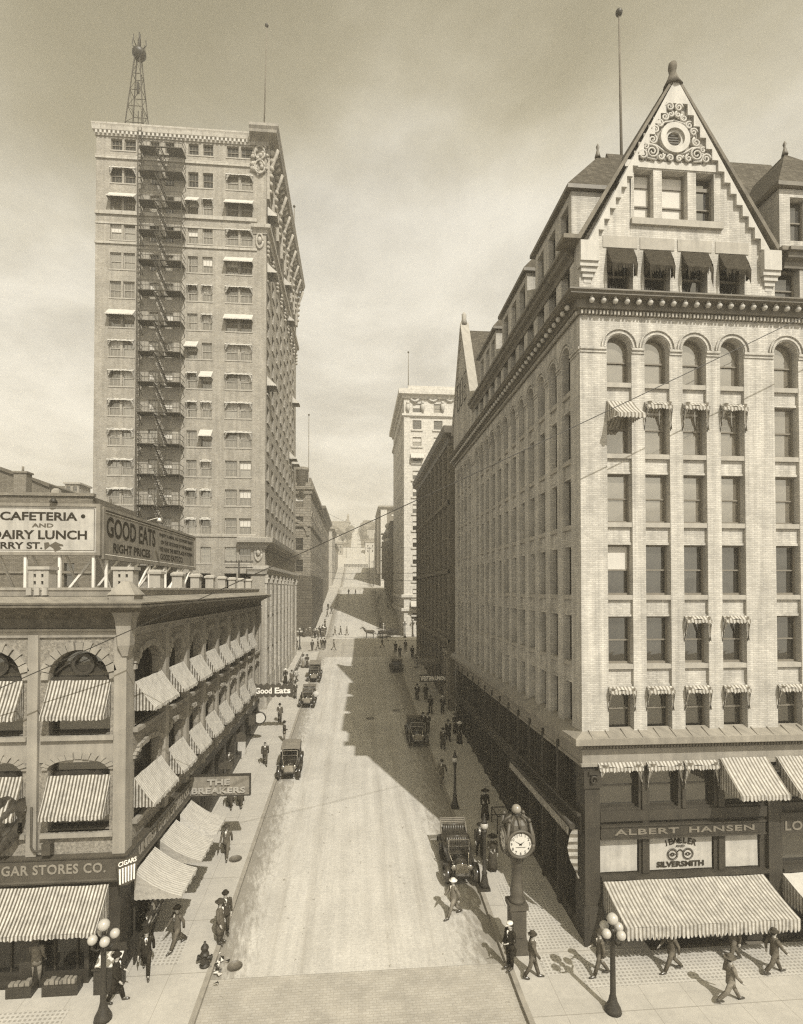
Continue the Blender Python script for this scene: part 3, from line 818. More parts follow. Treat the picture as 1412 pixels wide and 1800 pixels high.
# dormers on the side street: walls, windows, hipped roofs with finials
for ya, yb in ((23.3, 28.2), (29.6, 34.8), (36.4, 41.3)):
    dm = MB(); dz = 32.75; n3 = (yb-ya)/3
    hl = [(-ya-n3*(k+1)+.35, -ya-n3*k-.35, zE+.55, dz-.35) for k in range(3)]
    Pd = facade(dm, (XR+.12, 0), NS, -yb, -ya, zE, dz, hl, .4)
    dm.poly([(XR+.12, ya, zE), (XR+4.5, ya, zE), (XR+4.5, ya, dz), (XR+.12, ya, dz)]); dm.poly([(XR+.12, yb, zE), (XR+4.5, yb, zE), (XR+4.5, yb, dz), (XR+.12, yb, dz)])
    b.part('dormer', dm, 'brick_light')
    for h_ in hl: b.win(Pd, NS, (h_[0]+h_[1])/2, h_[2], h_[1]-h_[0], h_[3]-h_[2], .3, 0., 'sash', 0, 'sash_dark', 'glass_side')
    r = MB(); ym = (ya+yb)/2; x0 = XR-.12; z2 = 36.4
    r.poly([(x0, ya-.2, dz+.2), (x0+2.6, ym, z2), (x0, yb+.2, dz+.2)]); r.poly([(x0, ya-.2, dz+.2), (x0+7, ya-.2, dz+.2), (x0+7, ym, z2), (x0+2.6, ym, z2)])
    r.poly([(x0, yb+.2, dz+.2), (x0+2.6, ym, z2), (x0+7, ym, z2), (x0+7, yb+.2, dz+.2)])
    o = b.part('dormer_roof', r, 'slate')
    r = MB(); r.box(x0, XR+5, ya-.2, yb+.2, dz+.02, dz+.2); b.part('dormer_eaves', r, 'dark_cornice'); r = MB(); r.lathe([(.16, 0), (.12, .15), (.05, .4), (.09, .55), (.02, .7)], 6, (x0+2.6, ym, z2-.05))
    b.part('dormer_finial', r, 'dark_cornice')
# front dormer at the right edge
dx0 = fx(1374, 360); dx1 = dx0+4.6; dz = 32.7
dm = MB(); hl = [(dx0+.5+1.3*k, dx0+1.3+1.3*k, zE+.6, dz-.35) for k in range(3)]
Pd = facade(dm, (0, Y0+.12), NF, dx0, dx1, zE, dz, hl, .4)
dm.poly([(dx0, Y0+.12, zE), (dx0, Y0+4, zE), (dx0, Y0+4, dz), (dx0, Y0+.12, dz)]); b.part('dormer', dm, 'brick_light')
for h_ in hl: b.win(Pd, NF, (h_[0]+h_[1])/2, h_[2], .8, h_[3]-h_[2], .3)
r = MB(); xm = (dx0+dx1)/2; y0 = Y0-.1; z2 = 36.3
r.poly([(dx0-.2, y0, dz+.2), (dx1+.2, y0, dz+.2), (xm, y0+2.6, z2)]); r.poly([(dx0-.2, y0, dz+.2), (xm, y0+2.6, z2), (xm, y0+7, z2), (dx0-.2, y0+7, dz+.2)])
r.poly([(dx1+.2, y0, dz+.2), (dx1+.2, y0+7, dz+.2), (xm, y0+7, z2), (xm, y0+2.6, z2)]); b.part('dormer_roof', r, 'slate')
r = MB(); r.box(dx0-.2, dx1+.2, y0, Y0+5, dz+.02, dz+.2); b.part('dormer_eaves', r, 'dark_cornice'); r = MB(); r.lathe([(.16, 0), (.12, .15), (.05, .4), (.09, .55), (.02, .7)], 6, (xm, y0+2.6, z2-.05)); b.part('dormer_finial', r, 'dark_cornice')

# ---- two-storey shop base
z2a, z2b = fz(1422,1090), fz(1347,1090)
zfr0, zfr1 = fz(1343,1030), fz(1316,1030)
bs = MB()
shopF = [(1054,1124),(1139,1194),(1204,1257),(1272,1341),(1371,1440),(1452,1520)]
hF = [(fx(a,1385), fx(c,1385), z2a, z2b) for a, c in shopF]
sgz0, sgz1 = fz(1471,1090), fz(1449,1090)
shz0, shz1 = fz(1537,1090), fz(1472,1090)
shade = [(1054,1125),(1140,1257),(1273,1338),(1371,1450)]
hF2 = [(fx(a,1500), fx(c,1500), shz0, shz1) for a, c in shade]
lowF = [(fx(1060), fx(1150), .5, 2.9), (fx(1165), fx(1230), .12, 2.9), (fx(1245), fx(1336), .5, 2.9), (fx(1372), fx(1460), .5, 2.9)]
PB = facade(bs, (0, Y0+.06), NF, XR+.06, XE, 0, 8.9, hF+hF2+lowF, .4)
sY = [(23.0+2.06*k, 24.75+2.06*k) for k in range(13)]
hS = [(-y1, -y0, 5.7, 7.9) for y0, y1 in sY] + [(-y1+.1, -y0-.1, max(.6, G(y1)+.6), 4.6) for y0, y1 in sY]
PBS = facade(bs, (XR+.06, 0), NS, -YE, -Y0-.06, 0, 8.9, hS, .4)
b.part('shop_base', bs, 'iron_base')
for h_ in hF: b.win(PB, NF, (h_[0]+h_[1])/2, h_[2], h_[1]-h_[0], h_[3]-h_[2], .25, 0., 'sash', 0, 'sash_dark')
for h_ in hF2: b.win(PB, NF, (h_[0]+h_[1])/2, h_[2], h_[1]-h_[0], h_[3]-h_[2], .2, 0., 'plain', 0, 'sash_dark')
for h_ in lowF: b.win(PB, NF, (h_[0]+h_[1])/2, h_[2], h_[1]-h_[0], h_[3]-h_[2], .3, 0., 'plain', 0, 'sash_dark', 'glass_side')
for h_ in hS: b.win(PBS, NS, (h_[0]+h_[1])/2, h_[2], h_[1]-h_[0], h_[3]-h_[2], .25, 0., 'shop', 0, 'sash_dark', 'glass_side')
tb = MB()    # piers, mouldings of the shop front
for a, c in ((1024,1050),(1343,1366)): 
    blk(PB, tb, fx(a), fx(c), 0.1, zfr0-.3, -.18, 0); blk(PB, tb, fx(a)-.08, fx(c)+.08, .1, 1.9, -.28, -.18); blk(PB, tb, fx(a)-.06, fx(c)+.06, zfr0-.95, zfr0-.25, -.26, -.18)
    blk(PB, tb, fx(a)+.1, fx(c)-.1, 1.0, 1.6, -.31, -.28)
for a, c, zz in ((1126,1138,shz0),(1196,1202,z2a-.05),(1259,1270,shz0)): blk(PB, tb, fx(a), fx(c), zz, z2b+.1, -.08, 0)
blk(PB, tb, fx(1052), fx(1342), z2a-.5, z2a-.08, -.12, 0); blk(PB, tb, fx(1052), fx(1344), shz0-.16, shz0-.02, -.22, 0); blk(PB, tb, fx(1368), XE, shz0-.16, shz0-.02, -.22, 0)
for k, (y0, y1) in enumerate(sY):
    blk(PBS, tb, -y1-.26, -y1-.05, .1, 8.0, -.12, 0)
blk(PBS, tb, -YE+.1, -Y0-.1, 4.75, 5.5, -.1, 0)
blk(PBS, tb, -YE+.1, -Y0-.1, 5.5, 5.62, -.24, 0)
for y0, y1 in sY[2:9]:
    for q in (.25, .5, .75):
        y = y0+(y1-y0)*q; blk(PBS, tb, -y-.04, -y+.04, 5.7, 7.9, -.02, .28)
b.part('pilaster', tb, 'iron_base')
for a in (1037, 1354):      # carved scrolls on the pier heads
    sc_ = MB(); c = PB(fx(a), zfr0-.62, -.3)
    pts = [(c[0]+.16*math.cos(t_*.6)*(1-t_/14), c[1]-.02, c[2]+.22*math.sin(t_*.6)*(1-t_/14)) for t_ in range(13)]
    sc_.tube(pts, .05, 6); sc_.box(c[0]-.2, c[0]+.2, c[1]-.06, c[1]+.04, c[2]+.25, c[2]+.36); b.part('scroll', sc_, 'iron_base')
path = [(XR+.06, YE), (XR+.06, Y0+.06), (XE, Y0+.06)]
cm = MB(); cornice(cm, path, [(-.02, zfr0-.12), (.1, zfr0-.12), (.1, zfr0), (.04, zfr0+.02), (.04, zfr1-.05), (-.02, zfr1-.04)]); b.part('frieze', cm, 'stone_grey')
cm = MB(); cornice(cm, path, [(-.02, zfr1), (.12, zfr1), (.16, zfr1+.14), (.42, zfr1+.2), (.5, zfr1+.24), (.5, zfr1+.5), (-.15, zfr1+.82), (-.16, zfr1)])
de = MB(); u = XR
while u < XE: blk(PF, de, u, u+.07, zfr1+.02, zfr1+.12, -.17, -.07); u += .14
b.part('dentil', de, 'dark_cornice')['kind'] = 'stuff'
rb = MB(); u = XR+.3
while u < XE:     # standing seams on the cornice roof
    a, c = PF(u, zfr1+.525, -.4), PF(u-.02, zfr1+.8, .08); rb.bar(a, c, .035); u += .72
cm.add(rb); b.part('base_cornice', cm, 'copper_roof')
# linen shades with the jeweller's lettering
for k, h_ in enumerate(hF2[:3]):
    sh = MB(); n = 8
    sh.rings([[PB(h_[0]+.05+(h_[1]-h_[0]-.1)*i/n, h_[3]-.05-(h_[3]-h_[2]-.1)*j/5, .07+.012*math.sin(i*1.3+j*.9+k)) for i in range(n+1)] for j in range(6)], closed=False)
    o = b.part('shop_blind', sh, 'sign_pale', 'pale linen blind painted with lettering and a pair of spectacles' if k == 1 else None)
    if k == 1: blind = o; hb = h_
lt = MB(); cxb = (hb[0]+hb[1])/2; hh = hb[3]-hb[2]
for i, ch in enumerate('JEWELER'):
    a = (i-3)*.115; t_ = text_mb(ch, None, .25, .01, .03); r_ = 1.75
    lt.add(t_, Matrix.Translation(PB(cxb+r_*math.sin(a), hb[2]+hh*.74+r_*(math.cos(a)-1), .05)) @ Matrix.Rotation(a, 4, 'Y'))
lt.add(text_mb('AND', .4, .1, .01, .01), Matrix.Translation(PB(cxb, hb[2]+hh*.635, .05)))
lt.add(text_mb('SILVERSMITH', 2.1, .24, .01, .04), Matrix.Translation(PB(cxb, hb[2]+hh*.1, .05)))
for s_ in (-1, 1):
    c = (cxb+s_*.34, hb[2]+hh*.44)
    for r0, r1 in ((.175, .215), (.235, .255), (.035, .08)):
        n = 24
        for k in range(n):
            q, e = 2*math.pi*k/n, 2*math.pi*(k+1)/n
            lt.poly([PB(c[0]+r0*math.cos(q), c[1]+r0*math.sin(q), .045), PB(c[0]+r1*math.cos(q), c[1]+r1*math.sin(q), .045), PB(c[0]+r1*math.cos(e), c[1]+r1*math.sin(e), .045), PB(c[0]+r0*math.cos(e), c[1]+r0*math.sin(e), .045)][::-1])
    for v in (-1, 1): lt.tube([PB(c[0]-.13+.26*k/6, c[1]+v*.065*math.sin(math.pi*k/6), .045) for k in range(7)], .011, 4)
lt.tube([PB(cxb-.13+.26*k/8, hb[2]+hh*.5+.1*math.sin(math.pi*k/8), .045) for k in range(9)], .02, 4)
o = bpy.data.objects.new('lettering', lt.mesh('lettering', M['letter_dark'], b.loc)); link(o, blind)
# awnings of the gabled building
for ci in range(4): put_awning(b, PF, NF, (gh[ci][0]+gh[ci][1])/2, gz1-.02, -.02, 'ragged', gh[ci][1]-gh[ci][0]+.06, 2.0, ('canvas_dark','canvas_dark','iron'), ci, proj=.42)
SF = ('stripeSX','stripeSY','iron')
def fr(i, ci, kind, seed=0, **k): 
    a, c = slotsF[ci]; put_awning(b, PF, NF, (a+c)/2, ztops[i]+.02, .0, kind, c-a+.06, ztops[i]-zbots[i], SF, seed, **k)
fr(1, 0, 'open', 0, proj=.85, drop=.75, lean=.12)
for ci in (1, 2, 3): fr(1, ci, 'folded', ci)
for ci in (2, 3): fr(4, ci, 'folded', ci+1)
for ci in (0, 1, 2, 3, 4): fr(5, ci, 'folded', ci)
for k, ci in enumerate((0, 1, 2)):
    a, c = hF[ci][:2]; put_awning(b, PB, NF, (a+c)/2, z2b+.18, -.1, 'folded', c-a+.15, 2.2, SF, k)
a, c = hF[3][:2]; put_awning(b, PB, NF, (a+c)/2, z2b+.25, -.1, 'open', c-a+.35, 1.8, SF, 1, proj=1.3, drop=1.15)
a, c = hF[4][:2]; put_awning(b, PB, NF, (a+c)/2, z2b+.25, -.1, 'open', c-a+.35, 1.8, SF, 1, proj=1.3, drop=1.15)
a, c = fx(1058,1543), fx(1338,1543)
put_awning(b, PB, NF, (a+c)/2, shz0-.2, -.2, 'open', c-a, 1.8, SF, 2, proj=1.95, drop=.72, val=.5, sag=.05, label='wide striped shop awning over the jeweller front')
a = fx(1372,1543); put_awning(b, PB, NF, a+1.7, shz0-.2, -.2, 'open', 3.4, 1.8, ('canvas','stripeSY','iron'), 3, proj=1.95, drop=.72, val=.5, sag=.05)
# rolled awning along the shaded side, its end cloth hanging down
ra = MB(); ra.tube([PBS(-22.4, 5.05, -.42), PBS(-31.2, 5.05, -.42)], .13, 8)
b.part('awning_roller', ra, 'iron_base')
rs = MB(); n = 60
for i in range(n):
    u0 = -22.4-8.8*i/n; u1 = -22.4-8.8*(i+1)/n
    rs.poly([PBS(u0, 5.02, -.56), PBS(u1, 5.02, -.56), PBS(u1, 4.72, -.58), PBS((u0+u1)/2, 4.66, -.59), PBS(u0, 4.72, -.58)])
for j in range(8):
    z0, z1 = 4.95-.26*j, 4.95-.26*(j+1); w0, w1 = .42*math.sin(.5+j*.36), .42*math.sin(.5+(j+1)*.36)
    rs.poly([PBS(-22.38, z0, -.2), PBS(-22.38-.06*(j % 2), z0, -.2-w0), PBS(-22.38-.06*((j+1) % 2), z1, -.2-w1), PBS(-22.38, z1, -.2)], 1)
b.part('awning', rs, ('stripeSY', 'stripeZ'), 'rolled striped awning hanging along the shaded shop fronts')
b.finish()
# ------------------------------------------------------------------ low corner block (left)
NE = (1,0)
def lx(px, py=1250): return onY(px, py, YL).x
def lz(py, px=140): return onY(px, py, YL).z
LW = lx(-112); LE = 51.0
b = Building('corner_block', 'low masonry corner block with two rows of striped awnings and billboards above', 'building', (XL, YL, 0))
za0, za1, zas = lz(1292), lz(1142), lz(1195)
zb0, zb1, zbs = lz(1461), lz(1333), lz(1352)
fb = [(lx(-67), lx(41)), (lx(86), lx(194))]
w = MB(); hl = [(a, c, za0, za1, za1-zas) for a, c in fb] + [(a, c, zb0, zb1, zb1-zbs) for a, c in fb]
PL = facade(w, (0, YL), NF, LW, XL, 5.1, 13.5, hl, .45)
yp = [YL+.45, 25.87, 28.97, 32.07, 35.17, 38.27, 41.37, 44.47, 47.57, 50.7]
sb = [(yp[i]+.62, yp[i+1]-.62) for i in range(9)]
hs = [(a, c, za0, za1-.1, .8) for a, c in sb] + [(a, c, zb0, zb1, .35) for a, c in sb]
PR = facade(w, (XL, 0), NE, YL, LE, 5.1, 13.5, hs, .45)
w.poly([(XL, LE, 0), (LW, LE, 0), (LW, LE, 14.4), (XL, LE, 14.4)]); w.poly([(LW, YL, 0), (LW, LE, 0), (LW, LE, 14.4), (LW, YL, 14.4)])
pi = MB()
for a, c in ((203, 217), (52, 70), (-110, -92)): blk(PL, pi, lx(a), lx(c)-(.0 if a != 203 else 0), 5.15, 13.3, -.16, 0)
blk(PR, pi, YL-.16, YL+.5, 5.15, 13.3, -.16, 0)
for y in yp[1:]: blk(PR, pi, y-.22, y+.22, 5.15, 13.3, -.16, 0)
sills = MB()
for a, c in fb:
    for z in (za0, zb0): blk(PL, sills, a-.2, c+.2, z-.16, z, -.2, .1)
    blk(PL, pi, a-.3, c+.3, za0-1.0, za0-.17, -.05, 0)
for a, c in sb:
    for z in (za0, zb0): blk(PR, sills, a-.2, c+.2, z-.16, z, -.2, .1)
# rock-faced arch stones
ar = MB()
def arch_ring(P, a, c, zs, rise, t):
    n = 13; cc = (a+c)/2; hw = (c-a)/2
    for k in range(n):
        q, e = math.pi*(k+.06)/n, math.pi*(k+.94)/n; tt = t*(1+.25*(k % 2))
        ar.prism([(cc-hw*math.cos(q), zs+rise*math.sin(q)), (cc-(hw+tt)*math.cos(q), zs+(rise+tt)*math.sin(q)), (cc-(hw+tt)*math.cos(e), zs+(rise+tt)*math.sin(e)), (cc-hw*math.cos(e), zs+rise*math.sin(e))], lambda u, v, d: P(u, v, -d), 0, .1+.03*(k % 3))
for a, c in fb: arch_ring(PL, a, c, zas, za1-zas, .26); arch_ring(PL, a, c, zbs, zb1-zbs, .2)
for a, c in sb: arch_ring(PR, a, c, za1-.9, .8, .22); arch_ring(PR, a, c, zb1-.35, .35, .18)
w.add(pi, None, {0:1}); w.add(sills, None, {0:1}); w.add(ar, None, {0:1})
b.part('wall', w, ('rough_stucco','stone_grey'))
for a, c in fb:
    b.win(PL, NF, (a+c)/2, za0, c-a, za1-za0, .34, za1-zas, 'tri', 0, 'sash_dark'); b.win(PL, NF, (a+c)/2, zb0, c-a, zb1-zb0, .34, zb1-zbs, 'tri', 0, 'sash_dark')
for a, c in sb:
    b.win(PR, NE, (a+c)/2, za0, c-a, za1-.1-za0, .34, .8, 'sash', 0, 'sash_dark', 'glass_side'); b.win(PR, NE, (a+c)/2, zb0, c-a, zb1-zb0, .34, .35, 'sash', 0, 'sash_dark', 'glass_side')
for a, c in fb:     # carved tympanum with a round boss under each big arch
    ty = MB(); cc = (a+c)/2; hw = (c-a)/2
    ty.prism([(cc-hw+.05, zas-.05), (cc+hw-.05, zas-.05), (cc+hw-.05, zas+.08), (cc-hw+.05, zas+.08)], lambda u, v, d: PL(u, v, d), .12, .34)
    for k in range(20):
        q, e = 2*math.pi*k/20, 2*math.pi*(k+1)/20; c0 = (cc, zas+.55)
        ty.prism([(c0[0]+.3*math.cos(q), c0[1]+.3*math.sin(q)), (c0[0]+.42*math.cos(q), c0[1]+.42*math.sin(q)), (c0[0]+.42*math.cos(e), c0[1]+.42*math.sin(e)), (c0[0]+.3*math.cos(e), c0[1]+.3*math.sin(e))][::-1], lambda u, v, d: PL(u, v, d), .34, .2)
    for s_ in (-1, 1): ty.tube([PL(cc+s_*(.45+.6*k/6), zas+.6-.45*(k/6)**1.5, .25) for k in range(7)], .05, 5)
    b.part('tympanum', ty, 'iron_base')
# cornice, copper gutter roof, parapet with pedestals
path = [(LW, YL), (XL, YL), (XL, LE)]
cm = MB(); cornice(cm, path, [(-.02, 13.2), (.08, 13.2), (.1, 13.4), (.18, 13.44), (.2, 13.52), (-.02, 13.54)]); b.part('string_course', cm, 'stone_grey')
cm = MB(); cornice(cm, path, [(-.02, 13.545), (.1, 13.545), (.1, 13.9), (.4, 14.1), (.85, 14.3), (1.0, 14.34), (1.0, 14.42), (-.02, 14.445)]); b.part('cornice', cm, 'side_terracotta')  # dark colour also holds the soffit shadow over the frieze
cm = MB(); cornice(cm, path, [(-.3, 14.46), (.98, 14.45), (1.02, 14.52), (.1, 14.72), (-.3, 14.74)]); b.part('gutter_roof', cm, 'copper_roof')
cm = MB(); cornice(cm, path, [(-.62, 14.75), (-.1, 14.75), (-.06, 14.95), (-.02, 14.97), (-.02, 15.05), (-.62, 15.07)]); b.part('parapet', cm, 'stone_grey')
rf = MB(); rf.box(LW+.05, XL-.4, YL+.4, LE-.1, 14.5, 14.73); b.part('roof', rf, 'tar')
def pedestal(x, y, ww, hh):
    m = MB(); z = 15.08
    m.box(x-ww, x+ww, y-ww, y+ww, z, z+hh); m.box(x-ww-.07, x+ww+.07, y-ww-.07, y+ww+.07, z+hh, z+hh+.1)
    m.rings([[(x+sx*q, y+sy*q, zz) for sx, sy in ((-1,-1),(1,-1),(1,1),(-1,1))] for q, zz in ((ww+.07, z+hh+.1), (ww*.75, z+hh+.2))], sm=False)
    b.part('pedestal', m, 'stone')
for y in yp[1:9]: pedestal(XL-.36, y, .24, .62)
for px in (66, 215):   # pierced blocks over the front pilasters
    x = lx(px, 1025); m = MB(); z = 15.06
    for k in range(3): m.box(x-.36+.27*k, x-.18+.27*k, YL+.05, YL+.6, z, z+.66)
    for k in range(3): m.box(x-.361, x+.361, YL+.06, YL+.59, z+.27*k-.02, z+.27*k+.12)
    m.box(x-.42, x+.42, YL+.0, YL+.66, z+.68, z+.8)
    for k in range(3): m.box(x-.38+.28*k, x-.2+.28*k, YL-.06, YL+.08, z-.28, z-.01)
    b.part('pedestal', m, 'stone')
cn = MB()      # corner bracket under the cornice
x, y = XL+.12, YL-.12
cn.rings([[(x+sx*q, y+sy*q, z) for sx, sy in ((-1,-1),(1,-1),(1,1),(-1,1))] for q, z in ((.1, 12.5), (.22, 12.9), (.26, 13.5), (.3, 13.9), (.42, 14.3), (.45, 14.75), (.5, 14.8), (.12, 15.3))], sm=False)
b.part('corner_bracket', cn, 'stone_grey')
# shop fronts below
bs = MB(); lowF = [(lx(-60), lx(36), .5, 3.9), (lx(70), lx(150), .45, 3.9), (lx(158), lx(192), .16, 3.5)]
PL2 = facade(bs, (0, YL+.1), NF, LW, XL-.1, 0, 5.1, lowF, .5)
lowS = [(22.6, 25.5, .5, 3.9), (26.0, 28.8, .7, 3.95), (29.3, 32.0, 1.0, 4.4)] + [(y+.25, y+2.85, G(y+3)+.5, 4.5) for y in yp[3:9]]
PR2 = facade(bs, (XL-.1, 0), NE, YL+.1, LE, 0, 5.1, lowS, .5)
b.part('shop_front', bs, 'wood_dark')
for h_ in lowF: b.win(PL2, NF, (h_[0]+h_[1])/2, h_[2], h_[1]-h_[0], h_[3]-h_[2], .35, 0., 'shop', 0, 'sash_dark', 'glass_side')
for h_ in lowS: b.win(PR2, NE, (h_[0]+h_[1])/2, h_[2], h_[1]-h_[0], h_[3]-h_[2], .35, 0., 'shop', 0, 'sash_dark', 'glass_side')
bm = MB(); cornice(bm, [(XL, 30.2), (XL, LE)], [(-.12, 4.55), (.2, 4.6), (.3, 4.75), (.3, 4.95), (-.02, 5.05)]) if False else None
SG = ('stripeX','stripeY','iron'); SG2 = ('stripeN','stripeY','iron')
for a, c in fb:
    put_awning(b, PL, NF, (a+c)/2, lz(1196), .02, 'open', c-a+.04, 2., SG, 0, proj=.62, drop=1.22, val=.16)
    put_awning(b, PL, NF, (a+c)/2, lz(1363), .02, 'open', c-a+.04, 2., SG, 0, proj=.62, drop=1.3, val=.16)
for i, (a, c) in enumerate(sb[:8]):
    pj = round(.78-.05*i, 2)
    put_awning(b, PR, NE, (a+c)/2+.1, 11.35, -.02, 'open', c-a+.35, 2., SG2, 0, proj=pj, drop=1.05, val=.14)
    put_awning(b, PR, NE, (a+c)/2+.1, 7.55, -.02, 'open', c-a+.35, 2., SG2, 0, proj=pj, drop=1.05, val=.14)
put_awning(b, PL, NF, (lx(-60)+lx(200))/2, 4.1, -.3, 'open', lx(200)-lx(-60), 2., SG, 1, proj=1.05, drop=1.12, val=.16, label='long striped awning over the cigar shop front')
for y0, y1 in ((22.0, 24.15), (24.75, 26.9), (27.5, 29.3)):
    put_awning(b, PR, NE, (y0+y1)/2, 4.08, -.26, 'open', y1-y0, 2., ('stripeN','stripeN','iron'), 1, proj=1.75, drop=.95, val=.12, sag=.14)
dp = MB(); x = lx(62, 1440)     # drain pipe by the left pilaster
dp.tube([(x, YL-.25, 7.0), (x, YL-.25, 5.55), (x+.12, YL-.28, 5.4), (x+.45, YL-.28, 5.4)], .04, 6); dp.box(x+.45, x+.75, YL-.42, YL-.15, 5.3, 5.7); b.part('drain_pipe', dp, 'iron_rail')
b.finish()

# fascia board sign turning the corner
sg = thing('fascia_sign', 'long dark fascia board with raised capitals wrapping the left shop corner', 'sign', (XL, YL, 3.6))
m = MB(); cornice(m, [(LW, YL), (XL, YL), (XL, 29.3)], [(.02, 4.14), (.2, 4.14), (.24, 4.22), (.18, 4.26), (.18, 5.0), (.24, 5.04), (.27, 5.11), (.02, 5.15)]); wpart('board', m, M['sign_dark'], sg)
t_ = text_mb('UNITED CIGAR STORES CO.', lx(193,1520)-lx(-105,1520), .36, .03, .02, 1.1); wpart('lettering', place_mb(t_, ((lx(193)+lx(-105))/2, YL-.182, 4.5)), M['letter_grey'], sg)
t_ = text_mb('UNITED CIGAR STORES CO.', 6.6, .4, .03, .01, 1.05); wpart('lettering', place_mb(t_, (XL+.182, 25.9, 4.44), NE), M['letter_grey'], sg)
m = MB(); xs = lx(216, 1518); pts = [(-.36,.0),(-.3,-.62),(0,-.72),(.3,-.62),(.36,.0),(.4,.26),(-.4,.26)]
m.prism(pts, lambda u, v, d: (XL+.17+u*.7071+.16*.7071+d*.7071, YL-.17+u*.7071-.16*.7071-d*.7071, 4.78+v), 0, .06)
wpart('shield', m, M['sign_dark'], sg)
sf = lambda u, v, d: (XL+.17+u*.7071+.16*.7071+d*.7071, YL-.17+u*.7071-.16*.7071-d*.7071, 4.78+v)
m = MB()
for k in range(6): m.prism([(-.29+.1*k, -.58), (-.24+.1*k, -.6), (-.25+.105*k, -.03), (-.31+.105*k, -.03)], sf, .06, .075)
tm = text_mb('CIGARS', .66, .17, .012, .02); m2 = MB(); m2.v = [sf(v[0], v[2]+.05, .06-v[1]) for v in tm.v]; m2.f = tm.f; m2.mi = tm.mi; m2.smooth = tm.smooth; m.add(m2)
wpart('shield_lettering', m, M['letter_pale'], sg)

# ------------------------------------------------------------------ roof billboards
YB = 23.2; XB = onY(177, 930, YB).x
def braces(t, x0, y0, x1, y1, n, nx, ny, z0, z1):
    for i in range(n):
        q = (i+.15)/(n-.7); x, y = x0+(x1-x0)*q, y0+(y1-y0)*q
        m = MB(); m.bar((x, y, 14.74), (x, y, z1), .1); wpart('leg', m, M['wood_white'], t)
        m = MB(); m.bar((x+nx*1.7, y+ny*1.7, 14.74), (x+nx*.1, y+ny*.1, z0+.6), .09); wpart('brace', m, M['wood_white'], t)
zt, zb_ = onY(100, 885, YB).z, onY(100, 976, YB).z
t = thing('billboard', 'pale roof billboard advertising a cafeteria and dairy lunch, with a pointing hand', 'billboard', (XB-4, YB, 14.74))
m = MB(); x0 = onY(-150, 930, YB).x; m.box(x0, XB-.02, YB, YB+.1, zb_+.12, zt-.12); wpart('panel', m, M['sign_pale'], t)
m = MB(); m.box(x0, XB, YB-.05, YB+.14, zt-.12, zt); m.box(x0, XB, YB-.05, YB+.14, zb_, zb_+.12); m.box(XB-.16, XB, YB-.05, YB+.14, zb_+.12, zt-.12); wpart('frame', m, M['sign_mid'], t)
m = MB(); 
for z in (zt-.2, zb_+.2): m.box(x0, XB-.25, YB-.006, YB, z-.012, z+.012)
m.box(XB-.262, XB-.238, YB-.006, YB, zb_+.2, zt-.2); wpart('border', m, M['letter_mid'], t)
bx = lambda px: onY(px, 930, YB).x
bz = lambda py: onY(80, py, YB).z
for s_, a, c, y0, y1, mt in (('CAFETERIA', 0, 136, 915, 900, 'letter_dark'), ('AND', 56, 94, 927, 920, 'letter_mid'), ('DAIRY LUNCH', -15, 153, 948, 932, 'letter_dark'), ('CHERRY ST.', -43, 75, 965, 953, 'letter_dark')):
    tx = text_mb(s_, bx(c)-bx(a), bz(y1)-bz(y0), .01, .025); wpart('lettering', place_mb(tx, ((bx(a)+bx(c))/2, YB-.002, bz(y0))), M[mt], t)
m = MB(); hnd = [(78,954),(86,953),(88,958),(98,952),(104,955),(111,957),(112,960),(104,960),(109,964),(104,967),(97,970),(94,964),(88,960),(79,967)]
m.poly([(bx(a), YB-.008, bz(c)) for a, c in hnd][::-1]); wpart('pointing_hand', m, M['letter_mid'], t)
m = MB(); m.ball((bx(146), YB-.004, bz(907)), .09, 8, sy=.1); wpart('dot', m, M['letter_dark'], t)
braces(t, x0, YB+.08, XB-.1, YB+.08, 6, 0, 1, zb_, zt-.3)
m = MB(); xq = bx(96); m.lathe([(.16, 0), (.12, .1), (.03, .25)], 8, (xq, YB-.1, zt+.02)); wpart('lamp', m, M['iron'], t)
t2 = thing('billboard', 'brown roof billboard lettered good eats at right prices, running back along the street', 'billboard', (XB, YB+6, 14.74))
YB2 = onX(343, 960, XB).y; zt2 = onX(177, 888, XB).z-.02; zb2 = onX(177, 982, XB).z
m = MB(); m.box(XB-.1, XB+.0, YB+.16, YB2, zb2+.12, zt2-.12); wpart('panel', m, M['sign_mid'], t2)
m = MB(); m.box(XB-.12, XB+.06, YB+.15, YB2, zt2-.12, zt2); m.box(XB-.12, XB+.06, YB+.15, YB2, zb2, zb2+.12); m.box(XB-.12, XB+.06, YB+.15, YB+.3, zb2+.12, zt2-.12); m.box(XB-.12, XB+.06, YB2-.12, YB2, zb2+.12, zt2-.12); wpart('frame', m, M['sign_mid'], t2)
by = lambda px: onX(px, 950, XB).y
hh = zt2-zb2; pal = 'letter_dark'
for s_, y0, y1, z0, h_, mt in (('GOOD EATS', by(187), by(273), .44, .40, pal), ('RIGHT PRICES', by(199), by(264), .16, .18, pal), ('ENJOY A MEAL ALL COOKED RIGHT', by(280), by(339), .71, .1, 'letter_dark'), ('ON THE 1ST FLOOR OF THIS BUILDING', by(283), by(337), .55, .09, 'letter_dark'), ('WE HAVE THE BEST PLACE IN TOWN', by(280), by(338), .37, .1, 'letter_dark'), ('GOOD EATS CO.', by(282), by(322), .16, .15, 'letter_dark')):
    tx = text_mb(s_, y1-y0, h_*hh, .01, .02); wpart('lettering', place_mb(tx, (XB+.004, (y0+y1)/2, zb2+z0*hh), NE), M[mt], t2)
m = MB()
for z in (zt2-.2, zb2+.2): m.box(XB, XB+.006, YB+.45, YB2-.25, z-.012, z+.012)
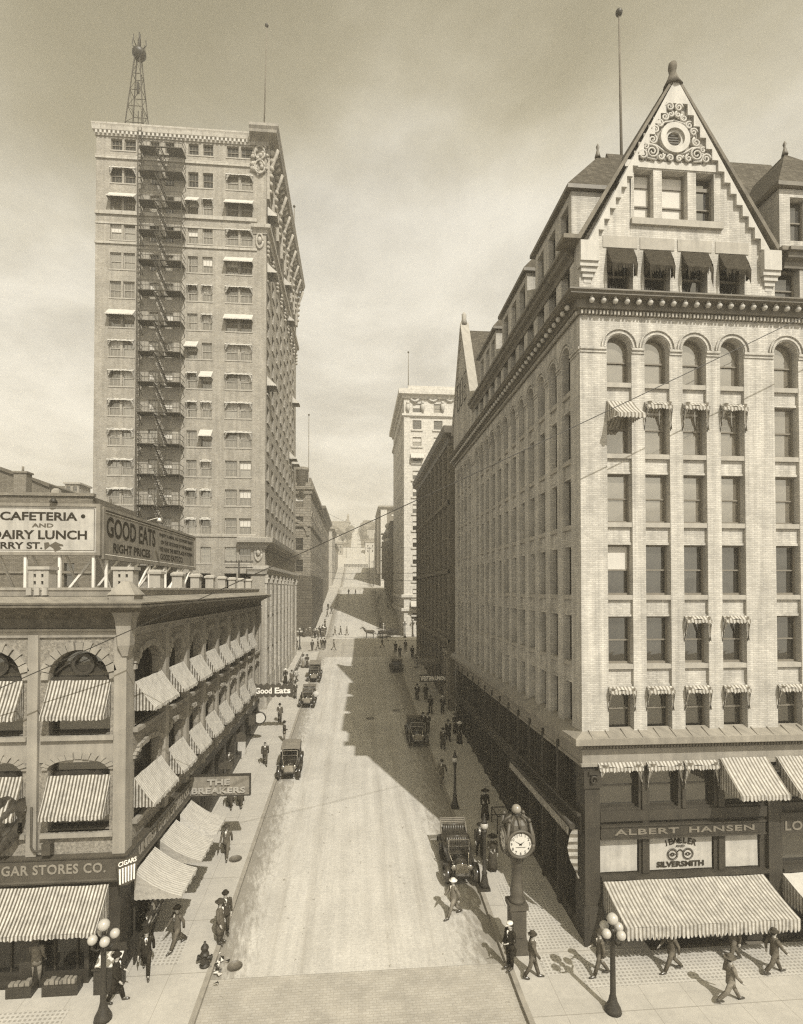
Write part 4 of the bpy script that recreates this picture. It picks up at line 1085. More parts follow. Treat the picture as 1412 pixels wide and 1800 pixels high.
wpart('border', m, M['letter_pale'], t2)
m = MB(); m.tube([(XB, by(258), zt2), (XB+.5, by(258), zt2+.15), (XB+.6, by(258), zt2+.1)], .02, 5); m.lathe([(.05,.1),(.14,-.08)], 8, (XB+.6, by(258), zt2+.05)); wpart('lamp', m, M['wood_white'], t2)
braces(t2, XB-.05, YB+.3, XB-.05, YB2-.2, 6, -1, 0, zb2, zt2-.3)
for i in range(5):
    m = MB(); y = YB+1.2+2.3*i; m.bar((XB-.02, y, 14.75), (XB-.02, y+1.9, zb2+.05), .07); wpart('brace', m, M['wood_white'], t2)
# roof-top telegraph pole with two cross arms
t = thing('telegraph_pole', 'short roof-top telegraph pole with cross arm and insulators, before the tower', 'pole', (onY(420,1020,50).x, 50, 14.7))
zt = onY(420, 985, 50).z; m = MB(); m.tube([(0,0,0), (0,0,zt-14.7)], [.1,.08], 6); part('pole', m, M['wood_dark'], t)
m = MB(); zz = zt-14.9; m.box(-1.25, 1.25, -.06, .06, zz, zz+.1); m.box(-1.2, 1.2, -.06, .06, zz-.5, zz-.4); part('cross_arm', m, M['wood_dark'], t)
for k in range(6):
    m = MB(); m.lathe([(.03,0),(.05,.06),(.03,.12)], 6, (-1.15+.46*k, 0, zz+.1)); part('insulator', m, M['iron'], t)

# ------------------------------------------------------------------ brick tower (left)
YT = 56.0; XT0, XT1 = onY(166, 580, YT).x, onY(467, 700, YT).x; ZT = onY(320, 229, YT).z; TE = 84.0
b = Building('office_tower', 'tall tan brick office tower with an iron fire escape down its face, at left', 'building', (XT1, YT, 0))
tz = lambda py: onY(320, py, YT).z
tx = lambda px: onY(px, 579, YT).x
rows = [(tz(271), tz(251)), (tz(328), tz(301))] + [(tz(q), tz(q-29)) for q in (376, 427, 478, 528, 579, 630, 682, 733, 785, 837, 888, 939, 990)]
colT = [(192,212),(216,236),(262,278),(288,304),(329,347),(355,373),(397,418),(422,443)]
w = MB(); hl = [(tx(a), tx(c), z0, z1) for a, c in colT for z0, z1 in rows] + [(tx(a), tx(c), 5+3.2*k, 7+3.2*k) for a, c in colT for k in range(4)]
PT = facade(w, (0, YT), NF, XT0, XT1, 0, ZT, hl, .3)
sy = [57.55+3.22*k for k in range(8)]
srow = [(z0, z1) for z0, z1 in rows[:14]]
hs = [(y-.75, y+.75, z0, z1) for y in sy for z0, z1 in srow] + [(y-.8, y+.8, 6.4+3.4*k, 8.9+3.4*k) for y in sy for k in range(3)]
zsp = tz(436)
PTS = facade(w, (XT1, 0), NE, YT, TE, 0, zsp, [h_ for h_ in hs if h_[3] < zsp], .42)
facade(w, (XT1, 0), NE, YT, TE, zsp, ZT, [h_ for h_ in hs if h_[3] > zsp], .42, 2)  # upper storeys in the darker terracotta
w.poly([(XT0, YT, 0), (XT0, YT, ZT), (XT0, TE, ZT), (XT0, TE, 0)]); w.poly([(XT0, TE, 0), (XT0, TE, ZT), (XT1, TE, ZT), (XT1, TE, 0)]); w.poly([(XT0, YT, ZT), (XT1, YT, ZT), (XT1, TE, ZT), (XT0, TE, ZT)])
det = MB()
for a, c in ((192,236),(329,373),(397,443)):
    for z0, z1 in rows: blk(PT, det, tx(a)-.08, tx(c)+.08, z0-.12, z0, -.05, .1)
for y in sy:
    for z0, z1 in srow: blk(PTS, det, y-.85, y+.85, z0-.16, z0, -.12, .1)
w.add(det, None, {0:1})
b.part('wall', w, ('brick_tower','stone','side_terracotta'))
up = MB()    # smooth stone facing of the upper and lowest storeys
for z0, z1, pr in ((tz(287), tz(281), .14), (tz(384), tz(378), .16), (tz(400), tz(396), .06), (tz(435), tz(431), .12), (tz(943), tz(938), .1)):
    blk(PT, up, XT0-.05, XT1-.9, z0, z1, -pr, 0)
b.part('belt_course', up, 'stone_tower')
rg = random.Random(3)
for ri, (z0, z1) in enumerate(rows):
    for ci, (a, c) in enumerate(colT):
        b.win(PT, NF, (tx(a)+tx(c))/2, z0, tx(c)-tx(a), z1-z0, .2, 0., 'sash4', rg.choice((0,0,1,0,2,4)) if ri > 1 else 0, 'stone', 'glass_tower')
    if ri < 14:
        for y in sy: b.win(PTS, NE, y, z0, 1.5, z1-z0, .34, 0., 'sash', rg.choice((0,0,0,1)), 'sash', 'glass_side')
for y in sy:
    for k in range(3): b.win(PTS, NE, y, 6.4+3.4*k, 1.6, 2.5, .36, 0., 'sash', 0, 'sash', 'glass_side')
# open pale awnings and folded ones
opened = {(0,2),(0,6),(3,2),(3,4),(3,6)}; AT = ('canvas','canvas','iron')
grp = [(192,236),(329,347),(397,443)]
for ri, (z0, z1) in enumerate(rows[:14]):
    if ri == 0: continue
    for gi, (a, c) in ((0, (192,236)), (1, (329,347)), (2, (355,373)), (3, (397,443))):
        uc, ww = (tx(a)+tx(c))/2, tx(c)-tx(a)+.1
        if (gi, ri) in opened or (gi, ri) in {(1,2),(1,7),(2,8),(2,10)}: put_awning(b, PT, NF, uc, z1+.1, -.02, 'open', ww+.15, 1.7, AT, 0, proj=.75, drop=.75, val=.12)
        elif rg.random() < .66: put_awning(b, PT, NF, uc, z1+.05, -.01, 'folded', ww, 1.75, AT, ri+gi, proj=.25)
for ri, yi in ((2, 0), (4, 0), (8, 0), (3, 5), (2, 4), (9, 6), (9, 7), (6, 7)):
    z0, z1 = rows[ri]; put_awning(b, PTS, NE, sy[yi], z1+.1, -.02, 'open', 1.8, 1.7, AT, 0, proj=.95, drop=.9, val=.12)
# crown
cr = MB(); cornice(cr, [(XT0, TE), (XT0, YT), (XT1-1.6, YT)], [(-.02, tz(248)), (.1, tz(248)), (.14, tz(243)), (.3, tz(240)), (.32, tz(234)), (.36, tz(231)), (.36, tz(228)), (-.3, tz(227))])
b.part('parapet_cornice', cr, 'stone_tower')
de = MB(); u = XT0
while u < XT1-1.8: blk(PT, de, u, u+.2, tz(246), tz(241), -.3, -.1); u += .42
b.part('dentil', de, 'stone_pale')['kind'] = 'stuff'
cr = MB(); zc1 = tz(238)
cornice(cr, [(XT1-1.55, YT), (XT1, YT), (XT1, TE)], [(-.02, zc1-.6), (.15, zc1-.6), (.25, zc1-.25), (.5, zc1-.15), (1.15, zc1), (1.2, zc1+.25), (1.35, zc1+.5), (1.35, zc1+.78), (-.3, zc1+.85)])
b.part('crown_cornice', cr, 'copper_roof')
zm = tz(395)
cr = MB(); cornice(cr, [(XT1-1.45, YT), (XT1, YT), (XT1, TE)], [(-.02, zm-.55), (.1, zm-.55), (.2, zm-.2), (.45, zm-.1), (.5, zm+.25), (-.02, zm+.35)]); b.part('middle_cornice', cr, 'stone_tower')
zl = tz(955)
cr = MB(); cornice(cr, [(XT1-2.6, YT), (XT1, YT), (XT1, TE)], [(-.02, zl-.5), (.15, zl-.5), (.3, zl-.1), (.85, zl+.1), (.95, zl+.55), (-.02, zl+.7)]); b.part('lower_cornice', cr, 'stone_tower')
zk = tz(1000)
cr = MB(); cornice(cr, [(XT1-1.7, YT), (XT1, YT), (XT1, TE)], [(-.02, zk-.5), (.2, zk-.5), (.3, zk-.2), (.42, zk), (.42, zk+.35), (-.02, zk+.4)]); b.part('base_cornice', cr, 'stone_tower')
# console brackets with masks and garlands under the crown, on the street side
cb = MB(); 
for k in range(9):
    y = YT+.55+3.36*k if k else YT+.5
    if y > TE-.2: y = TE-.4
    blk(PTS, cb, y-.3, y+.3, zc1-5.8, zc1-.6, -.28, 0); 
    for j in range(6): 
        z = zc1-.9-.8*j; cb.ball(PTS(y, z, -.5+.04*j), .34-.02*j, 8)
    cb.tube([PTS(y, zc1-.5, -1.0), PTS(y, zc1-1.4, -.75), PTS(y, zc1-2.6, -.35), PTS(y, zc1-3.6, -.3)], [.25,.22,.16,.1], 6)
    if k < 8:
        for q in (.25, .5, .75): cb.tube([PTS(y+3.36*q, zc1-.5, -.9), PTS(y+3.36*q, zc1-1.1, -.2)], [.16,.1], 5)
        blk(PTS, cb, y+.5, y+2.8, tz(300)+.15, tz(300)+.7, -.25, 0)
    for j in range(4): cb.ball(PTS(y, zm-1.1-.45*j, -.12), .2, 7)
b.part('console', cb, 'terracotta_dark')['kind'] = 'stuff'
# cartouches on the front corner pier
ca = MB(); xc = tx(456)
for zc_, hh in ((tz(262), 2.4), (tz(287), 1.2)):
    for k in range(10): 
        q = rg.uniform(-.75, .75); ca.ball(PT(xc+q, zc_+rg.uniform(-hh/2, hh/2), -.1), rg.uniform(.15, .3), 7)
    ring_pts = [PT(xc+.5*math.cos(a), zc_+.7*math.sin(a), -.22) for a in [2*math.pi*k/12 for k in range(13)]]; ca.tube(ring_pts, .1, 5)
for zc_ in (tz(417), tz(972)):
    ca.tube([PT(xc+.33*math.cos(a), zc_+.75*math.sin(a), -.05) for a in [2*math.pi*k/14 for k in range(15)]], .12, 5); ca.ball(PT(xc, zc_+.1, 0), .25, 8, sz=1.6)
b.part('cartouche', ca, 'stone_tower')['kind'] = 'stuff'
# pilasters and capitals of the lower storeys, ashlar base
pl = MB(); ed = [YT+.02]+[y+1.61 for y in sy[:7]]+[TE-.5]
for k, y in enumerate(ed):
    blk(PTS, pl, y, y+.5, G(y)+.1, zk-1.4, -.22, 0); blk(PTS, pl, y-.08, y+.58, zk-1.4, zk-.55, -.32, 0)
    for j in range(3): pl.ball(PTS(y+.08+.17*j, zk-.95, -.32), .13, 6)
for y in sy: blk(PTS, pl, y-.95, y+.95, 9.0, 9.7, -.1, .2); blk(PTS, pl, y-.95, y+.95, 12.4, 13.1, -.1, .2)
b.part('pilaster', pl, 'stone_tower')
pl = MB(); blk(PTS, pl, YT+.01, TE, 0, 6.0, -.12, 0)
b.part('plinth', pl, 'stone_tower')
# service pipe ladder beside the escape
ld = MB(); 
for a in (242, 248): ld.bar(PT(tx(a), 12, -.3), PT(tx(a), ZT+1.4, -.3), .07)
z = 14.
while z < ZT: ld.bar(PT(tx(242), z, -.3), PT(tx(248), z, -.3), .05); z += .6
b.part('ladder', ld, 'iron_rail')
# fire escape: a platform and a stair for every floor
fe = bpy.data.objects.new('fire_escape', MB().mesh('fire_escape', [])); 
fm = MB(); xa, xb = tx(251), tx(325); W_ = xb-xa
for u in (0, W_): 
    for v in (-1.25,): fm.bar((u, v, 10-0), (u, v, 54), .05)
fe = bpy.data.objects.new('fire_escape', fm.mesh('fire_escape', M['iron_rail'])); link(fe, b.e); fe.location = Vector((xa, YT, 0))-b.loc; fe['label'] = 'black iron fire escape zigzagging down the tower'
plats = [tz(q) for q in (277, 318, 369, 420, 471, 523, 575, 628, 680, 732, 786, 838, 891, 943, 995)]
pm = MB()
for k in range(15): v = -.06-1.2*k/14; pm.box(0, W_*.36, v-.03, v+.02, -.06, 0); pm.box(W_*.62, W_, v-.03, v+.02, -.06, 0)
for k in (0, 1, 2, 13, 14): v = -.06-1.2*k/14; pm.box(W_*.36, W_*.62, v-.03, v+.02, -.06, 0)
for u in (0, W_*.5, W_): pm.box(u-.04, u+.04, -1.28, 0, -.14, -.06)
for hgt in (.45, .95): pm.bar((0, -1.26, hgt), (W_, -1.26, hgt), .04); pm.bar((0, -1.26, hgt), (0, 0, hgt), .04); pm.bar((W_, -1.26, hgt), (W_, 0, hgt), .04)
for k in range(13): u = W_*k/12; pm.bar((u, -1.26, -.1), (u, -1.26, .95), .025)
for u in (0, W_): pm.bar((u, -1.2, -.1), (u, 0, -1.0), .05)
pme = pm.mesh('platform', M['iron_rail'])
stairs = {}
for i, z in enumerate(plats):
    o = bpy.data.objects.new('platform', pme); link(o, fe); o.location = (0, 0, z)
    if i and i < len(plats):
        dz = plats[i-1]-z; k = round(dz, 1)
        if k not in stairs:
            sm = MB(); x0, x1 = W_*.34, W_*.66
            for v in (-.55, -1.15): 
                sm.bar((x0, v, dz), (x1, v, 0), .07); sm.bar((x0, v, dz+.8), (x1, v, .8), .04)
            for j in range(11): q = (j+.5)/11; sm.box(x0+(x1-x0)*q-.12, x0+(x1-x0)*q+.12, -1.15, -.55, dz*(1-q)-.02, dz*(1-q)+.02)
            stairs[k] = sm.mesh('stair', M['iron_rail'])
        o = bpy.data.objects.new('stair', stairs[k]); link(o, fe); o.location = (0, 0, z)
b.finish()
tower_top = ZT
# mast, flagpoles
t = thing('lattice_mast', 'tapering lattice mast with a dark bowl and prongs on top, on the tower roof', 'mast', (onY(242,222,YT+5).x, YT+5, ZT))
zz = onY(242, 104, YT+5).z-ZT; bw_ = 1.25; tw = .28; m = MB()
cs = ((-1,-1),(1,-1),(1,1),(-1,1))
for i, (sx, sy_) in enumerate(cs): 
    m.bar((sx*bw_, sy_*bw_, 0), (sx*tw, sy_*tw, zz), .09)
for k in range(6):
    q, q2 = k/6, (k+1)/6; r0, r1 = bw_+(tw-bw_)*q, bw_+(tw-bw_)*q2
    for i in range(4):
        (ax, ay), (cx_, cy_) = cs[i], cs[(i+1) % 4]
        m.bar((ax*r1, ay*r1, zz*q2), (cx_*r1, cy_*r1, zz*q2), .05)
        m.bar((ax*r0, ay*r0, zz*q), (cx_*r1, cy_*r1, zz*q2), .035) if k % 2 else m.bar((cx_*r0, cy_*r0, zz*q), (ax*r1, ay*r1, zz*q2), .035)
part('lattice', m, M['iron_rail'], t)
m = MB(); m.lathe([(.1, -.1), (.45, .05), (.72, .45), (.74, .75), (.5, 1.1), (.2, 1.3), (.16, 2.2)], 12, (.1, 0, zz)); part('bowl', m, M['iron'], t)
m = MB()
for k in range(6): a = 2*math.pi*k/6; m.tube([(.1+.3*math.cos(a), .3*math.sin(a), zz+1.1), (.1+.75*math.cos(a), .75*math.sin(a), zz+1.6), (.1+.7*math.cos(a), .7*math.sin(a), zz+2.2)], .05, 5)
m.tube([(.1,0,zz+2.1), (.1,0,zz+3.0)], .06, 5); part('prongs', m, M['iron'], t)
m = MB(); m.box(-.75, .35, -.7, .5, 0, 1.5); m.box(-.85, .45, -.8, .6, 1.5, 1.62); part('cabin', m, M['iron_base'], t)
m = MB(); m.box(-.12, .12, -.12, .12, zz*.68, zz*.78); part('lamp_box', m, M['iron'], t)
def flagpole(px, py0, py1, Y, zb, label, lean=0., r=.1):
    p = onY(px, py0, Y); t = thing('flagpole', label, 'flagpole', (p.x, Y, zb)); h_ = onY(px, py1, Y).z-zb
    m = MB(); m.tube([(0,0,-.02), (lean*.5,0,h_*.5), (lean,0,h_)], [r, r*.8, r*.5], 6); part('pole', m, M['pole'], t)
    m = MB(); m.ball((lean,0,h_+.12), .2, 8); part('ball', m, M['iron'], t)
flagpole(464, 222, 46, YT+.8, ZT+.3, 'tall bare flagpole on the near roof corner of the tan tower',   .25, .09)
flagpole(517, 470, 364, 80, ZT, 'bare flagpole at the far roof corner of the tan tower', 0, .12)
flagpole(1093, 240, 26, Y0+6.4, 37.4, 'tall bare flagpole behind the ornamented gable', -.1, .085)

# ------------------------------------------------------------------ dark brick buildings behind the billboards
YD = 46.0; xr = onY(162, 950, YD).x; zp = onY(100, 872, YD).z
b = Building('brick_warehouse', 'dark flat-roofed brick building standing behind the billboards', 'building', (xr-6, YD, 0))
w = MB(); hl = [(xr-1.2-2.6*k, xr-.3-2.6*k, 15.3, 17.0) for k in range(0)]
q0 = onY(120, 1010, YD)
hl = [(q0.x-.35, q0.x+.45, 15.2, 17.1)]
PD = facade(w, (0, YD), NF, xr-26, xr, 0, zp, hl, .3)
w.poly([(xr, YD, 0), (xr, YD+9, 0), (xr, YD+9, zp), (xr, YD, zp)]); w.poly([(xr-26, YD, zp-.2), (xr, YD, zp-.2), (xr, YD+9, zp-.2), (xr-26, YD+9, zp-.2)]); w.poly([(xr-26, YD+9, 0), (xr, YD+9, 0), (xr, YD+9, zp), (xr-26, YD+9, zp)])
b.part('wall', w, 'brick_dark'); b.win(PD, NF, (hl[0][0]+hl[0][1])/2, 15.2, .8, 1.9, .2, 0., 'sash', 0, 'sash_dark')
m = MB(); blk(PD, m, xr-26, xr+.15, zp, zp+.25, -.15, .3); blk(PD, m, xr-26, xr+.05, onY(80,1008,YD).z, onY(80,1004,YD).z, -.12, 0); b.part('coping', m, 'brick_mid')
c = onY(99, 874, YD+5); m = MB(); m.rings([[(c.x+sx*q, YD+5+sy*q*.7, z) for sx, sy in ((-1,-1),(1,-1),(1,1),(-1,1))] for q, z in ((2.0, zp-.1), (1.9, zp+.15), (.35, zp+1.0), (.3, zp+1.3), (.15, zp+1.5))], sm=False); b.part('skylight', m, 'stone_grey')
c = onY(40, 860, YD+2); m = MB(); m.box(c.x-.5, c.x+.5, YD+1.6, YD+2.4, zp-.2, onY(40,833,YD+2).z); m.box(c.x-.6, c.x+.6, YD+1.5, YD+2.5, onY(40,833,YD+2).z, onY(40,830,YD+2).z); m.tube([(c.x, YD+2, onY(40,832,YD+2).z), (c.x, YD+2, onY(40,820,YD+2).z)], .09, 6); b.part('chimney', m, 'brick_mid')
b.finish()
Yg = 58.
b = Building('brick_hall', 'dark brick hall with a sloping gable roof, rising behind the flat-roofed warehouse at far left', 'building', (onY(0,850,Yg).x, Yg, 0))
m = MB(); gp = [(-60, 900), (-60, 862), (-30, 815), (17, 832), (62, 846), (88, 857), (88, 900)]
gp = [(onY(a, c, Yg).x, onY(a, c, Yg).z) for a, c in gp]; gp[0] = (gp[0][0], 0); gp[-1] = (gp[-1][0], 0)
m.prism(gp, lambda u, v, d: (u, d, v), Yg, Yg+14); b.part('wall', m, 'brick_dark')
m = MB(); 
for (a, za), (c, zc_) in zip(gp[1:5], gp[2:6]): m.hexa([(a, Yg-.2, za), (c, Yg-.2, zc_), (c, Yg+14.2, zc_), (a, Yg+14.2, za), (a, Yg-.2, za+.3), (c, Yg-.2, zc_+.3), (c, Yg+14.2, zc_+.3), (a, Yg+14.2, za+.3)])
b.part('roof', m, 'tar'); b.finish()
Yq = 100.; c = onY(126, 860, Yq)
b = Building('lantern_house', 'small pale roof lantern house with windows, seen over the warehouse skylight', 'building', (c.x, Yq, 0))
m = MB(); z0, z1 = onY(126, 873, Yq).z, onY(126, 851, Yq).z
hl = [(c.x-.9, c.x-.2, z0+.9, z1-.4), (c.x+.2, c.x+.9, z0+.9, z1-.4)]
Pq = facade(m, (0, Yq), NF, c.x-1.1, c.x+1.3, 0, z1, hl, .2); m.box(c.x-1.1, c.x+1.3, Yq+.4, Yq+4, 0, z1-.01); b.part('wall', m, 'stone_grey')
for h_ in hl: b.win(Pq, NF, (h_[0]+h_[1])/2, h_[2], .7, h_[3]-h_[2], .12)
m = MB(); m.box(c.x-1.35, c.x+1.55, Yq-.25, Yq+4.2, z1, z1+.3); b.part('roof', m, 'stone')
m = MB(); m.box(c.x-7, c.x-1.2, Yq+1, Yq+8, 0, z1-.15); m.box(c.x+1.35, c.x+6, Yq+1, Yq+8, 0, z0+.6); b.part('wing', m, 'brick_mid'); b.finish()
# ------------------------------------------------------------------ buildings further up the street
def simple(name, label, x0, y0, y1, x1, ztop, side, ncol, nrow, zlow, wall, front=None, hh=1.9, ww=1.1, pane=(0,), sash='sash_dark', depth=.3, gl='glass_side', pair=False, fww=None):
    """block on one side of the street: its street face at x0 between y0..y1, its near face at y0; front=(ncol,u0,du)"""
    b = Building(name, label, 'building', (x0, y0, G(y0)))
    N = NS if side > 0 else NE; w = MB(); dz = (ztop-1.2-zlow)/nrow; q = random.Random(len(label)*7+ncol)
    def cols_(a, c, n):
        d = (c-a)/n
        for k in range(n):
            m_ = a+d*(k+.5)
            if pair: yield (m_-ww*1.05, m_-.12); yield (m_+.12, m_+ww*1.05)
            else: yield (m_-ww/2, m_+ww/2)
    zr = [(zlow+dz*k+.5, zlow+dz*k+.5+hh) for k in range(nrow)]
    hs = []
    for y_a, y_c in cols_(y0, y1, ncol):
        for z0, z1 in zr:
            if z0 > G(y_c)+1: hs.append((-y_c, -y_a, z0, z1) if side > 0 else (y_a, y_c, z0, z1))
    U0, U1 = (-y1, -y0) if side > 0 else (y0, y1)
    P = facade(w, (x0, 0), N, U0, U1, G(y0)-.5, ztop, hs, depth)
    for h_ in hs: b.win(P, N, (h_[0]+h_[1])/2, h_[2], h_[1]-h_[0], h_[3]-h_[2], depth-.1, 0., 'sash', q.choice(pane), sash, gl)
    xa, xb = min(x0, x1), max(x0, x1); hf = []
    if front:
        for k in range(front[0]):
            xc = x0+side*(front[1]+front[2]*k); fw_ = fww or ww
            for z0, z1 in zr: hf.append((xc-fw_/2, xc+fw_/2, z0, z1))
    PFr = facade(w, (0, y0), NF, xa, xb, G(y0)-.5, ztop, hf, depth)
    for h_ in hf: b.win(PFr, NF, (h_[0]+h_[1])/2, h_[2], h_[1]-h_[0], h_[3]-h_[2], depth-.1, 0., 'sash', q.choice((0,1,1,4,2)) , 'sash', 'glass')
    w.poly([(xa, y0, ztop-.3), (xb, y0, ztop-.3), (xb, y1, ztop-.3), (xa, y1, ztop-.3)]); w.poly([(xa, y1, 0), (xb, y1, 0), (xb, y1, ztop), (xa, y1, ztop)])
    return b, w, P, PFr, zr
# dark brick block next to the gabled building
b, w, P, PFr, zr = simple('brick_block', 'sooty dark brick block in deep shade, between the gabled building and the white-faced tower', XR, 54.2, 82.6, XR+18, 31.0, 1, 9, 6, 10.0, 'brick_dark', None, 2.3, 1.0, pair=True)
tm_ = MB()
for y in [54.2+3.155*k for k in range(10)]: blk(P, tm_, -min(y+.3, 82.6), -max(y-.3, 54.2), 4, 29.6, -.2, 0)
for z in (9.6, 16.6, 23.6): blk(P, tm_, -82.6, -54.2, z, z+.4, -.28, 0)
for z0, z1 in zr: blk(P, tm_, -82.6, -54.2, z0-.22, z0-.02, -.1, 0)
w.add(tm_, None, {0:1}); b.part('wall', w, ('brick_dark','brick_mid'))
cm = MB(); cornice(cm, [(XR+12, 82.6), (XR, 82.6), (XR, 54.2), (XR+12, 54.2)], [(-.02, 29.7), (.15, 29.7), (.2, 30.2), (.65, 30.6), (.75, 31.3), (-.02, 31.5)]); b.part('cornice', cm, 'dark_cornice')
m = MB()
for k in range(8): y = 56+3.4*k; blk(P, m, -y-1.2, -y+1.2, G(y)+.3, 8.6, -.05, .05)
b.part('shop_window', m, 'iron_base')
m = MB(); m.box(XR-2.9, XR, 58.4, 61.6, G(59)+3.9, G(59)+4.15); 
for k in range(14): m.box(XR-2.9+.2*k, XR-2.8+.2*k, 58.34, 58.4, G(59)+4.15, G(59)+4.4)
b.part('canopy', m, 'dark_cornice')
m = MB(); blk(P, m, -57.4, -56.5, 3.0, 8.4, -.16, 0); blk(P, m, -55.6, -54.8, 3.0, 8.4, -.16, 0); blk(P, m, -57.5, -54.7, 8.4, 8.8, -.25, 0); b.part('doorway', m, 'stone_grey')
b.finish()
# white-faced tower
WY = 106.4; ZW = onY(745, 690, WY).z
b, w, P, PFr, zr = simple('white_tower', 'tall white-faced office tower with a garlanded top storey, beyond the cross street on the right', XR, WY, 136, XR+22, ZW, 1, 8, 13, 9.5, 'stone_white', (5, 2.6, 4.2), 1.8, 1.2, (0,0,1), fww=1.75)
for h_ in range(5):
    xc = XR+2.6+4.2*h_
    for z0, z1 in zr: blk(PFr, w, xc-1.15, xc+1.15, z0-.32, z0, -.22, 0)
blk(PFr, w, XR, XR+1.1, G(WY), ZW, -.12, 0)
b.part('wall', w, 'stone_white')
for z, o_, h_ in ((ZW-.6, 1.05, 1.0), (onY(745,732,WY).z, .4, .4), (onY(720,1050,WY).z, .5, .5), (onY(720,1074,WY).z, .5, .5)):
    cm = MB(); cornice(cm, [(XR, 136), (XR, WY), (XR+22, WY)], [(-.02, z-h_*.7), (o_*.3, z-h_*.7), (o_*.4, z-h_*.2), (o_, z), (o_, z+h_), (-.02, z+h_+.1)]); b.part('cornice', cm, 'stone_white')
m = MB(); m.box(XR+.9, XR+21, WY+.5, WY+1, ZW+.4, ZW+1.5); b.part('parapet', m, 'stone_white')
for k, px in enumerate((729, 761, 791)):      # round wreathed windows
    m = MB(); c = onY(px, 698, WY)
    m.tube([PFr(c.x+.85*math.cos(a), c.z+.85*math.sin(a), -.12) for a in [2*math.pi*j/16 for j in range(17)]], .3, 6); b.part('wreath', m, 'stone_pale')
    m = MB(); m.prism([(c.x+.6*math.cos(2*math.pi*j/12), c.z+.6*math.sin(2*math.pi*j/12)) for j in range(12)], lambda u, v, d: PFr(u, v, -d), 0, .02); b.part('round_window', m, 'sash_dark')
for px in (717, 743, 778): 
    m = MB(); c = onY(px, 717, WY); m.tube([PFr(c.x, c.z-1.1, -.1), PFr(c.x, c.z, -.3), PFr(c.x, c.z+1.1, -.1)], [.2, .45, .3], 6); m.ball(PFr(c.x, c.z+.9, -.3), .35, 6); b.part('garland', m, 'stone_pale')
for x_, z_, pj in ((XR+2.6, onY(735,1056,WY).z, 1.4), (XR+2.6, zr[9][1]+.1, .9)): put_awning(b, PFr, NF, x_, z_, -.1, 'open', 2.6, 2, ('canvas','canvas','iron'), 0, proj=pj, drop=1.0, val=.2)
m = MB(); blk(PFr, m, XR+1.5, XR+5.5, G(WY)+3.2, onY(720,1078,WY).z-.4, -.02, .3); b.part('shop_window', m, 'wood_dark')
m = MB(); m.lathe([(1.5, 0), (1.5, 3.5), (1.8, 3.6), (1.0, 5.5), (.3, 6.5)], 10, (XR+13.2, WY+6, ZW)); b.part('roof_turret', m, 'terracotta_dark')
b.finish()
flagpole(718, 674, 620, WY+3, ZW+.4, 'thin flagpole on the roof of the white-faced tower', 0, .1)
# further right
b, w, P, PFr, zr = simple('bay_window_block', 'dark block with stacked bay windows, just beyond the white-faced tower', XR, 136.2, 180, XR+16, 31.5, 1, 9, 5, 14.5, 'brick_dark', None, 1.8, 1.1)
b.part('wall', w, 'brick_dark')
cm = MB(); cornice(cm, [(XR, 180), (XR, 136.2), (XR+14, 136.2)], [(-.02, 31), (.2, 31), (.9, 31.6), (.9, 32), (-.02, 32.2)]); b.part('cornice', cm, 'dark_cornice')
for y in (146, 156, 172):
    m = MB(); 
    m.prism([(XR, y-2), (XR-1.2, y-1.1), (XR-1.2, y+1.1), (XR, y+2)][::-1], lambda u, v, d: (u, v, d), G(y)+4.5, 30)
    for k in range(4): m.prism([(XR, y-2.1), (XR-1.4, y-1.2), (XR-1.4, y+1.2), (XR, y+2.1)][::-1], lambda u, v, d: (u, v, d), G(y)+6+4.2*k, G(y)+6.3+4.2*k)
    b.part('bay_window', m, 'brick_mid')
m = MB(); 
for z in (27.5, 29.6, 31.2): m.ball((XR-1.2, 139.5, z), .75, 10)
m.bar((XR-1.2, 139.5, 27), (XR, 139.5, 27), .1); b.part('globe_lamps', m, 'globe')
b.finish()
b, w, P, PFr, zr = simple('corner_hotel', 'mid-rise brick hotel with one pale corner strip, beyond the third crossing', XR, 205, 234, XR+22, 46.0, 1, 7, 7, 19.5, 'brick_mid', (4, 4.6, 3.2), 1.9, 1.1)
b.part('wall', w, 'brick_mid')
m = MB(); blk(PFr, m, XR, XR+2.3, 16, 46, -.25, 0); b.part('corner_strip', m, 'stone_white')
cm = MB(); cornice(cm, [(XR, 234), (XR, 205), (XR+22, 205)], [(-.02, 45), (.2, 45), (1.0, 45.8), (1.0, 46.4), (-.02, 46.6)]); b.part('cornice', cm, 'stone_grey')
for y in (208, 214, 220, 226):
    m = MB(); m.prism([(XR, y-2), (XR-1.3, y-1.1), (XR-1.3, y+1.1), (XR, y+2)][::-1], lambda u, v, d: (u, v, d), 21, 44); b.part('bay_window', m, 'brick_mid')
m = MB(); 
for k in range(6): m.box(XR+2.6, XR+7.2, 203.8, 205, 20+3.6*k, 20.15+3.6*k); m.bar((XR+2.6, 203.85, 21+3.6*k), (XR+7.2, 203.85, 21+3.6*k), .08)
b.part('fire_escape', m, 'iron_rail'); b.finish()
b, w, P, PFr, zr = simple('terrace_block', 'grey terrace block on the hill, right of the climbing street', XR, 236, 275, XR+16, 43.0, 1, 7, 4, 28.5, 'brick_mid', (3, 2.5, 4), 1.9, 1.2)
b.part('wall', w, 'stone_grey'); b.finish()
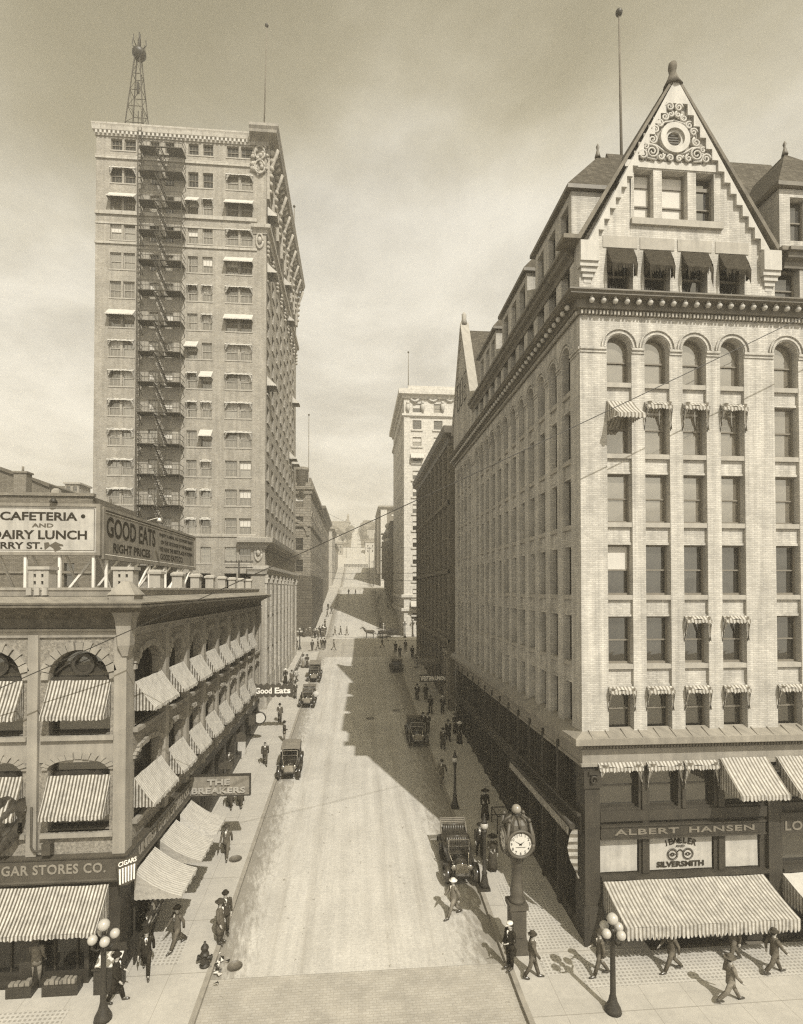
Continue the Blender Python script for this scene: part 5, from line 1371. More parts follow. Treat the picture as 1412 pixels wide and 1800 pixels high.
# left: rock-faced stone building beyond the cross street
SY = 107.5
b, w, P, PFr, zr = simple('stone_block', 'rock-faced stone block with a round corner turret, beyond the cross street on the left', XL, SY, 141.5, XL-22, 35.9, -1, 9, 6, 9.5, 'rock_stone', (4, 2.2, 3.4), 2.4, 1.2, fww=1.5)
b.part('wall', w, 'rock_stone')
m = MB(); zb0_ = 17.6
blk(P, m, SY+.01, 141.5, G(SY)-.4, zb0_, -.35, 0); blk(PFr, m, XL-22, XL+.35, G(SY)-.4, zb0_, -.35, 0); b.part('rusticated_base', m, 'rock_dark')
for k in range(9):
    m = MB(); y = SY+2+3.75*k; blk(P, m, y-.9, y+.9, G(y)+1, 12.4, -.37, -.3); blk(P, m, y-.8, y+.8, 13.2, 16.6, -.37, -.3); b.part('ground_window', m, 'wood_dark')
m = MB(); arch_pts = []
for k in range(16):
    q, e = math.pi*k/16, math.pi*(k+1)/16; c0 = (XL-3.4, 25.5)
    m.prism([(c0[0]-2.6*math.cos(q), c0[1]+2.6*math.sin(q)), (c0[0]-3.2*math.cos(q), c0[1]+3.2*math.sin(q)), (c0[0]-3.2*math.cos(e), c0[1]+3.2*math.sin(e)), (c0[0]-2.6*math.cos(e), c0[1]+2.6*math.sin(e))], lambda u, v, d: PFr(u, v, -d), 0, .25)
for k in range(9):
    y0_ = SY+.2+3.77*k
    for j in range(8):
        q, e = math.pi*j/8, math.pi*(j+1)/8; c0 = (y0_+1.88, 29.2)
        m.prism([(c0[0]-1.1*math.cos(q), c0[1]+1.1*math.sin(q)), (c0[0]-1.45*math.cos(q), c0[1]+1.45*math.sin(q)), (c0[0]-1.45*math.cos(e), c0[1]+1.45*math.sin(e)), (c0[0]-1.1*math.cos(e), c0[1]+1.1*math.sin(e))], lambda u, v, d: P(u, v, -d), 0, .2)
b.part('arch_moulding', m, 'rock_stone')
cm = MB(); cornice(cm, [(XL-22, SY), (XL, SY), (XL, 141.5)], [(-.02, 33.6), (.2, 33.6), (.3, 34.2), (.6, 34.5), (.6, 35), (-.02, 35.2)]); cornice(cm, [(XL-22, SY), (XL, SY), (XL, 141.5)], [(-.02, 27.2), (.25, 27.2), (.3, 27.6), (-.02, 27.8)]); b.part('cornice', cm, 'rock_stone')
m = MB(); y = SY+.3
while y < 141: blk(P, m, y, y+.9, 35.9, 36.9, -.02, .5); y += 1.7
b.part('battlement', m, 'rock_stone')['kind'] = 'stuff'
c = onY(530, 850, SY+.5); m = MB(); m.lathe([(1.25, 33), (1.25, 38.2), (1.4, 38.3), (1.4, 38.9), (1.1, 38.95)], 14, (c.x, SY+.9, 0)); b.part('turret', m, 'rock_stone')
b.finish()
b, w, P, PFr, zr = simple('cornice_block', 'brown brick block with a heavy overhanging cornice, uphill of the rock-faced stone block', XL, 142, 180, XL-18, 36.0, -1, 9, 5, 17.0, 'brick_mid', None, 2.2, 1.3)
b.part('wall', w, 'brick_mid'); cm = MB(); cornice(cm, [(XL-18, 142), (XL, 142), (XL, 180)], [(-.02, 34.4), (.2, 34.4), (.4, 35.2), (1.1, 35.8), (1.1, 36.5), (-.02, 36.7)]); b.part('cornice', cm, 'dark_cornice'); b.finish()
b, w, P, PFr, zr = simple('pale_block', 'small pale block with a porch roof, past the third cross street on the left', XL, 205, 232, XL-18, 38.0, -1, 5, 4, 20.0, 'stone_grey', (3, 2.5, 4), 2.0, 1.3)
b.part('wall', w, 'stone'); cm = MB(); cornice(cm, [(XL-18, 205), (XL, 205), (XL, 232)], [(-.02, 37), (.9, 37.6), (.9, 38.1), (-.02, 38.3)]); b.part('cornice', cm, 'stone_grey'); b.finish()
b, w, P, PFr, zr = simple('frame_block', 'low frame block with square windows, on the left of the steep upper street', XL, 234, 274, XL-18, 34.5, -1, 7, 2, 26.0, 'stone_grey', (3, 2.5, 4), 2.0, 1.3)
b.part('wall', w, 'stone_grey'); cm = MB(); cornice(cm, [(XL-18, 234), (XL, 234), (XL, 274)], [(-.02, 33.6), (.6, 34.3), (.6, 34.8), (-.02, 35)]); b.part('cornice', cm, 'stone_grey'); b.finish()
# hill houses
def house(px, py_base, Y, w_, d_, h_, roof, wall, label, name='hill_house', tower=False):
    p = onY(px, py_base, Y); z = G(Y)-.5
    t = thing(name, label, 'house', (p.x, Y, z)); m = MB()
    nw = max(2, int(w_/2.6)); hl = [(-w_/2+w_*(k+.5)/nw-.45, -w_/2+w_*(k+.5)/nw+.45, 1.6+3.1*j, 3.2+3.1*j) for k in range(nw) for j in range(max(1, int(h_/3.2)))]
    Ph = facade(m, (0, 0), NF, -w_/2, w_/2, 0, h_, hl, .15)
    m.poly([(-w_/2,0,0),(-w_/2,0,h_),(-w_/2,d_,h_),(-w_/2,d_,0)]); m.poly([(w_/2,0,0),(w_/2,d_,0),(w_/2,d_,h_),(w_/2,0,h_)]); m.poly([(-w_/2,d_,0),(-w_/2,d_,h_),(w_/2,d_,h_),(w_/2,d_,0)])
    part('wall', m, M[wall], t)
    for q in hl:
        f, g = window_mb(q[1]-q[0], q[3]-q[2]); o = part('window', place_mb(f, Ph((q[0]+q[1])/2, q[2], .12)), M['wood_white'], t); part('pane', place_mb(g, Ph((q[0]+q[1])/2, q[2], .12)), [M['glass'], M['blind'], M['glass_bright']], o)
    m = MB(); e = .5
    if roof == 'gable': m.prism([(-w_/2-e, h_-.1), (w_/2+e, h_-.1), (0, h_+w_*.38)], lambda u, v, d: (u, d, v), -e, d_+e)
    elif roof == 'hip': m.rings([[(sx*q*(w_/2+e), d_/2+sy*q2*(d_/2+e), zz) for sx, sy in ((-1,-1),(1,-1),(1,1),(-1,1))] for q, q2, zz in ((1,1,h_-.05), (1,1,h_+.15), (.35,.2,h_+w_*.28))], sm=False)
    else: m.box(-w_/2-e, w_/2+e, -e, d_+e, h_, h_+.5)
    part('roof', m, M['slate' if roof != 'flat' else 'stone_grey'], t)
    if tower: m = MB(); m.box(w_/2-2.6, w_/2-.2, .3, 2.7, h_-1, h_+6); m.rings([[(w_/2-1.4+sx*q, 1.5+sy*q, zz) for sx, sy in ((-1,-1),(1,-1),(1,1),(-1,1))] for q, zz in ((1.4, h_+6), (.05, h_+9))], sm=False); part('tower', m, M[wall], t)
for a in ((597, 950, 560, 20, 14, 11, 'flat', 'brick_mid', 'broad flat-roofed house with a small tower on the hilltop, left of the road', 'hill_house', True),
          (583, 955, 480, 12, 12, 8, 'hip', 'stone_grey', 'grey hip-roofed house just below the hilltop on the left'),
          (596, 968, 420, 10, 10, 7, 'gable', 'stone', 'pale gabled house halfway up the hill on the left'),
          (590, 985, 340, 9, 12, 7.5, 'flat', 'stone_grey', 'flat grey house at the foot of the hill on the left'),
          (648, 950, 560, 16, 12, 9, 'hip', 'brick_mid', 'hip-roofed brown house on the hilltop, right of the road'),
          (657, 962, 470, 11, 10, 8, 'gable', 'stone', 'pale gabled house among trees on the right of the hill road'),
          (655, 985, 345, 9, 12, 8, 'flat', 'stone_pale', 'pale flat-fronted house low on the hill, right side'),
          (575, 950, 610, 14, 10, 9, 'gable', 'brick_dark', 'dark gabled house at the far left of the hilltop'),
          (664, 945, 620, 14, 10, 9, 'gable', 'stone_grey', 'grey gabled house at the far right of the hilltop')): house(*a)
# trees on the hill
def tree(px, Y, h_, r, seed, label):
    p = onY(px, 950, Y); t = thing('hill_tree', label, 'tree', (p.x, Y, G(Y)-.4), 0, 'trees on the far hill'); q = random.Random(seed)
    m = MB(); m.tube([(0,0,0), (.1,0,h_*.3), (0,.1,h_*.6)], [.3,.22,.1], 6)
    for k in range(5): a = k*1.3; m.tube([(0,0,h_*(.28+.06*k)), (r*.55*math.cos(a), r*.55*math.sin(a), h_*(.5+.08*k))], [.12,.04], 4)
    part('trunk', m, M['bark'], t); m = MB()
    cl_ = [(q.uniform(-1,1)*r*.6, q.uniform(-1,1)*r*.6, h_*q.uniform(.35,.9), r*q.uniform(.3,.5)) for k in range(9)]
    for x, y, z, rr in cl_:
        for k in range(60):
            d = Vector((q.gauss(0,1), q.gauss(0,1), q.gauss(0,1))).normalized()*rr*q.uniform(.6,1.1); s_ = q.uniform(.25,.5)
            c = Vector((x,y,z))+d; u = Vector((q.gauss(0,1), q.gauss(0,1), q.gauss(0,1))).normalized()*s_; v = u.orthogonal().normalized()*s_
            m.poly([c-u, c+v*.6, c+u, c-v*.6])
    part('crown', m, M['leaf'], t)
tl = ['leafy tree left of the hill road, low on the slope', 'leafy tree left of the hill road, second up the slope', 'rounded tree left of the hill road, near the top', 'tall tree beside the hilltop tower house', 'leafy tree right of the hill road, low on the slope', 'leafy tree right of the hill road, second up the slope', 'spreading tree right of the hill road, midway', 'rounded tree right of the hill road, near the top', 'tall tree by the hip-roofed brown hilltop house', 'small tree in front of the pale gabled house on the left']
for i, (px, Y, h_, r) in enumerate(((611,400,9,3.5),(615,450,10,4),(617,520,11,4.5),(612,575,13,4),(640,395,9,4),(636,440,10,4),(645,480,11,5),(636,530,10,4),(643,590,12,4),(603,410,8,3))): tree(px, Y, h_, r, i, tl[i])
# plank barrier across the top of the upper block
t = thing('plank_barrier', 'low dark plank barrier crossing the street where the hill steepens', 'barrier', (0, 298.5, G(298.5)))
m = MB()
for z in (.35, .95, 1.5): m.box(-6.2, 6.6, -.05, .05, z, z+.3)
part('rails', m, M['wood_dark'], t)
for k in range(9): 
    m = MB(); x = -6.2+1.6*k; m.box(x-.1, x+.1, .06, .26, 0, 1.9); part('post', m, M['wood_dark'], t)
# poles
for px, Y, zt_, x_, lab in ((649, 236, 962, 5.9, 'dark street pole on the right, past the third cross street'), (655, 204, 985, 6.6, 'shorter dark street pole at the third crossing on the right'), (608, 330, 955, -5.6, 'thin street pole on the left beside the steep upper road')):
    z = G(Y); p = thing('street_pole', lab, 'pole', (x_, Y, z)); h_ = onY(px, zt_, Y).z-z
    m = MB(); m.tube([(0,0,0), (0,0,h_)], [.17,.11], 6); part('pole', m, M['wood_dark'], p); m = MB(); m.box(-.9, .9, -.06, .06, h_-.7, h_-.55); part('cross_arm', m, M['wood_dark'], p)
fp = foot(542, 1112); zt_ = onY(543, 730, fp.y).z
t = thing('street_flagpole', 'very tall pale flagpole standing by the rock-faced stone block', 'flagpole', fp); m = MB(); m.tube([(0,0,0), (0,0,zt_-fp.z)], [.13,.06], 6); part('pole', m, M['pole'], t); m = MB(); m.ball((0,0,zt_-fp.z+.1), .2, 8); part('ball', m, M['iron'], t)
# ------------------------------------------------------------------ hanging signs
def board_sign(name, label, Y, px0, px1, py0, py1, lines, shape='rect', wall=XL, mt='letter_grey', bm='sign_mid'):
    a, c = onY(px0, (py0+py1)/2, Y), onY(px1, (py0+py1)/2, Y); z0, z1 = onY(px0, py1, Y).z, onY(px0, py0, Y).z
    w_, h_ = c.x-a.x, z1-z0; t = thing(name, label, 'sign', (a.x, Y, z0)); m = MB(); fr = MB(); f = lambda u, v, d: (u, d, v)
    if shape == 'rect':
        m.box(0.06, w_-.06, -.07, .07, .06, h_-.06)
        for q in ((0, w_, 0, .06), (0, w_, h_-.06, h_)): fr.box(q[0], q[1], -.1, .1, q[2], q[3])
        for u in (0, w_-.06): fr.box(u, u+.06, -.1, .1, .06, h_-.06)
    elif shape == 'cloud':
        pts = []; n = 7
        for k in range(n):
            for j in range(6): aa = math.pi*(1-j/5); pts.append((w_*(k+.5)/n+w_/n/2*math.cos(aa), h_*.78+h_*.2*math.sin(aa)*(1+.25*((k+1) % 2))))
        for k in reversed(range(n)):
            for j in range(6): aa = -math.pi*j/5; pts.append((w_*(k+.5)/n+w_/n/2*math.cos(aa), h_*.22+h_*.2*math.sin(aa)))
        m.prism(pts, f, .09, -.09)
        fr.bar((0, 0, h_*.8), (-.3, 0, h_*.9), .06); fr.bar((0, 0, h_*.2), (-.3, 0, h_*.1), .06)
    else:   # arched head
        pts = [(0, 0), (w_, 0), (w_, h_*.72), (w_*.8, h_*.76), (w_*.66, h_*.95), (w_*.5, h_), (w_*.34, h_*.95), (w_*.2, h_*.76), (0, h_*.72)]
        m.prism(pts[::-1], f, -.06, .06); fr.bar((w_*.5, 0, h_), (w_*.5, 0, h_+.35), .05)
    part('board', m, M[bm], t); part('frame' if shape == 'rect' else 'bracket', fr, M['iron'], t)
    if a.x-wall > .25 and wall < 0: m = MB(); m.bar((wall-a.x, 0, h_*.9), (0, 0, h_*.9), .05); part('arm', m, M['iron'], t)
    for s_, cx_, zz, lw, lh in lines:
        for N in (NF, (0, 1)):
            tm = text_mb(s_, lw*w_, lh*h_, .03 if mt == 'letter_pale' else .08, .03)
            part('lettering', place_mb(tm, (w_*cx_, -.072 if N == NF else .072, h_*zz), N) if N == NF else place_mb(tm, (w_*cx_, .072, h_*zz), N), M[mt], t)
    return t
board_sign('hanging_sign', 'large oblong hanging board with two lines of raised capitals, over the left pavement', 30.0, 329, 441, 1363, 1401, [('THE', .5, .54, .36, .27), ('BREAKERS', .5, .15, .84, .28)], mt='stone')
board_sign('hanging_sign', 'scallop-edged dark sign with pale good eats lettering, over the left pavement', 48.4, 443, 516, 1202, 1227, [('Good', .28, .3, .4, .42), ('Eats', .74, .3, .38, .42)], 'cloud', mt='letter_pale', bm='sign_dark')
board_sign('hanging_sign', 'small dark arch-topped shop sign, nearest beyond the large oblong board', 37.0, 386, 409, 1338, 1352, [], 'arch', bm='sign_dark')
board_sign('hanging_sign', 'small dark arch-topped shop sign above the white pavement placard', 41.8, 414, 432, 1287, 1304, [], 'arch', bm='sign_dark')
board_sign('hanging_sign', 'dark square shop sign beside the round white disc sign', 46.4, 437, 450, 1255, 1275, [], 'rect', bm='sign_dark')
t = board_sign('hanging_sign', 'dark canopy sign with white telegraph office lettering in the right-hand shade', 55.9, 738, 784, 1186, 1199, [('WESTERN UNION', .5, .2, .95, .62)], 'rect', wall=XR, mt='letter_pale', bm='sign_dark')
m = MB(); m.bar((2.6, 0, .6), (2.75, 0, 1.5), .04); part('bracket', m, M['iron'], t)
p = onY(457, 1262, 46.6); t = thing('disc_sign', 'round white disc sign with a dark rim, over the left pavement', 'sign', p)
m = MB(); m.lathe([(.42, -.06), (.42, .06)], 20); m2 = MB(); m2.add(m, Matrix.Rotation(R(90), 4, 'X')); part('face', m2, M['dial'], t)
m = MB(); m.tube([(.46*math.cos(a), 0, .46*math.sin(a)) for a in [2*math.pi*k/20 for k in range(21)]], .07, 6); part('rim', m, M['iron'], t); m = MB(); m.bar((-.45, 0, 0), (XL-p.x, 0, 0), .05); part('arm', m, M['iron'], t)
# gilded fascia board on the jeweller's front
z0, z1 = fz(1473), fz(1448); a, c = fx(1054, 1460), fx(1342, 1460)
t = thing('fascia_sign', 'brown fascia board with raised gilt capitals above the linen shop blinds', 'sign', (a, Y0, z0)); m = MB(); m.box(a, c, Y0-.13, Y0+.05, z0+.07, z1-.07); m.box(a, c, Y0-.19, Y0-.02, z1-.068, z1); m.box(a, c, Y0-.19, Y0-.02, z0, z0+.068); wpart('board', m, M['iron_base'], t)
for s_, p0, p1 in (('ALBERT', 1078, 1190), ('HANSEN', 1208, 1322)): wpart('lettering', place_mb(text_mb(s_, fx(p1,1460)-fx(p0,1460), .24, .03, .02, 1.1), ((fx(p0,1460)+fx(p1,1460))/2, Y0-.132, (z0+z1)/2-.12)), M['gilt'], t)
a = fx(1368, 1440); t = thing('fascia_sign', 'brown fascia board cut off at the right edge, beside the jeweller front', 'sign', (a, Y0, z0)); m = MB(); m.box(a, a+4.2, Y0-.13, Y0+.05, z0, z1+.25); wpart('board', m, M['iron_base'], t)
wpart('lettering', place_mb(text_mb('LOWMAN', 2.9, .4, .03, .02, 1.1), (a+1.65, Y0-.132, z0+.1)), M['gilt'], t)
# crumpled banner by the left edge
bn = MB(); q = random.Random(5); xa = lx(14, 1450); rows_ = []
for j in range(15):
    zz = 7.45-.145*j; row = []
    for i in range(11):
        s_ = i/10; wd = 1.15-.028*j if j < 9 else (1.15-.25)*(1-(j-9)*.1)
        row.append((xa-.25+wd*s_, YL-.3-.3*math.sin(s_*9+j*.8)*.5+q.uniform(-.07,.07)-.2, zz+.08*math.sin(s_*7+j)+q.uniform(-.04,.04)))
    rows_.append(row)
bn.rings(rows_, closed=False)
solo('cloth_banner', bn, plain('crumpled oilcloth', .04, .5, 4., .3, .6), 'crumpled shiny dark cloth hanging in front of the left shop block at the picture edge', 'banner', (xa, YL-.4, 5.5))

# ------------------------------------------------------------------ street furniture
def clock():
    p = foot(905, 1690); p.y = 22.1; p.x = onY(909, 1690, 22.1).x
    t = thing('street_clock', 'cast iron street clock with four round dials and a globe on top', 'clock', (p.x, p.y, G(p.y)+.15))
    m = MB(); m.box(-.42, .42, -.42, .42, 0, .3); m.box(-.36, .36, -.36, .36, .3, .5); m.box(-.31, .31, -.31, .31, .5, 1.75); m.box(-.38, .38, -.38, .38, 1.75, 1.95)
    for s_ in (-1, 1): m.box(-.22, .22, s_*.33-.015, s_*.33+.015, .65, 1.35)
    part('pedestal', m, M['clock_iron'], t)
    m = MB(); m.lathe([(.33,1.95),(.3,2.05),(.25,2.2),(.28,2.35),(.26,2.5),(.22,2.7),(.205,3.4),(.24,3.45),(.24,3.55),(.3,3.75),(.36,3.8)], 12); part('column', m, M['clock_iron'], t)
    m = MB(); hz = 4.5; q = .42
    oct_ = [(.28,-.58),(.58,-.28),(.58,.28),(.28,.58),(-.28,.58),(-.58,.28),(-.58,-.28),(-.28,-.58)]
    m.rings([[(x*s_, y*s_, z) for x, y in oct_] for s_, z in ((.5,3.78),(.85,3.95),(.88,4.1),(.88,5.0),(.8,5.2),(.55,5.35),(.3,5.4))], sm=False)
    for x, y in ((-.5,-.5),(.5,-.5),(.5,.5),(-.5,.5)): m.tube([(x*.9,y*.9,4.0),(x*1.05,y*1.05,4.6),(x*.85,y*.85,5.3)], .07, 6); m.ball((x*.8,y*.8,5.38), .09, 6)
    for k in range(8): a_ = k*math.pi/4; m.tube([(.5*math.cos(a_), .5*math.sin(a_), 5.1),(.45*math.cos(a_), .45*math.sin(a_), 5.3),(.2*math.cos(a_), .2*math.sin(a_), 5.45)], .06, 5)
    part('clock_head', m, M['clock_iron'], t)
    rim = MB(); rim.tube([(.52*math.cos(a_), -.56, hz+.52*math.sin(a_)) for a_ in [2*math.pi*k/28 for k in range(29)]], .06, 8)
    rim.tube([(.455*math.cos(a_), -.56, hz+.455*math.sin(a_)) for a_ in [2*math.pi*k/28 for k in range(29)]], .022, 6)
    dial = MB(); dial.prism([(.47*math.cos(2*math.pi*k/28), .47*math.sin(2*math.pi*k/28)) for k in range(28)], lambda u, v, d: (u, -.53-d, hz+v), 0, .03)
    num = MB()
    for k in range(1, 13):
        a_ = math.pi/2-k*math.pi/6; tm = text_mb(str(k), None, .12, .004, .015); num.add(tm, Matrix.Translation((.37*math.cos(a_), -.562, hz+.37*math.sin(a_)-.05)))
    for a_, L, wd in ((math.pi/2-R(55), .2, .03), (math.pi/2-R(300), .28, .022)):
        dx_, dz_ = math.cos(a_), math.sin(a_); num.prism([(-.06*dx_-dz_*wd, -.06*dz_+dx_*wd), (L*dx_, L*dz_), (-.06*dx_+dz_*wd, -.06*dz_-dx_*wd)], lambda u, v, d: (u, -.566-d, hz+v), 0, .006)
    num.box(-.2, .2, -.565, -.562, hz-.13, hz-.11)
    for k in range(4):
        T = Matrix.Rotation(k*math.pi/2, 4, 'Z'); a1, a2, a3 = MB(), MB(), MB(); a1.add(rim, T); a2.add(dial, T); a3.add(num, T)
        o = part('dial', a2, M['dial'], t); part('rim', a1, M['clock_iron'], o); part('hands_and_numerals', a3, M['letter_dark'], o)
    m = MB(); m.lathe([(.12,5.38),(.1,5.5)], 8); part('globe_socket', m, M['iron'], t)
    m = MB(); m.ball((0,0,5.68), .2, 14); part('globe', m, plain('tan glass globe', .22, .1, 2., .3, .5), t)
clock()
def lamp_single(p, label, s=1.):
    t = thing('street_lamp', label, 'lamp', p, 0, 'single-globe lamps on the right kerb'); h_ = 3.55*s
    m = MB(); m.box(-.24, .24, -.24, .24, 0, .12); m.lathe([(.22,.12),(.2,.25),(.13,.6),(.11,.7),(.14,.74),(.14,.8),(.1,.85),(.085,1.6),(.07,2.45),(.1,2.5),(.1,2.58),(.07,2.62),(.12,2.7),(.14,2.78),(.09,2.85)], 12); part('post', m, M['iron'], t)
    m = MB(); m.ball((0,0,3.03), .19, 12); part('globe', m, M['globe'], t)
    m = MB(); m.lathe([(.16,3.16),(.13,3.24),(.07,3.36),(.05,3.5),(.015,3.62)], 8); part('finial', m, M['iron'], t)
lamp_single(foot(852, 1563), 'slim iron lamp with one white globe, between the open touring car and the clock')
lamp_single(foot(800, 1420), 'slim iron lamp with one white globe, standing alone further up the shaded kerb')
def lamp_five(p, label, grp=None):
    t = thing('cluster_lamp', label, 'lamp', p, 0, grp)
    m = MB(); m.lathe([(.3,0),(.28,.12),(.16,.35),(.13,.5),(.1,.6),(.085,2.2),(.075,2.75),(.12,2.8),(.07,2.9)], 12); part('post', m, M['iron'], t)
    m = MB()
    for k in range(4): a_ = k*math.pi/2+.5; m.tube([(0,0,2.5),(.2*math.cos(a_),.2*math.sin(a_),2.4),(.36*math.cos(a_),.36*math.sin(a_),2.52),(.34*math.cos(a_),.34*math.sin(a_),2.68)], .035, 6)
    m.lathe([(.07,2.9),(.05,3.1)], 8); part('arms', m, M['iron'], t)
    for k in range(4): a_ = k*math.pi/2+.5; m = MB(); m.ball((.34*math.cos(a_),.34*math.sin(a_),2.82), .165, 14); part('globe', m, M['globe'], t)
    m = MB(); m.ball((0,0,3.22), .2, 14); part('globe', m, M['globe'], t)
lamp_five(foot(1078, 1778), 'five-globe cluster lamp in front of the wide jeweller awning at lower right')
lamp_five(foot(181, 1792), 'five-globe cluster lamp at the lower left corner by the news stall')
G2 = 'cluster lamps at the cross street'
lamp_five(foot(527, 1141), 'five-globe cluster lamp at the near left corner of the cross street', G2); lamp_five(foot(541, 1118), 'five-globe cluster lamp by the rock-faced stone block', G2)
lamp_five(foot(712, 1121), 'five-globe cluster lamp before the pale corner of the white-faced tower', G2); lamp_five(foot(726, 1119), 'five-globe cluster lamp half hidden at the dark block corner across the avenue', G2)
p = foot(360, 1698); t = thing('fire_hydrant', 'stubby dark fire hydrant on the left pavement near the kerb', 'hydrant', p)
m = MB(); m.lathe([(.2,0),(.2,.06),(.14,.1),(.13,.4),(.17,.42),(.17,.48),(.13,.5),(.13,.66),(.16,.68),(.13,.76),(.05,.86),(.05,.93)], 12); part('barrel', m, M['iron'], t)
for a_ in (0, math.pi, -math.pi/2): m = MB(); m.tube([(0,0,.32),(.24*math.cos(a_), .24*math.sin(a_), .32)], .085, 8); m.tube([(.22*math.cos(a_),.22*math.sin(a_),.32),(.28*math.cos(a_),.28*math.sin(a_),.32)], .11, 6); part('outlet', m, M['iron'], t)
p = foot(380, 1703, .02); m = MB(); q = random.Random(4)
for k in range(26):
    c = Vector((q.gauss(0,.16), q.gauss(0,.35), .05+q.random()*.12)); s_ = q.uniform(.06,.14)
    pts = [c+Vector((q.uniform(-1,1),q.uniform(-1,1),q.uniform(-.6,.8)))*s_ for i in range(5)]; m.poly(pts[:3], k % 2); m.poly([pts[0],pts[2],pts[3]], k % 2); m.poly([pts[0],pts[3],pts[4]], k % 2)
solo('litter_heap', m, [M['paper'], M['wood_dark']], 'small heap of crumpled paper and litter in the left gutter', 'litter', p, world=False)
for px, py, r_, lab in ((413,1699,.3,'round manhole cover in the brick paving, by the litter heap'),(414,1510,.34,'oval pavement cover in the sun, level with the long shop awnings'),(515,1268,.33,'round manhole cover in the sunny middle of the street'),(651,1263,.4,'round manhole cover at the edge of the big shadow'),(697,1249,.4,'round manhole cover in the shade, by the right kerb')):
    p = foot(px, py, .004 if px != 414 else .154); t = MB(); sl = (G(p.y+1)-G(p.y-1))/2
    t.lathe([(r_, -.02),(r_, .012),(r_*.92,.016),(r_*.92,.01),(.01,.01)], 20)
    o = solo('manhole_cover', t, plain('worn cast iron', .12, .3, 8., .5, .4) if px == 413 else bpy.data.materials['worn cast iron'], lab, 'manhole cover', p, world=False, group='iron covers in street and pavement'); o.rotation_euler = (math.atan(sl), 0, 0)
# news stall with racks of papers at the left corner
p = (XL+.75, 23.3, G(23.3)+.15); t = thing('news_rack', 'tall rack crowded with newspapers and magazines beside the left shop corner', 'news rack', p)
m = MB()
for k in range(5): m.hexa([(-.7+.12*k, -.9, .3+.38*k), (-.45+.12*k, -.9, .3+.38*k), (-.45+.12*k, .9, .3+.38*k), (-.7+.12*k, .9, .3+.38*k), (-.7+.12*k, -.9, .34+.38*k), (-.45+.12*k, -.9, .34+.38*k), (-.45+.12*k, .9, .34+.38*k), (-.7+.12*k, .9, .34+.38*k)])
for y in (-.92, .92): m.bar((-.62, y, 0), (.05, y, 2.2), .06); m.bar((-.62, y, 0), (-.62, y, 2.2), .06)
part('shelf', m, M['wood_dark'], t); q = random.Random(9); 
for k in range(5):
    for j in range(8):
        m = MB(); y = -.82+.22*j; x = -.5+.12*k; h_ = q.uniform(.22,.32); m.hexa([(x, y, .345+.38*k), (x+.03, y, .345+.38*k), (x+.03, y+.17, .345+.38*k), (x, y+.17, .345+.38*k), (x-.1, y, .345+.38*k+h_), (x-.07, y, .345+.38*k+h_), (x-.07, y+.17, .345+.38*k+h_), (x-.1, y+.17, .345+.38*k+h_)])
        part('magazine', m, M[q.choice(('paper','sign_mid','sign_dark','wood_dark','iron_base','cloth2'))], t)
p = foot(193, 1738); t = thing('news_stall', 'small dark news stall with a sloping pale paper tray, behind the left cluster lamp', 'stall', p)
m = MB(); m.box(-.45, .45, -.3, .3, 0, .9); m.box(-.5, .5, -.36, .36, .9, .96); m.box(-.48, .48, .26, .3, .96, 1.5); part('cabinet', m, M['wood_dark'], t)
m = MB(); m.hexa([(-.42,-.3,.97),(.42,-.3,.97),(.42,.2,1.2),(-.42,.2,1.2),(-.42,-.3,1.0),(.42,-.3,1.0),(.42,.2,1.23),(-.42,.2,1.23)]); part('paper_tray', m, M['paper'], t)
# shop goods on the sill below the cigar awning
for px0, px1, lab in ((15, 60, 'row of pale boxed goods on the sill under the cigar awning, at the picture edge'), (78, 140, 'row of pale boxed goods on the sill under the cigar awning, nearer the corner')):
    p = onY(px0, 1690, YL-.3); t = thing('goods_display', lab, 'shop goods', (p.x, YL-.25, .62)); ww = onY(px1, 1690, YL-.3).x-p.x; m = MB(); m.box(0, ww, -.22, .22, -.47, 0); part('counter', m, M['wood_dark'], t); q = random.Random(px0); u = .05
    while u < ww-.15: m = MB(); s_ = q.uniform(.08,.16); m.box(u, u+s_, -.15, .05, .0, q.uniform(.08,.22)); part('box', m, M['sign_mid'], t); u += s_+.04  # shade of the awning put into the boxes by a darker paint
# iron railings
def railing(label, x, y0, y1, h_=.95, n=10):
    t = thing('iron_railing', label, 'railing', (x, y0, G(y0)+.15)); m = MB(); L = y1-y0; dz = G(y1)-G(y0)
    for q in (.08, h_*.55, h_): m.bar((0,0,q), (0,L,dz+q), .05)
    part('rails', m, M['iron_rail'], t)
    m = MB()
    for k in range(n*2+1): q = k/(n*2); m.bar((0,L*q,dz*q), (0,L*q,dz*q+h_+(.1 if k % 5 == 0 else 0)), .035)
    part('balusters', m, M['iron_rail'], t)
railing('iron area railing along the foot of the tan tower', XL+1.1, 62, 81)
t = thing('stair_rail', 'low iron stair rail by a doorway in the deep right-hand shade', 'railing', (XR-1.3, 31.0, G(31)+.15)); m = MB()
for y in (0, 1.3): m.bar((0,y,0),(0,y,1.0), .06); m.bar((1.1,y,0),(1.1,y,1.0), .05); m.bar((0,y,1.0),(1.1,y,1.0),.05); m.bar((0,y,.55),(1.1,y,.55),.04)
m.bar((0,0,1),(0,1.3,1),.05); part('rails', m, M['iron'], t)
p = foot(424, 1330); t = thing('placard', 'white pavement placard leaning by the left shop fronts', 'placard', p); m = MB()
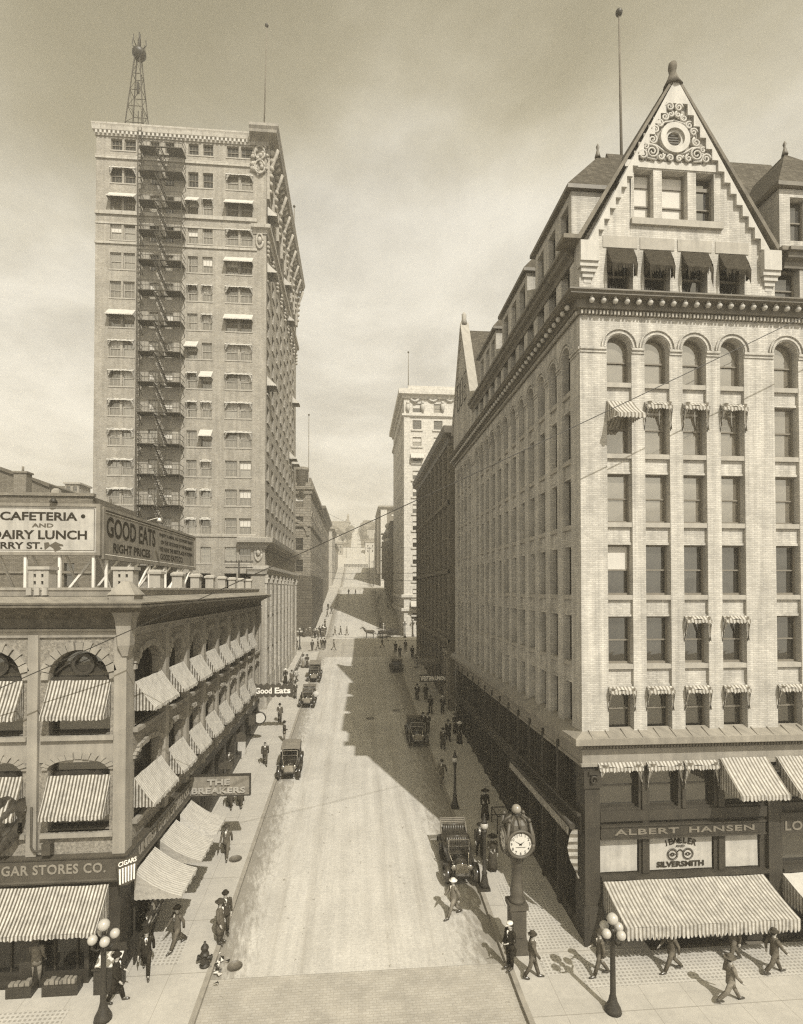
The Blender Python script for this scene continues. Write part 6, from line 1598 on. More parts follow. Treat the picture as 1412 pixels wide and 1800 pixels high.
m.hexa([(-.3,-.02,0),(.3,-.02,0),(.3,.02,0),(-.3,.02,0),(-.3,.2,1.1),(.3,.2,1.1),(.3,.24,1.1),(-.3,.24,1.1)]); part('board', m, M['sign_pale'], t); m = MB(); m.bar((-.28,.22,1.05),(-.28,.6,0),.03); m.bar((.28,.22,1.05),(.28,.6,0),.03); part('prop', m, M['wood'], t)

# ------------------------------------------------------------------ motor cars (front towards -y)
def wheel(parent, x, y, r=.43):
    ty = MB(); rot = Matrix.Translation((x, y, r)) @ Matrix.Rotation(R(90), 4, 'Y')
    m = MB(); m.tube([((r-.05)*math.cos(a), (r-.05)*math.sin(a), 0) for a in [2*math.pi*k/24 for k in range(25)]], .052, 8); ty.add(m, rot); o = part('wheel', ty, M['tyre'], parent)
    m = MB(); m.tube([((r-.11)*math.cos(a), (r-.11)*math.sin(a), 0) for a in [2*math.pi*k/24 for k in range(25)]], .028, 6); s = MB(); s.add(m, rot); part('rim', s, M['spoke'], o)
    m = MB()
    for k in range(12): a = 2*math.pi*k/12; m.tube([(.05*math.cos(a),.05*math.sin(a),0),((r-.11)*math.cos(a),(r-.11)*math.sin(a),0)], [.026,.018], 5)
    m.lathe([(.08,-.07),(.08,.07),(.03,.1)], 10); s = MB(); s.add(m, rot); part('spokes', s, M['spoke'], o)
def fender(parent, x, y, w_=.26, r=.52, a0=-20, a1=190, run=None):
    m = MB(); rs = []
    for k in range(12):
        a = R(a0+(a1-a0)*k/11); c = (y-r*math.cos(a), .43+r*math.sin(a)*.95)
        rs.append([(x-w_/2, c[0], c[1]), (x, c[0], c[1]+.03), (x+w_/2, c[0], c[1]), (x+w_/2, c[0], c[1]-.02), (x-w_/2, c[0], c[1]-.02)])
    if run: rs.append([(x-w_/2, run, .36), (x, run, .37), (x+w_/2, run, .36), (x+w_/2, run, .34), (x-w_/2, run, .34)])
    m.rings(rs); part('mudguard', m, M['coach'], parent)
def seat(parent, y, z, w_, back=.5):
    m = MB(); n = 9
    m.rings([[(-w_/2, y-.28, z), (w_/2, y-.28, z), (w_/2, y+.22, z-.04), (-w_/2, y+.22, z-.04)], [(-w_/2, y-.3, z+.14), (w_/2, y-.3, z+.14), (w_/2, y+.22, z+.1), (-w_/2, y+.22, z+.1)]], sm=False)
    for k in range(n): u = -w_/2+w_*(k+.5)/n; m.tube([(u, y+.2, z+.08), (u, y+.26, z+back*.55), (u, y+.32, z+back)], w_/n*.56, 6)
    m.tube([(-w_/2, y+.33, z+back+.02), (w_/2, y+.33, z+back+.02)], .05, 6)
    part('seat', m, M['leather'], parent)
def car(label, loc, rz, top='folded', group='motor cars along the kerbs', body='coach', wind=True):
    t = thing('motor_car', label, 'car', loc, rz, group)
    m = MB()   # chassis and tub
    m.box(-.42, .42, -1.75, 1.75, .48, .58)
    def ringz(y, hw, z0, z1): return [(-hw, y, z0), (hw, y, z0), (hw+.04, y, z1), (hw-.02, y, z1+.02), (-hw+.02, y, z1+.02), (-hw-.04, y, z1)]
    m.rings([ringz(-.62, .44, .58, 1.02), ringz(-.45, .58, .58, 1.08), ringz(.1, .64, .56, 1.0), ringz(.35, .66, .56, 1.02), ringz(1.2, .68, .56, 1.12), ringz(1.62, .62, .6, 1.25), ringz(1.72, .55, .66, 1.22)], sm=False)
    part('body', m, M[body], t)
    m = MB(); m.rings([[(hw*math.cos(a)*(1 if math.sin(a) > 0 else 1), y, z0+(z1-z0)*max(0, math.sin(a))**.6) for a in [math.pi*k/8 for k in range(9)]] for y, hw, z0, z1 in ((-.6,.42,.6,1.05),(-1.55,.31,.62,1.0))]); part('bonnet', m, M[body], t)
    m = MB(); m.rings([[(x*.33, y, .80+z*.26) for x, z in ((-1,-.8),(-.7,-1),(.7,-1),(1,-.8),(1,.7),(.7,1),(-.7,1),(-1,.7))] for y in (-1.66,-1.55)], sm=False); m.lathe([(.05,0),(.04,.07)], 8, (0,-1.6,1.06)); part('radiator', m, M['brass'], t)
    for s_ in (-1, 1):
        for y in (-1.35, 1.35): wheel(t, s_*.70, y)
        fender(t, s_*.72, -1.35, run=-.35); fender(t, s_*.72, 1.35)
        m = MB(); m.box(s_*.72-.15, s_*.72+.15, -.75, .82, .33, .37); part('running_board', m, M['wood_dark'], t)
        m = MB(); m.lathe([(.06,0),(.13,.05),(.14,.16),(.12,.17)], 10); h_ = MB(); h_.add(m, Matrix.Translation((s_*.4,-1.5,.92)) @ Matrix.Rotation(R(90), 4, 'X')); h_.bar((s_*.4,-1.5,.6),(s_*.4,-1.5,.85),.03); o = part('headlamp', h_, M['brass'], t)
        m = MB(); m.ball((s_*.4,-1.68,.92), .11, 8, sy=.3); part('lens', m, M['glass_bright'], o)
    m = MB(); 
    for y in (-1.35, 1.35): m.tube([(-.68,y,.43),(.68,y,.43)], .045, 6)
    m.box(-.5,.5,-1.8,-1.74,.5,.56); part('axle', m, M['iron'], t)
    seat(t, .12, .88, 1.05, .48); seat(t, 1.2, .92, 1.16, .52)
    m = MB(); m.tube([(.3+.19*math.cos(a), -.3+.1*math.sin(a), 1.32+.16*math.sin(a)) for a in [2*math.pi*k/14 for k in range(15)]], .02, 5); m.tube([(.3,-.3,1.32),(.28,-.6,.95)], .022, 5); part('steering_wheel', m, M['wood_dark'], t)
    if wind:
        m = MB()
        for s_ in (-1, 1): m.bar((s_*.52,-.56,1.0),(s_*.52,-.5,1.72),.04); m.bar((s_*.5,-.56,1.05),(s_*.3,-1.6,.72),.025)
        for z, y in ((1.04,-.56),(1.38,-.53),(1.72,-.5)): m.bar((-.52,y,z),(.52,y,z),.04)
        o = part('windscreen', m, M['brass'], t)
    hoops = [(-.45,1.78),(.4,1.92),(1.3,1.9),(1.75,1.72)]
    if top == 'up':
        m = MB(); rs = []
        for y, z in hoops: rs.append([(-.7,y,z-.16),(-.66,y,z-.02),(-.35,y,z+.04),(.35,y,z+.04),(.66,y,z-.02),(.7,y,z-.16)])
        m.rings(rs, closed=False, sm=False); m.poly([(-.7,1.75,1.56),(.7,1.75,1.56),(.62,1.78,1.2),(-.62,1.78,1.2)]); part('folding_top', m, M['top_cloth'], t)
        m = MB()
        for s_ in (-1, 1): 
            for y, z in hoops: m.bar((s_*.68,y,z-.16),(s_*.66,.95 if y > 0 else -.4,1.05),.03)
        part('top_bows', m, M['iron'], t)
    elif top == 'folded':
        m = MB()
        for k in range(4): zz = 1.36+.08*k; m.tube([(-.68,1.2,1.12+.03*k),(-.68,1.8+.05*k,zz),(.68,1.8+.05*k,zz),(.68,1.2,1.12+.03*k)], .045, 6)
        part('folding_top', m, M['top_cloth'], t)
    elif top == 'closed':
        m = MB(); 
        m.rings([[(-.66,y,1.0),(.66,y,1.0),(.64,y,1.95),(.5,y,2.03),(-.5,y,2.03),(-.64,y,1.95)] for y in (-.42, 1.7)], sm=False); part('cab', m, M['coach'], t)
        m = MB(); m.poly([(-.55,-.425,1.3),(.55,-.425,1.3),(.53,-.425,1.85),(-.53,-.425,1.85)]); 
        for s_ in (-1, 1):
            for ya, yb in ((-.2,.55),(.7,1.4)): m.poly([(s_*.665,ya,1.35),(s_*.665,yb,1.35),(s_*.655,yb,1.85),(s_*.655,ya,1.85)])
        part('window', m, M['glass'], t)
        m = MB(); m.box(-.7,.7,-.75,1.75,2.03,2.09); part('roof', m, M['top_cloth'], t)
    return t
def car_at(px, py, label, top, rz=0., dx=0., **k):
    p = foot(px, py, .01); sl = math.atan((G(p.y+1.5)-G(p.y-1.5))/3); t = car(label, (p.x+dx, p.y+1.4, G(p.y+1.4)), rz, top, **k); t.rotation_euler = (sl, 0, rz); return t
car_at(813, 1552, 'open touring car with tufted seats and folded hood, parked nearest on the right', 'folded', R(-2))
car_at(507, 1369, 'touring car with its cloth hood raised, parked nearest on the left', 'up', R(2))
car_at(540, 1244, 'open roadster with a pale round spare cover, parked left below the closed car', 'folded')
c_ = car_at(552, 1199, 'tall closed car with dark cab, farthest up of the left kerb row', 'closed')
car_at(735, 1312, 'dark touring car with folded hood in the shade, two men beside it', 'folded')
car_at(698, 1183, 'small dark open car in the shade near the cross street', 'folded', math.pi, wind=False)
car_at(602, 1009, 'tiny dark car on the steep block beyond the third crossing', 'up')
m = MB(); m.lathe([(.02,-.06),(.3,-.05),(.32,.0),(.3,.05),(.02,.06)], 16); p = foot(556, 1230, 1.0)
for o in [o for o in bpy.data.objects if o.get('label', '').startswith('open roadster')]:
    s = MB(); s.add(m, Matrix.Translation((.8, -.1, 1.05)) @ Matrix.Rotation(R(72), 4, 'X')); part('spare_cover', s, M['canvas'], o)
# horse wagon crossing the avenue
p = foot(676, 1121, 0.); t = thing('horse_wagon', 'dark open delivery wagon drawn across the avenue by one horse', 'wagon', (p.x, p.y, G(p.y)))
m = MB(); m.box(-1.2, 1.5, -.7, .7, .75, .9); m.box(-1.2, 1.5, -.75, -.68, .9, 1.35); m.box(-1.2, 1.5, .68, .75, .9, 1.35); m.box(-.5, -.1, -.7, .7, 1.3, 1.4); m.bar((-1.2,.3,.7),(-3.4,.35,.95),.07); m.bar((-1.2,-.3,.7),(-3.4,-.35,.95),.07); part('box', m, M['wood_dark'], t)
for x, r_ in ((-.8,.5),(1.1,.6)):
    for y in (-.85,.85):
        w_ = MB(); m = MB(); m.tube([(r_*math.cos(a), 0, r_+r_*math.sin(a)*.98) for a in [2*math.pi*k/18 for k in range(19)]], .04, 5)
        for k in range(10): a = 2*math.pi*k/10; m.bar((0,0,r_),(r_*math.cos(a),0,r_+r_*math.sin(a)*.98),.03)
        w_.add(m, Matrix.Translation((x,y,0))); part('wheel', w_, M['wood_dark'], t)
t = thing('horse', 'dark horse harnessed to the wagon in the cross street', 'horse', (p.x-2.9, p.y, G(p.y)))
m = MB(); B = []
m.rings([[(x, hw*math.cos(a), z+hh*math.sin(a)) for a in [2*math.pi*k/10 for k in range(10)]] for x, z, hw, hh in ((.95,1.2,.08,.15),(.85,1.22,.24,.28),(.5,1.22,.29,.32),(0,1.2,.28,.31),(-.5,1.22,.27,.34),(-.75,1.3,.2,.3),(-.98,1.52,.14,.24),(-1.2,1.8,.1,.17),(-1.32,1.98,.09,.13),(-1.5,1.93,.08,.11),(-1.75,1.76,.055,.07),(-1.8,1.72,.04,.05))])
for x, y, fr_ in ((-.6,.15,1),(-.55,-.15,1),(.75,.15,0),(.7,-.15,0)):
    pts = [(x,y,1.15),(x+.02,y,.65),(x-.02,y,.2),(x-.06,y,.0)] if fr_ else [(x,y,1.2),(x-.12,y,.85),(x+.12,y,.55),(x+.06,y,.18),(x,y,0)]
    m.tube(pts, [.13,.07,.05,.065][:len(pts)] if fr_ else [.17,.12,.065,.05,.065], 7)
for y in (-.05,.05): m.tube([(-1.3,y,2.06),(-1.3,y*1.3,2.2)], [.04,.01], 5)
part('body', m, M['horse'], t)
m = MB(); m.tube([(.95,0,1.35),(1.1,0,1.1),(1.12,0,.7)], [.05,.07,.02], 6); part('tail', m, M['hair'], t); m = MB(); m.tube([(-.75,0,1.62),(-1.05,0,1.88),(-1.3,0,2.12)], [.05,.06,.04], 5); part('mane', m, M['hair'], t)
p2 = foot(693, 1119, 0.); t = thing('street_bench', 'long dark slatted tool cart standing at the far kerb, behind the wagon', 'cart', (p2.x, p2.y+1.0, G(p2.y))); m = MB(); m.box(-1.0,1.1,-.4,.4,.45,1.5); part('box', m, M['wood_dark'], t)
for x in (-.7,.8): m = MB(); m.tube([(x+.4*math.cos(a), -.45, .4+.4*math.sin(a)) for a in [2*math.pi*k/14 for k in range(15)]], .04, 5); part('wheel', m, M['wood_dark'], t)
for o in [t]: o.name = 'tool_cart'

# ------------------------------------------------------------------ overhead wires
def wire(a, c, label, r=.018, sag=.4, grp=None):
    a, c = Vector(a), Vector(c); m = MB(); n = 14
    m.tube([a.lerp(c, k/n)-Vector((0,0,4*sag*(k/n)*(1-k/n))) for k in range(n+1)], r, 4)
    solo('overhead_wire', m, M['iron'], label, 'wire', a, group=grp)
wire(onY(-160, 1280, 20.0), onY(1560, 485, 20.0), 'long black cable slanting up across the whole view from lower left to upper right', .022, .25)
GW = 'thin wires across the cross street'
for ya, yb, Y, lab in ((1003,1008,84,'thin wire crossing the street level with the tower base cornice'),(1012,1020,86,'lower thin wire sagging over the near side of the cross street'),(958,963,103,'high thin wire over the far side of the cross street'),(1117,1118,84.5,'lowest thin wire, just above the crowd at the cross street')):
    a = onY(480, ya, Y); c = onY(800, yb, Y); wire((XL, Y, a.z), (XR, Y, c.z), lab, .03, .25, GW)
wire(onX(563, 895, XL+.1), onY(640, 925, 300), 'thin wire running uphill from the brown cornice block', .04, 1.0, GW)
# ------------------------------------------------------------------ people
def joints(sw, arm, bend=(.35, .35)):
    J = {}
    for s_, n_ in ((-1, 'L'), (1, 'R')):
        a = sw*s_; b_ = arm*-s_; kb = max(0, -a)*.9
        hip = Vector((s_*.095, 0, .90)); knee = hip+Vector((0, -.43*math.sin(a), -.43*math.cos(a))); ank = knee+Vector((0, -.41*math.sin(a-kb), -.41*math.cos(a-kb)))
        toe = ank+Vector((s_*.02, -.17, -.035 if a >= 0 else -.05))
        sh = Vector((s_*.19, .01, 1.40)); el = sh+Vector((s_*.05, -.29*math.sin(b_), -.28*math.cos(b_))); bb = bend[0 if s_ < 0 else 1]; wr = el+Vector((s_*.01-(s_*.1 if bb > .9 else 0), -.25*math.sin(b_+bb), -.25*math.cos(b_+bb)))
        J[n_] = (hip, knee, ank, toe, sh, el, wr, s_)
    dz = min(J['L'][2].z, J['R'][2].z)-.075
    return J, dz
def body_mesh(J, name, female=False):
    V = []; E = []; Rr = []
    def v(p, r, par=None):
        V.append(tuple(p)); Rr.append(r)
        if par is not None: E.append((par, len(V)-1))
        return len(V)-1
    pel = v((0,0,.93), .115); sp_ = v((0,.01,1.12), .10, pel); ch = v((0,.01,1.33), .12, sp_); nb = v((0,.015,1.45), .06, ch); nk = v((0,0,1.51), .052, nb)
    hd = v((0,-.015,1.585), .082, nk); v((0,-.01,1.665), .075, hd); no = v((0,-.105,1.585), .016, hd)
    for s_ in (-1, 1): v((s_*.09,0,1.59), .014, hd)
    for n_ in 'LR':
        hip, knee, ank, toe, sh, el, wr, s_ = J[n_]
        a = v(hip, .085, pel); k = v(knee, .058, a); an = v(ank, .042, k); v(toe, .035, an)
        a = v(sh, .06, ch); e = v(el, .043, a); w_ = v(wr, .03, e); d = (wr-el).normalized(); pm_ = v(wr+d*.06, .034, w_)
        for f in range(4):
            off = Vector((0, (f-1.5)*.02, 0)); L = (.07, .085, .08, .06)[f]
            q = v(wr+d*.1+off, .0095, pm_); q = v(wr+d*(.1+L*.55)+off*1.1+Vector((-s_*.008,-.004,0)), .0088, q); v(wr+d*(.1+L)+off*1.1+Vector((-s_*.03,-.006,0)), .0075, q)
        q = v(wr+d*.05+Vector((-s_*.01,-.04,0)), .011, pm_); v(wr+d*.1+Vector((-s_*.015,-.055,0)), .009, q)
    me = bpy.data.meshes.new('t'); me.from_pydata(V, E, []); o = bpy.data.objects.new('t', me); COL.objects.link(o)
    mo = o.modifiers.new('s', 'SKIN'); mo.use_smooth_shade = True
    for i, r in enumerate(Rr): me.skin_vertices[0].data[i].radius = (r, r)
    me.skin_vertices[0].data[0].use_root = True
    o.modifiers.new('ss', 'SUBSURF').levels = 1
    dg = bpy.context.evaluated_depsgraph_get(); out = bpy.data.meshes.new_from_object(o.evaluated_get(dg)); out.name = name
    bpy.data.objects.remove(o); out.materials.clear(); out.materials.append(M['skin']); return out
def loft(m, prof, n=12, y0=0.):
    m.rings([[(hw*math.cos(2*math.pi*k/n), y0+yo+hd*math.sin(2*math.pi*k/n), z) for k in range(n)] for z, hw, hd, yo in prof])
def figure(kind, sw, arm, bend=(.35, .35)):
    J, dz = joints(sw, arm, bend); P_ = {}; fem = kind == 'woman'
    P_['body'] = body_mesh(J, 'body')
    m = MB()
    if kind == 'overcoat': loft(m, [(.42,.24,.17,0),(.7,.215,.16,0),(.95,.19,.14,0),(1.12,.175,.125,0),(1.32,.205,.135,0),(1.41,.2,.11,.01),(1.47,.1,.08,.01)])
    elif fem: loft(m, [(.95,.13,.1,0),(1.06,.115,.095,0),(1.22,.155,.13,-.01),(1.34,.17,.13,-.01),(1.42,.16,.09,.01),(1.49,.065,.06,.01)])
    else: loft(m, [(.74,.2,.14,0),(.92,.185,.135,0),(1.1,.172,.122,0),(1.3,.2,.135,0),(1.41,.198,.11,.01),(1.47,.1,.08,.01)])
    for n_ in 'LR':
        hip, knee, ank, toe, sh, el, wr, s_ = J[n_]; m.tube([sh+Vector((-s_*.04,0,.02)), sh, sh.lerp(el,.5), el, wr], [.07,.082,.07,.058,.048], 8)
    P_['blouse' if fem else 'jacket'] = m
    m = MB()
    if fem: m.rings([[((r+.012*math.sin(k*2.5))*math.cos(2*math.pi*k/16), yo+(r*.9+.012*math.sin(k*2.5))*math.sin(2*math.pi*k/16), z) for k in range(16)] for z, r, yo in ((.05,.26,0),(.4,.225,0),(.7,.2,.01),(.88,.175,.01),(.98,.12,0))]); P_['skirt'] = m
    else:
        loft(m, [(.8,.17,.125,0),(.92,.165,.12,0),(1.0,.15,.11,0)])
        for n_ in 'LR': hip, knee, ank = J[n_][:3]; m.tube([hip+Vector((0,0,.03)), knee, knee.lerp(ank,.9)], [.105,.08,.068], 8)
        P_['trousers'] = m
    m = MB()
    for n_ in 'LR':
        ank, toe = J[n_][2], J[n_][3]; m.tube([ank+Vector((0,.05,-.03)), ank+Vector((0,-.02,-.02)), toe+Vector((0,.03,0)), toe+Vector((0,-.04,-.01))], [.045,.052,.045,.028], 8)
    P_['shoes'] = m
    m = MB()
    m.rings([[(r*math.cos(2*math.pi*k/12), .012+r*1.08*math.sin(2*math.pi*k/12), z-.035*(1 if math.sin(2*math.pi*k/12) > .2 else 0)) for k in range(12)] for r, z in ((.088,1.6),(.094,1.64),(.08,1.7),(.03,1.735))])
    if fem: m.ball((0,.1,1.64), .07, 8)
    P_['hair'] = m
    m = MB(); 
    for s_ in (-1, 1): m.ball((s_*.033,-.083,1.605), .013, 6)
    P_['eyes'] = m
    if not fem:
        m = MB(); m.poly([(-.055,-.118,1.43),(0,-.14,1.2),(.055,-.118,1.43),(.03,-.085,1.47),(-.03,-.085,1.47)]); P_['shirt_front'] = m
    return P_, dz
HATS = {}
m = MB(); m.rings([[(r*math.cos(2*math.pi*k/14), .005+r*1.12*math.sin(2*math.pi*k/14), z) for k in range(14)] for r, z in ((.16,1.695),(.155,1.68),(.1,1.675),(.1,1.74),(.085,1.79),(.04,1.815))]); HATS['bowler'] = m
m = MB(); m.rings([[(r*math.cos(2*math.pi*k/14), .005+r*1.1*math.sin(2*math.pi*k/14), z) for k in range(14)] for r, z in ((.2,1.70),(.19,1.68),(.105,1.685),(.1,1.77),(.085,1.8),(.03,1.78))]); HATS['soft'] = m
m = MB(); m.lathe([(.19,1.685),(.19,1.695),(.1,1.7),(.1,1.775),(.02,1.78)], 16); HATS['boater'] = m
m = MB(); m.lathe([(.27,1.7),(.26,1.72),(.13,1.735),(.11,1.81),(.03,1.83)], 16); m.ball((.08,-.08,1.78), .06, 6); HATS['wide'] = m
m = MB(); m.rings([[(r*math.cos(2*math.pi*k/12), -.01+r*1.1*math.sin(2*math.pi*k/12), z) for k in range(12)] for r, z in ((.1,1.68),(.125,1.73),(.11,1.765),(.02,1.775))]); m.poly([(-.08,-.1,1.69),(.08,-.1,1.69),(.05,-.17,1.675),(-.05,-.17,1.675)]); HATS['cap'] = m
_fig = {}; _hat = {}
def person(px, py, label, kind='suit', walk=0., rz=0., cloth=1, hat='bowler', hatm='cloth0', lower=None, group=None, s=1., lift=.15, p=None):
    vr = (len(label)*3+int(px)) % 4; walk = walk*(.8, 1., 1.15, .9)[vr]; key = (kind, round(walk, 1), vr)
    if key not in _fig:
        P_, dz = figure(kind, walk, walk*(.8, .5, .9, .3)[vr]+(.08, .02, .12, .05)[vr], ((.35, .35), (.5, 1.5), (.25, .5), (1.3, .3))[vr])
        _fig[key] = ({k: (q if not isinstance(q, MB) else q.mesh(k, M['cloth1'])) for k, q in P_.items()}, dz)
    if hat and hat not in _hat: _hat[hat] = HATS[hat].mesh('hat', M['cloth0'])
    P_, dz = _fig[key]; p = p or foot(px, py, lift)
    if label[0] != ' ' : pass
    t = thing('person', label, 'person', p-Vector((0,0,dz*s)), R(rz), group); t.scale = (s, s, s)
    def add(n_, me, mat):
        o = bpy.data.objects.new(n_, me); link(o, t)
        o.material_slots[0].link = 'OBJECT'; o.material_slots[0].material = M[mat]
    for k, me in P_.items():
        add(k, me, {'body': 'skin', 'shoes': 'coach', 'hair': 'hair', 'eyes': 'coach', 'shirt_front': 'letter_pale', 'trousers': lower or 'cloth%d' % cloth, 'skirt': lower or 'cloth%d' % cloth}.get(k, 'cloth%d' % cloth))
    if hat: add('hat', _hat[hat], hatm)
    return t
W1, W2, W3 = .36, .25, .5
pl = [
 (396,1641,'man in dark suit and bowler at the left kerb, facing his long-coated companion',dict(rz=20,cloth=1)),
 (387,1658,'man in long mid-grey overcoat at the left kerb, beside the fire hydrant',dict(kind='overcoat',rz=75,cloth=2,hat='soft',hatm='cloth1')),
 (311,1667,'man in dark coat striding across the left corner pavement',dict(walk=W1,rz=-40,cloth=2,hatm='cloth1')),
 (257,1712,'man in black walking off the left corner past the news rack',dict(walk=W1,rz=15,cloth=0)),
 (266,1649,'man in black by the far end of the news rack, under the awnings',dict(rz=-60,cloth=0)),
 (64,1731,'man in brown suit with his back turned, looking at the cigar shop goods',dict(rz=180,cloth=3,lower='cloth3',hat='soft',hatm='cloth3')),
 (205,1762,'man in dark clothes passing behind the left cluster lamp',dict(walk=W2,rz=90,cloth=0)),
 (398,1508,'man in dark suit walking alone on the pavement below the oblong board shadow',dict(walk=W1,rz=0,cloth=2,hatm='cloth1',hat='soft')),
 (405,1421,'left of two people half hidden behind the large oblong hanging board',dict(kind='overcoat',walk=W2,rz=0,cloth=1)),
 (423,1419,'right of two people half hidden behind the large oblong hanging board',dict(kind='overcoat',walk=W2,rz=180,cloth=1,hat='soft')),
 (403,1362,'man below the nearest small arch-topped sign, close to the shop fronts',dict(rz=0,cloth=1)),
 (466,1345,'hatless man in dark jacket walking mid-pavement, level with the hooded touring car',dict(walk=W1,rz=10,cloth=1,hat=None)),
 (492,1270,'man in dark suit walking down the pavement past the disc sign',dict(walk=W2,rz=5,cloth=2,lower='cloth1')),
 (500,1305,'man in dark coat at the left kerb, just behind the hooded touring car',dict(rz=100,cloth=1,lower='cloth3')),
 (533,1174,'woman in a pale long dress and dark hat, by the tall closed car',dict(kind='woman',cloth=4,lower='cloth3',hat='wide')),
 (540,1174,'woman in a dark long dress, walking with the pale-dressed woman',dict(kind='woman',cloth=1,hat='wide')),
 (502,1202,'woman in black with a broad white hat near the tower wall',dict(kind='woman',cloth=0,hat='wide',hatm='straw')),
 (513,1204,'stout man in brown walking by the area railing of the tower',dict(walk=W2,rz=20,cloth=2)),
 (521,1200,'man in shirt sleeves striding by the area railing of the tower',dict(walk=W3,rz=-30,cloth=4,lower='cloth1')),
 (519,1228,'man half seen behind the scallop-edged sign, near the kerb',dict(rz=30,cloth=1)),
 (521,1142,'man in dark coat standing at the near left corner under the cluster lamp',dict(kind='overcoat',cloth=1)),
 (549,1144,'man in dark suit waiting at the near left crossing edge',dict(cloth=1,walk=W2)),
 (559,1142,'man in grey waiting at the near left crossing, between darker figures',dict(cloth=2,walk=W2,rz=90)),
 (565.5,1140,'left one of two dark figures side by side at the near left crossing',dict(cloth=1)),
 (570.5,1141,'right one of two dark figures side by side at the near left crossing',dict(cloth=0)),
 (587,1143,'lone grey figure crossing the middle of the avenue, left of the shadow',dict(cloth=3,walk=W1,rz=90,lift=0)),
 (672,1139,'lone dark figure crossing in the shaded half of the avenue',dict(cloth=2,walk=W1,rz=-90,lift=0)),
 (589,1117,'left one of three grey figures crossing on the far side of the avenue',dict(cloth=3,walk=W1,rz=90,lift=0)),
 (599,1116,'middle one of three grey figures crossing on the far side of the avenue',dict(cloth=2,walk=W1,rz=90,lift=0)),
 (610,1117,'right one of three grey figures crossing on the far side of the avenue',dict(cloth=3,walk=W1,rz=-90,lift=0)),
 (695.5,1148,'man in black coat, left of the pair behind the small car',dict(kind='overcoat',cloth=0)),
 (703,1156,'man in black just behind the small dark car, right one of the pair',dict(cloth=0,walk=W2)),
 (713,1145,'lone man in black walking by the far end of the right pavement',dict(cloth=1,walk=W2)),
 (725,1157,'bulky dark-coated man near the dark block wall, far end of right pavement',dict(kind='overcoat',cloth=0,s=1.05)),
 (731,1174,'woman with a pale apron by the dark block wall, right pavement',dict(kind='woman',cloth=1,lower='cloth4',hat='wide')),
 (733.5,1231,'man in dark suit walking left of the telegraph office sign',dict(cloth=0,walk=W2)),
 (749,1231,'man in dark suit walking right under the telegraph office sign',dict(cloth=0,walk=W2,rz=180)),
 (757,1255,'broad-shouldered man in black walking away mid-pavement in the shade',dict(cloth=0,walk=W2,rz=180,s=1.04)),
 (778,1255,'person in black with a white hat near the shaded wall, upper right pavement',dict(cloth=0,hat='boater',hatm='straw')),
 (744,1288,'left man of two in black beside the shaded touring car',dict(cloth=0,rz=20)),
 (752,1289,'right man of two in black beside the shaded touring car',dict(cloth=0,rz=-20)),
 (779,1318,'person in grey coat leading the dark knot of walkers on the right pavement',dict(kind='overcoat',cloth=1,walk=W2)),
 (788,1302,'tall person in black in the dark knot of walkers on the right pavement',dict(kind='overcoat',cloth=0,walk=W2)),
 (801,1290,'woman in black close to the shop wall, behind the white-hatted one',dict(kind='woman',cloth=0,hat='wide')),
 (808,1307,'woman in black with a white hat close to the shop wall',dict(kind='woman',cloth=0,hat='wide',hatm='straw')),
 (777,1377,'man striding along the right kerb, up the street from the lone lamp',dict(cloth=2,hatm='cloth1',walk=W3,rz=-30)),
 (853,1440,'woman in a long black dress by the stair rail on the right pavement',dict(kind='woman',cloth=0,hat='wide')),
 (843,1506,'man in dark suit just left of the lamp by the clock',dict(cloth=0,walk=W2)),
 (866,1530,'woman in dark dress right of the lamp by the clock, pale bundle in hand',dict(kind='woman',cloth=1,hat='wide')),
 (897,1702,'man in black suit and pale cap standing at the kerb before the clock',dict(cloth=0,hat='cap',hatm='straw',rz=-60)),
 (937,1720,'man in dark suit walking past the clock pedestal on its right',dict(cloth=2,hatm='cloth1',walk=W1,rz=80)),
 (797,1612,'man stepping off into the road in front of the open touring car',dict(cloth=3,walk=W1,rz=-70,lift=0,hat='boater',hatm='straw')),
 (1055,1716,'man in dark trousers walking beside the right cluster lamp under the awning edge',dict(cloth=2,hatm='cloth1',walk=W1,rz=-90)),
 (1181,1709,'man walking under the middle of the jeweller awning',dict(cloth=2,hatm='cloth1',walk=W1,rz=-90)),
 (1290,1690,'man walking under the right end of the jeweller awning',dict(cloth=2,hatm='cloth1',walk=W1,rz=-90)),
 (1362,1712,'man in brown walking at the right picture edge, before the next shop',dict(cloth=2,hatm='cloth1',walk=W1,rz=90)),
 (1285,1762,'man in brown striding nearest the camera on the lower right pavement',dict(cloth=3,walk=W3,rz=90,hat='soft',hatm='cloth2')),
 (735,1116,'man in a white coat before the lit shop window of the white-faced tower',dict(cloth=4,lower='cloth4')),
 (729,1118,'man in black before the lit shop window of the white-faced tower',dict(cloth=0)),
 (675,1117,'driver in a white coat standing up in the horse wagon',dict(cloth=4,lower='cloth4',hat='boater',hatm='straw',p=None)),
]
for px, py, lab, k in pl:
    if 'driver in a white' in lab:
        wg = [o for o in bpy.data.objects if o.name.startswith('horse_wagon')][0]; k['p'] = Vector(wg.location)+Vector((-.2,0,.95)); k['rz'] = -90
    person(px, py, lab, **k)
rp = random.Random(21)
def crowd(pts, label, group, lift=.15, kinds=('suit','suit','overcoat','woman')):
    for px, py in pts:
        kd = rp.choice(kinds); person(px, py, label, kd, rp.choice((0.,W2,W1)) if kd != 'woman' else 0., rp.choice((0,180,40,-90,90)), rp.choice((0,1,1,2)), 'wide' if kd == 'woman' else rp.choice(('bowler','soft')), rp.choice(('cloth0','cloth0','cloth1','straw')), None, group, 1., lift)
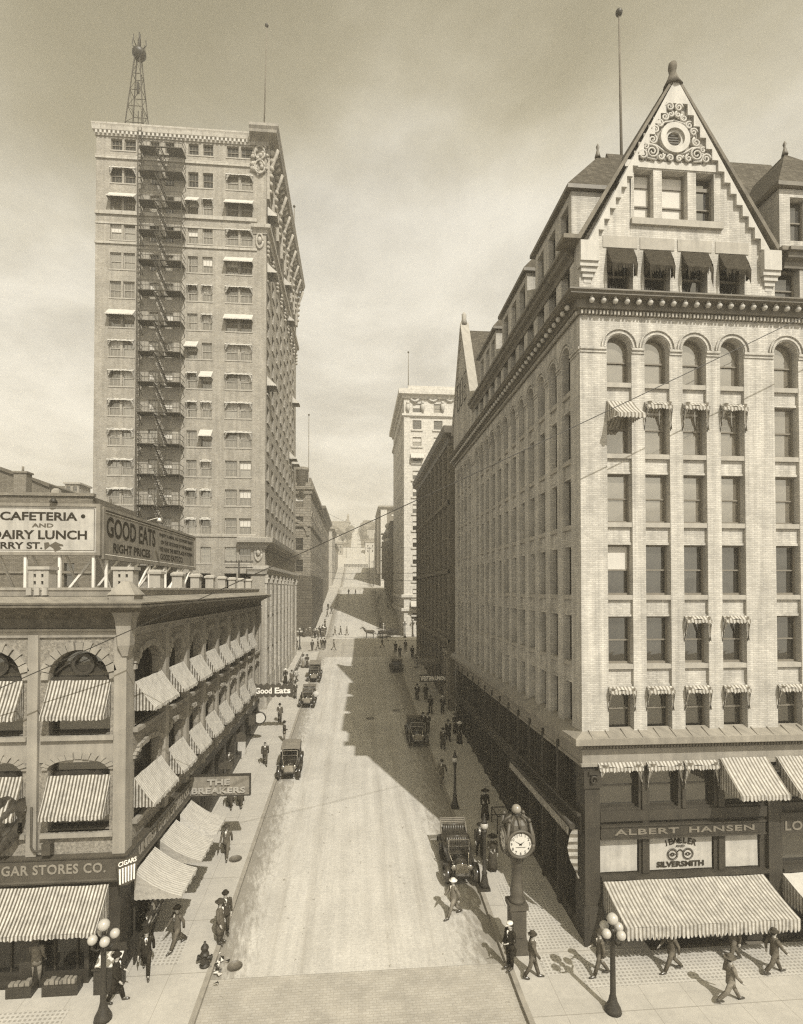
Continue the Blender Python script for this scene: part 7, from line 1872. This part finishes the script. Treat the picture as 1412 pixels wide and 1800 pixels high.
crowd([(531,1119),(534.5,1120),(538,1119),(545,1119),(551,1121.5),(554,1122),(557,1120.5),(560,1121),(564,1118.5),(566,1119.5),(568,1117.5),(570,1119),(572,1115.5),(567,1114),(562,1116)], 'small dark figure in the crowd on the far left corner of the cross street', 'crowd on the far left corner')
crowd([(567,1057),(571.5,1062),(577,1072),(565.5,1076.5),(575.5,1084),(583,1079),(560,1072),(588,1035),(594.5,1023.5),(590.5,1023),(593,1010.5),(598,1000.5),(580,1050)], 'tiny dark walker climbing the sunlit left pavement beyond the cross street', 'walkers up the sunlit pavement')
crowd([(668.5,1062.5),(677,1065.5),(682,1069.5),(673,1054),(666,1053),(685,1054),(680,1058),(655,1034),(664.5,1038),(669,1040),(677,1042),(674,1047),(660,1036)], 'tiny dark walker in the shade along the white-faced tower', 'walkers in the tower shade')
crowd([(613,1036.5),(625,1036),(628,1034.8)], 'tiny dark figure crossing at the third crossing', 'figures at the third crossing', .0)
# ------------------------------------------------------------------ light
EL = 47.0; AZ = Vector((-.37, .93)).normalized()
sd = Vector((AZ.x*math.cos(R(EL)), AZ.y*math.cos(R(EL)), -math.sin(R(EL))))
sun = bpy.data.lights.new('sun', 'SUN'); sun.energy = 3.9; sun.angle = R(.55); sun.color = (1, .96, .875)
so = bpy.data.objects.new('sun', sun); COL.objects.link(so); so.rotation_euler = sd.to_track_quat('-Z', 'Y').to_euler(); so.location = (20, -40, 80)
W = bpy.data.worlds.new('World'); S.world = W; W.use_nodes = True
nt = W.node_tree; bg = nt.nodes['Background']
sky = nt.nodes.new('ShaderNodeTexSky'); sky.sky_type = 'NISHITA'; sky.sun_disc = False
sky.sun_elevation = R(EL); sky.sun_rotation = math.atan2(-AZ.x, -AZ.y); sky.altitude = 20; sky.dust_density = 2.5; sky.air_density = 1.2
bw = nt.nodes.new('ShaderNodeRGBToBW'); nt.links.new(sky.outputs[0], bw.inputs[0])
def wm(op, a, b=None, c=None):
    o = nt.nodes.new('ShaderNodeMath'); o.operation = op
    for i, x in enumerate((a, b, c)):
        if x is None: continue
        if isinstance(x, (int, float)): o.inputs[i].default_value = x
        else: nt.links.new(x, o.inputs[i])
    return o.outputs[0]
def wr(f, a, b, va=0., vb=1.):
    o = nt.nodes.new('ShaderNodeMapRange'); o.interpolation_type = 'SMOOTHSTEP'
    for i, x in ((1, a), (2, b), (3, va), (4, vb)): o.inputs[i].default_value = x
    nt.links.new(f, o.inputs[0]); return o.outputs[0]
tc = nt.nodes.new('ShaderNodeTexCoord'); sp = nt.nodes.new('ShaderNodeSeparateXYZ'); nt.links.new(tc.outputs['Generated'], sp.inputs[0])
dx, dy, dz = sp.outputs
# clouds on a flat layer overhead, seen in perspective
den = wm('ADD', wm('MAXIMUM', dz, 0.), .22)
cv = nt.nodes.new('ShaderNodeCombineXYZ'); nt.links.new(wm('DIVIDE', dx, den), cv.inputs[0]); nt.links.new(wm('DIVIDE', dy, den), cv.inputs[1]); cv.inputs[2].default_value = 3.7
def wn(scale, det, ro, dist=0.):
    o = nt.nodes.new('ShaderNodeTexNoise'); o.inputs['Scale'].default_value = scale; o.inputs['Detail'].default_value = det
    o.inputs['Roughness'].default_value = ro; o.inputs['Distortion'].default_value = dist
    nt.links.new(cv.outputs[0], o.inputs['Vector']); return o.outputs['Fac']
n1 = wn(1.1, 8, .55, .35)
n2 = wn(.55, 3, .5, .2)
hgt = wm('ADD', dz, wm('ADD', wm('MULTIPLY', wm('SUBTRACT', n1, .5), .62), wm('MULTIPLY', wm('SUBTRACT', n2, .5), .35)))
cover = wr(hgt, .49, .76, 1., 0.)                    # bright cloud below, clear darker sky above
detail = wr(wn(2.6, 9, .6, .3), .28, .70, .70, 1.10)
glow = wr(dz, .0, .5, 1.16, .98)
base = wm('MULTIPLY', bw.outputs[0], 1.25)
lum = wm('ADD', wm('MULTIPLY', base, wm('SUBTRACT', 1., cover)), wm('MULTIPLY', wm('MULTIPLY', wm('MULTIPLY', cover, detail), glow), SKYC))
lum = wm('MULTIPLY', lum, wr(dy, -.5, .15, 1.35, 1.))      # added fill light: unseen sky behind the camera brightened
mixc = nt.nodes.new('ShaderNodeMix'); mixc.data_type = 'RGBA'
nt.links.new(cover, mixc.inputs[0]); mixc.inputs[6].default_value = (1, .885, .58, 1); mixc.inputs[7].default_value = (1, .95, .83, 1)
mul = nt.nodes.new('ShaderNodeMix'); mul.data_type = 'RGBA'; mul.blend_type = 'MULTIPLY'; mul.inputs[0].default_value = 1
cc = nt.nodes.new('ShaderNodeCombineXYZ')
for i in range(3): nt.links.new(lum, cc.inputs[i])
nt.links.new(cc.outputs[0], mul.inputs[6]); nt.links.new(mixc.outputs[2], mul.inputs[7])
nt.links.new(mul.outputs[2], bg.inputs['Color']); bg.inputs['Strength'].default_value = .1
hz = MB(); hz.box(-430, 430, -90, 1215, -1.5, 114)
hm = bpy.data.materials.new('street haze'); hm.use_nodes = True; ht = hm.node_tree; ht.nodes.remove(ht.nodes['Principled BSDF'])
pv = ht.nodes.new('ShaderNodeVolumePrincipled'); pv.inputs['Color'].default_value = (1, .95, .84, 1); pv.inputs['Density'].default_value = HAZE; pv.inputs['Anisotropy'].default_value = .2
ht.links.new(pv.outputs[0], ht.nodes['Material Output'].inputs['Volume'])
struct('haze', hz, hm, 'stuff')
S.view_settings.view_transform = 'Standard'; S.view_settings.look = 'None'; S.view_settings.gamma = 1; S.view_settings.exposure = EXPO
S.cycles.max_bounces = 6; S.cycles.diffuse_bounces = 3; S.cycles.glossy_bounces = 3; S.cycles.volume_bounces = 1

S.cycles.use_denoising = DENO; S.cycles.filter_width = 1.25
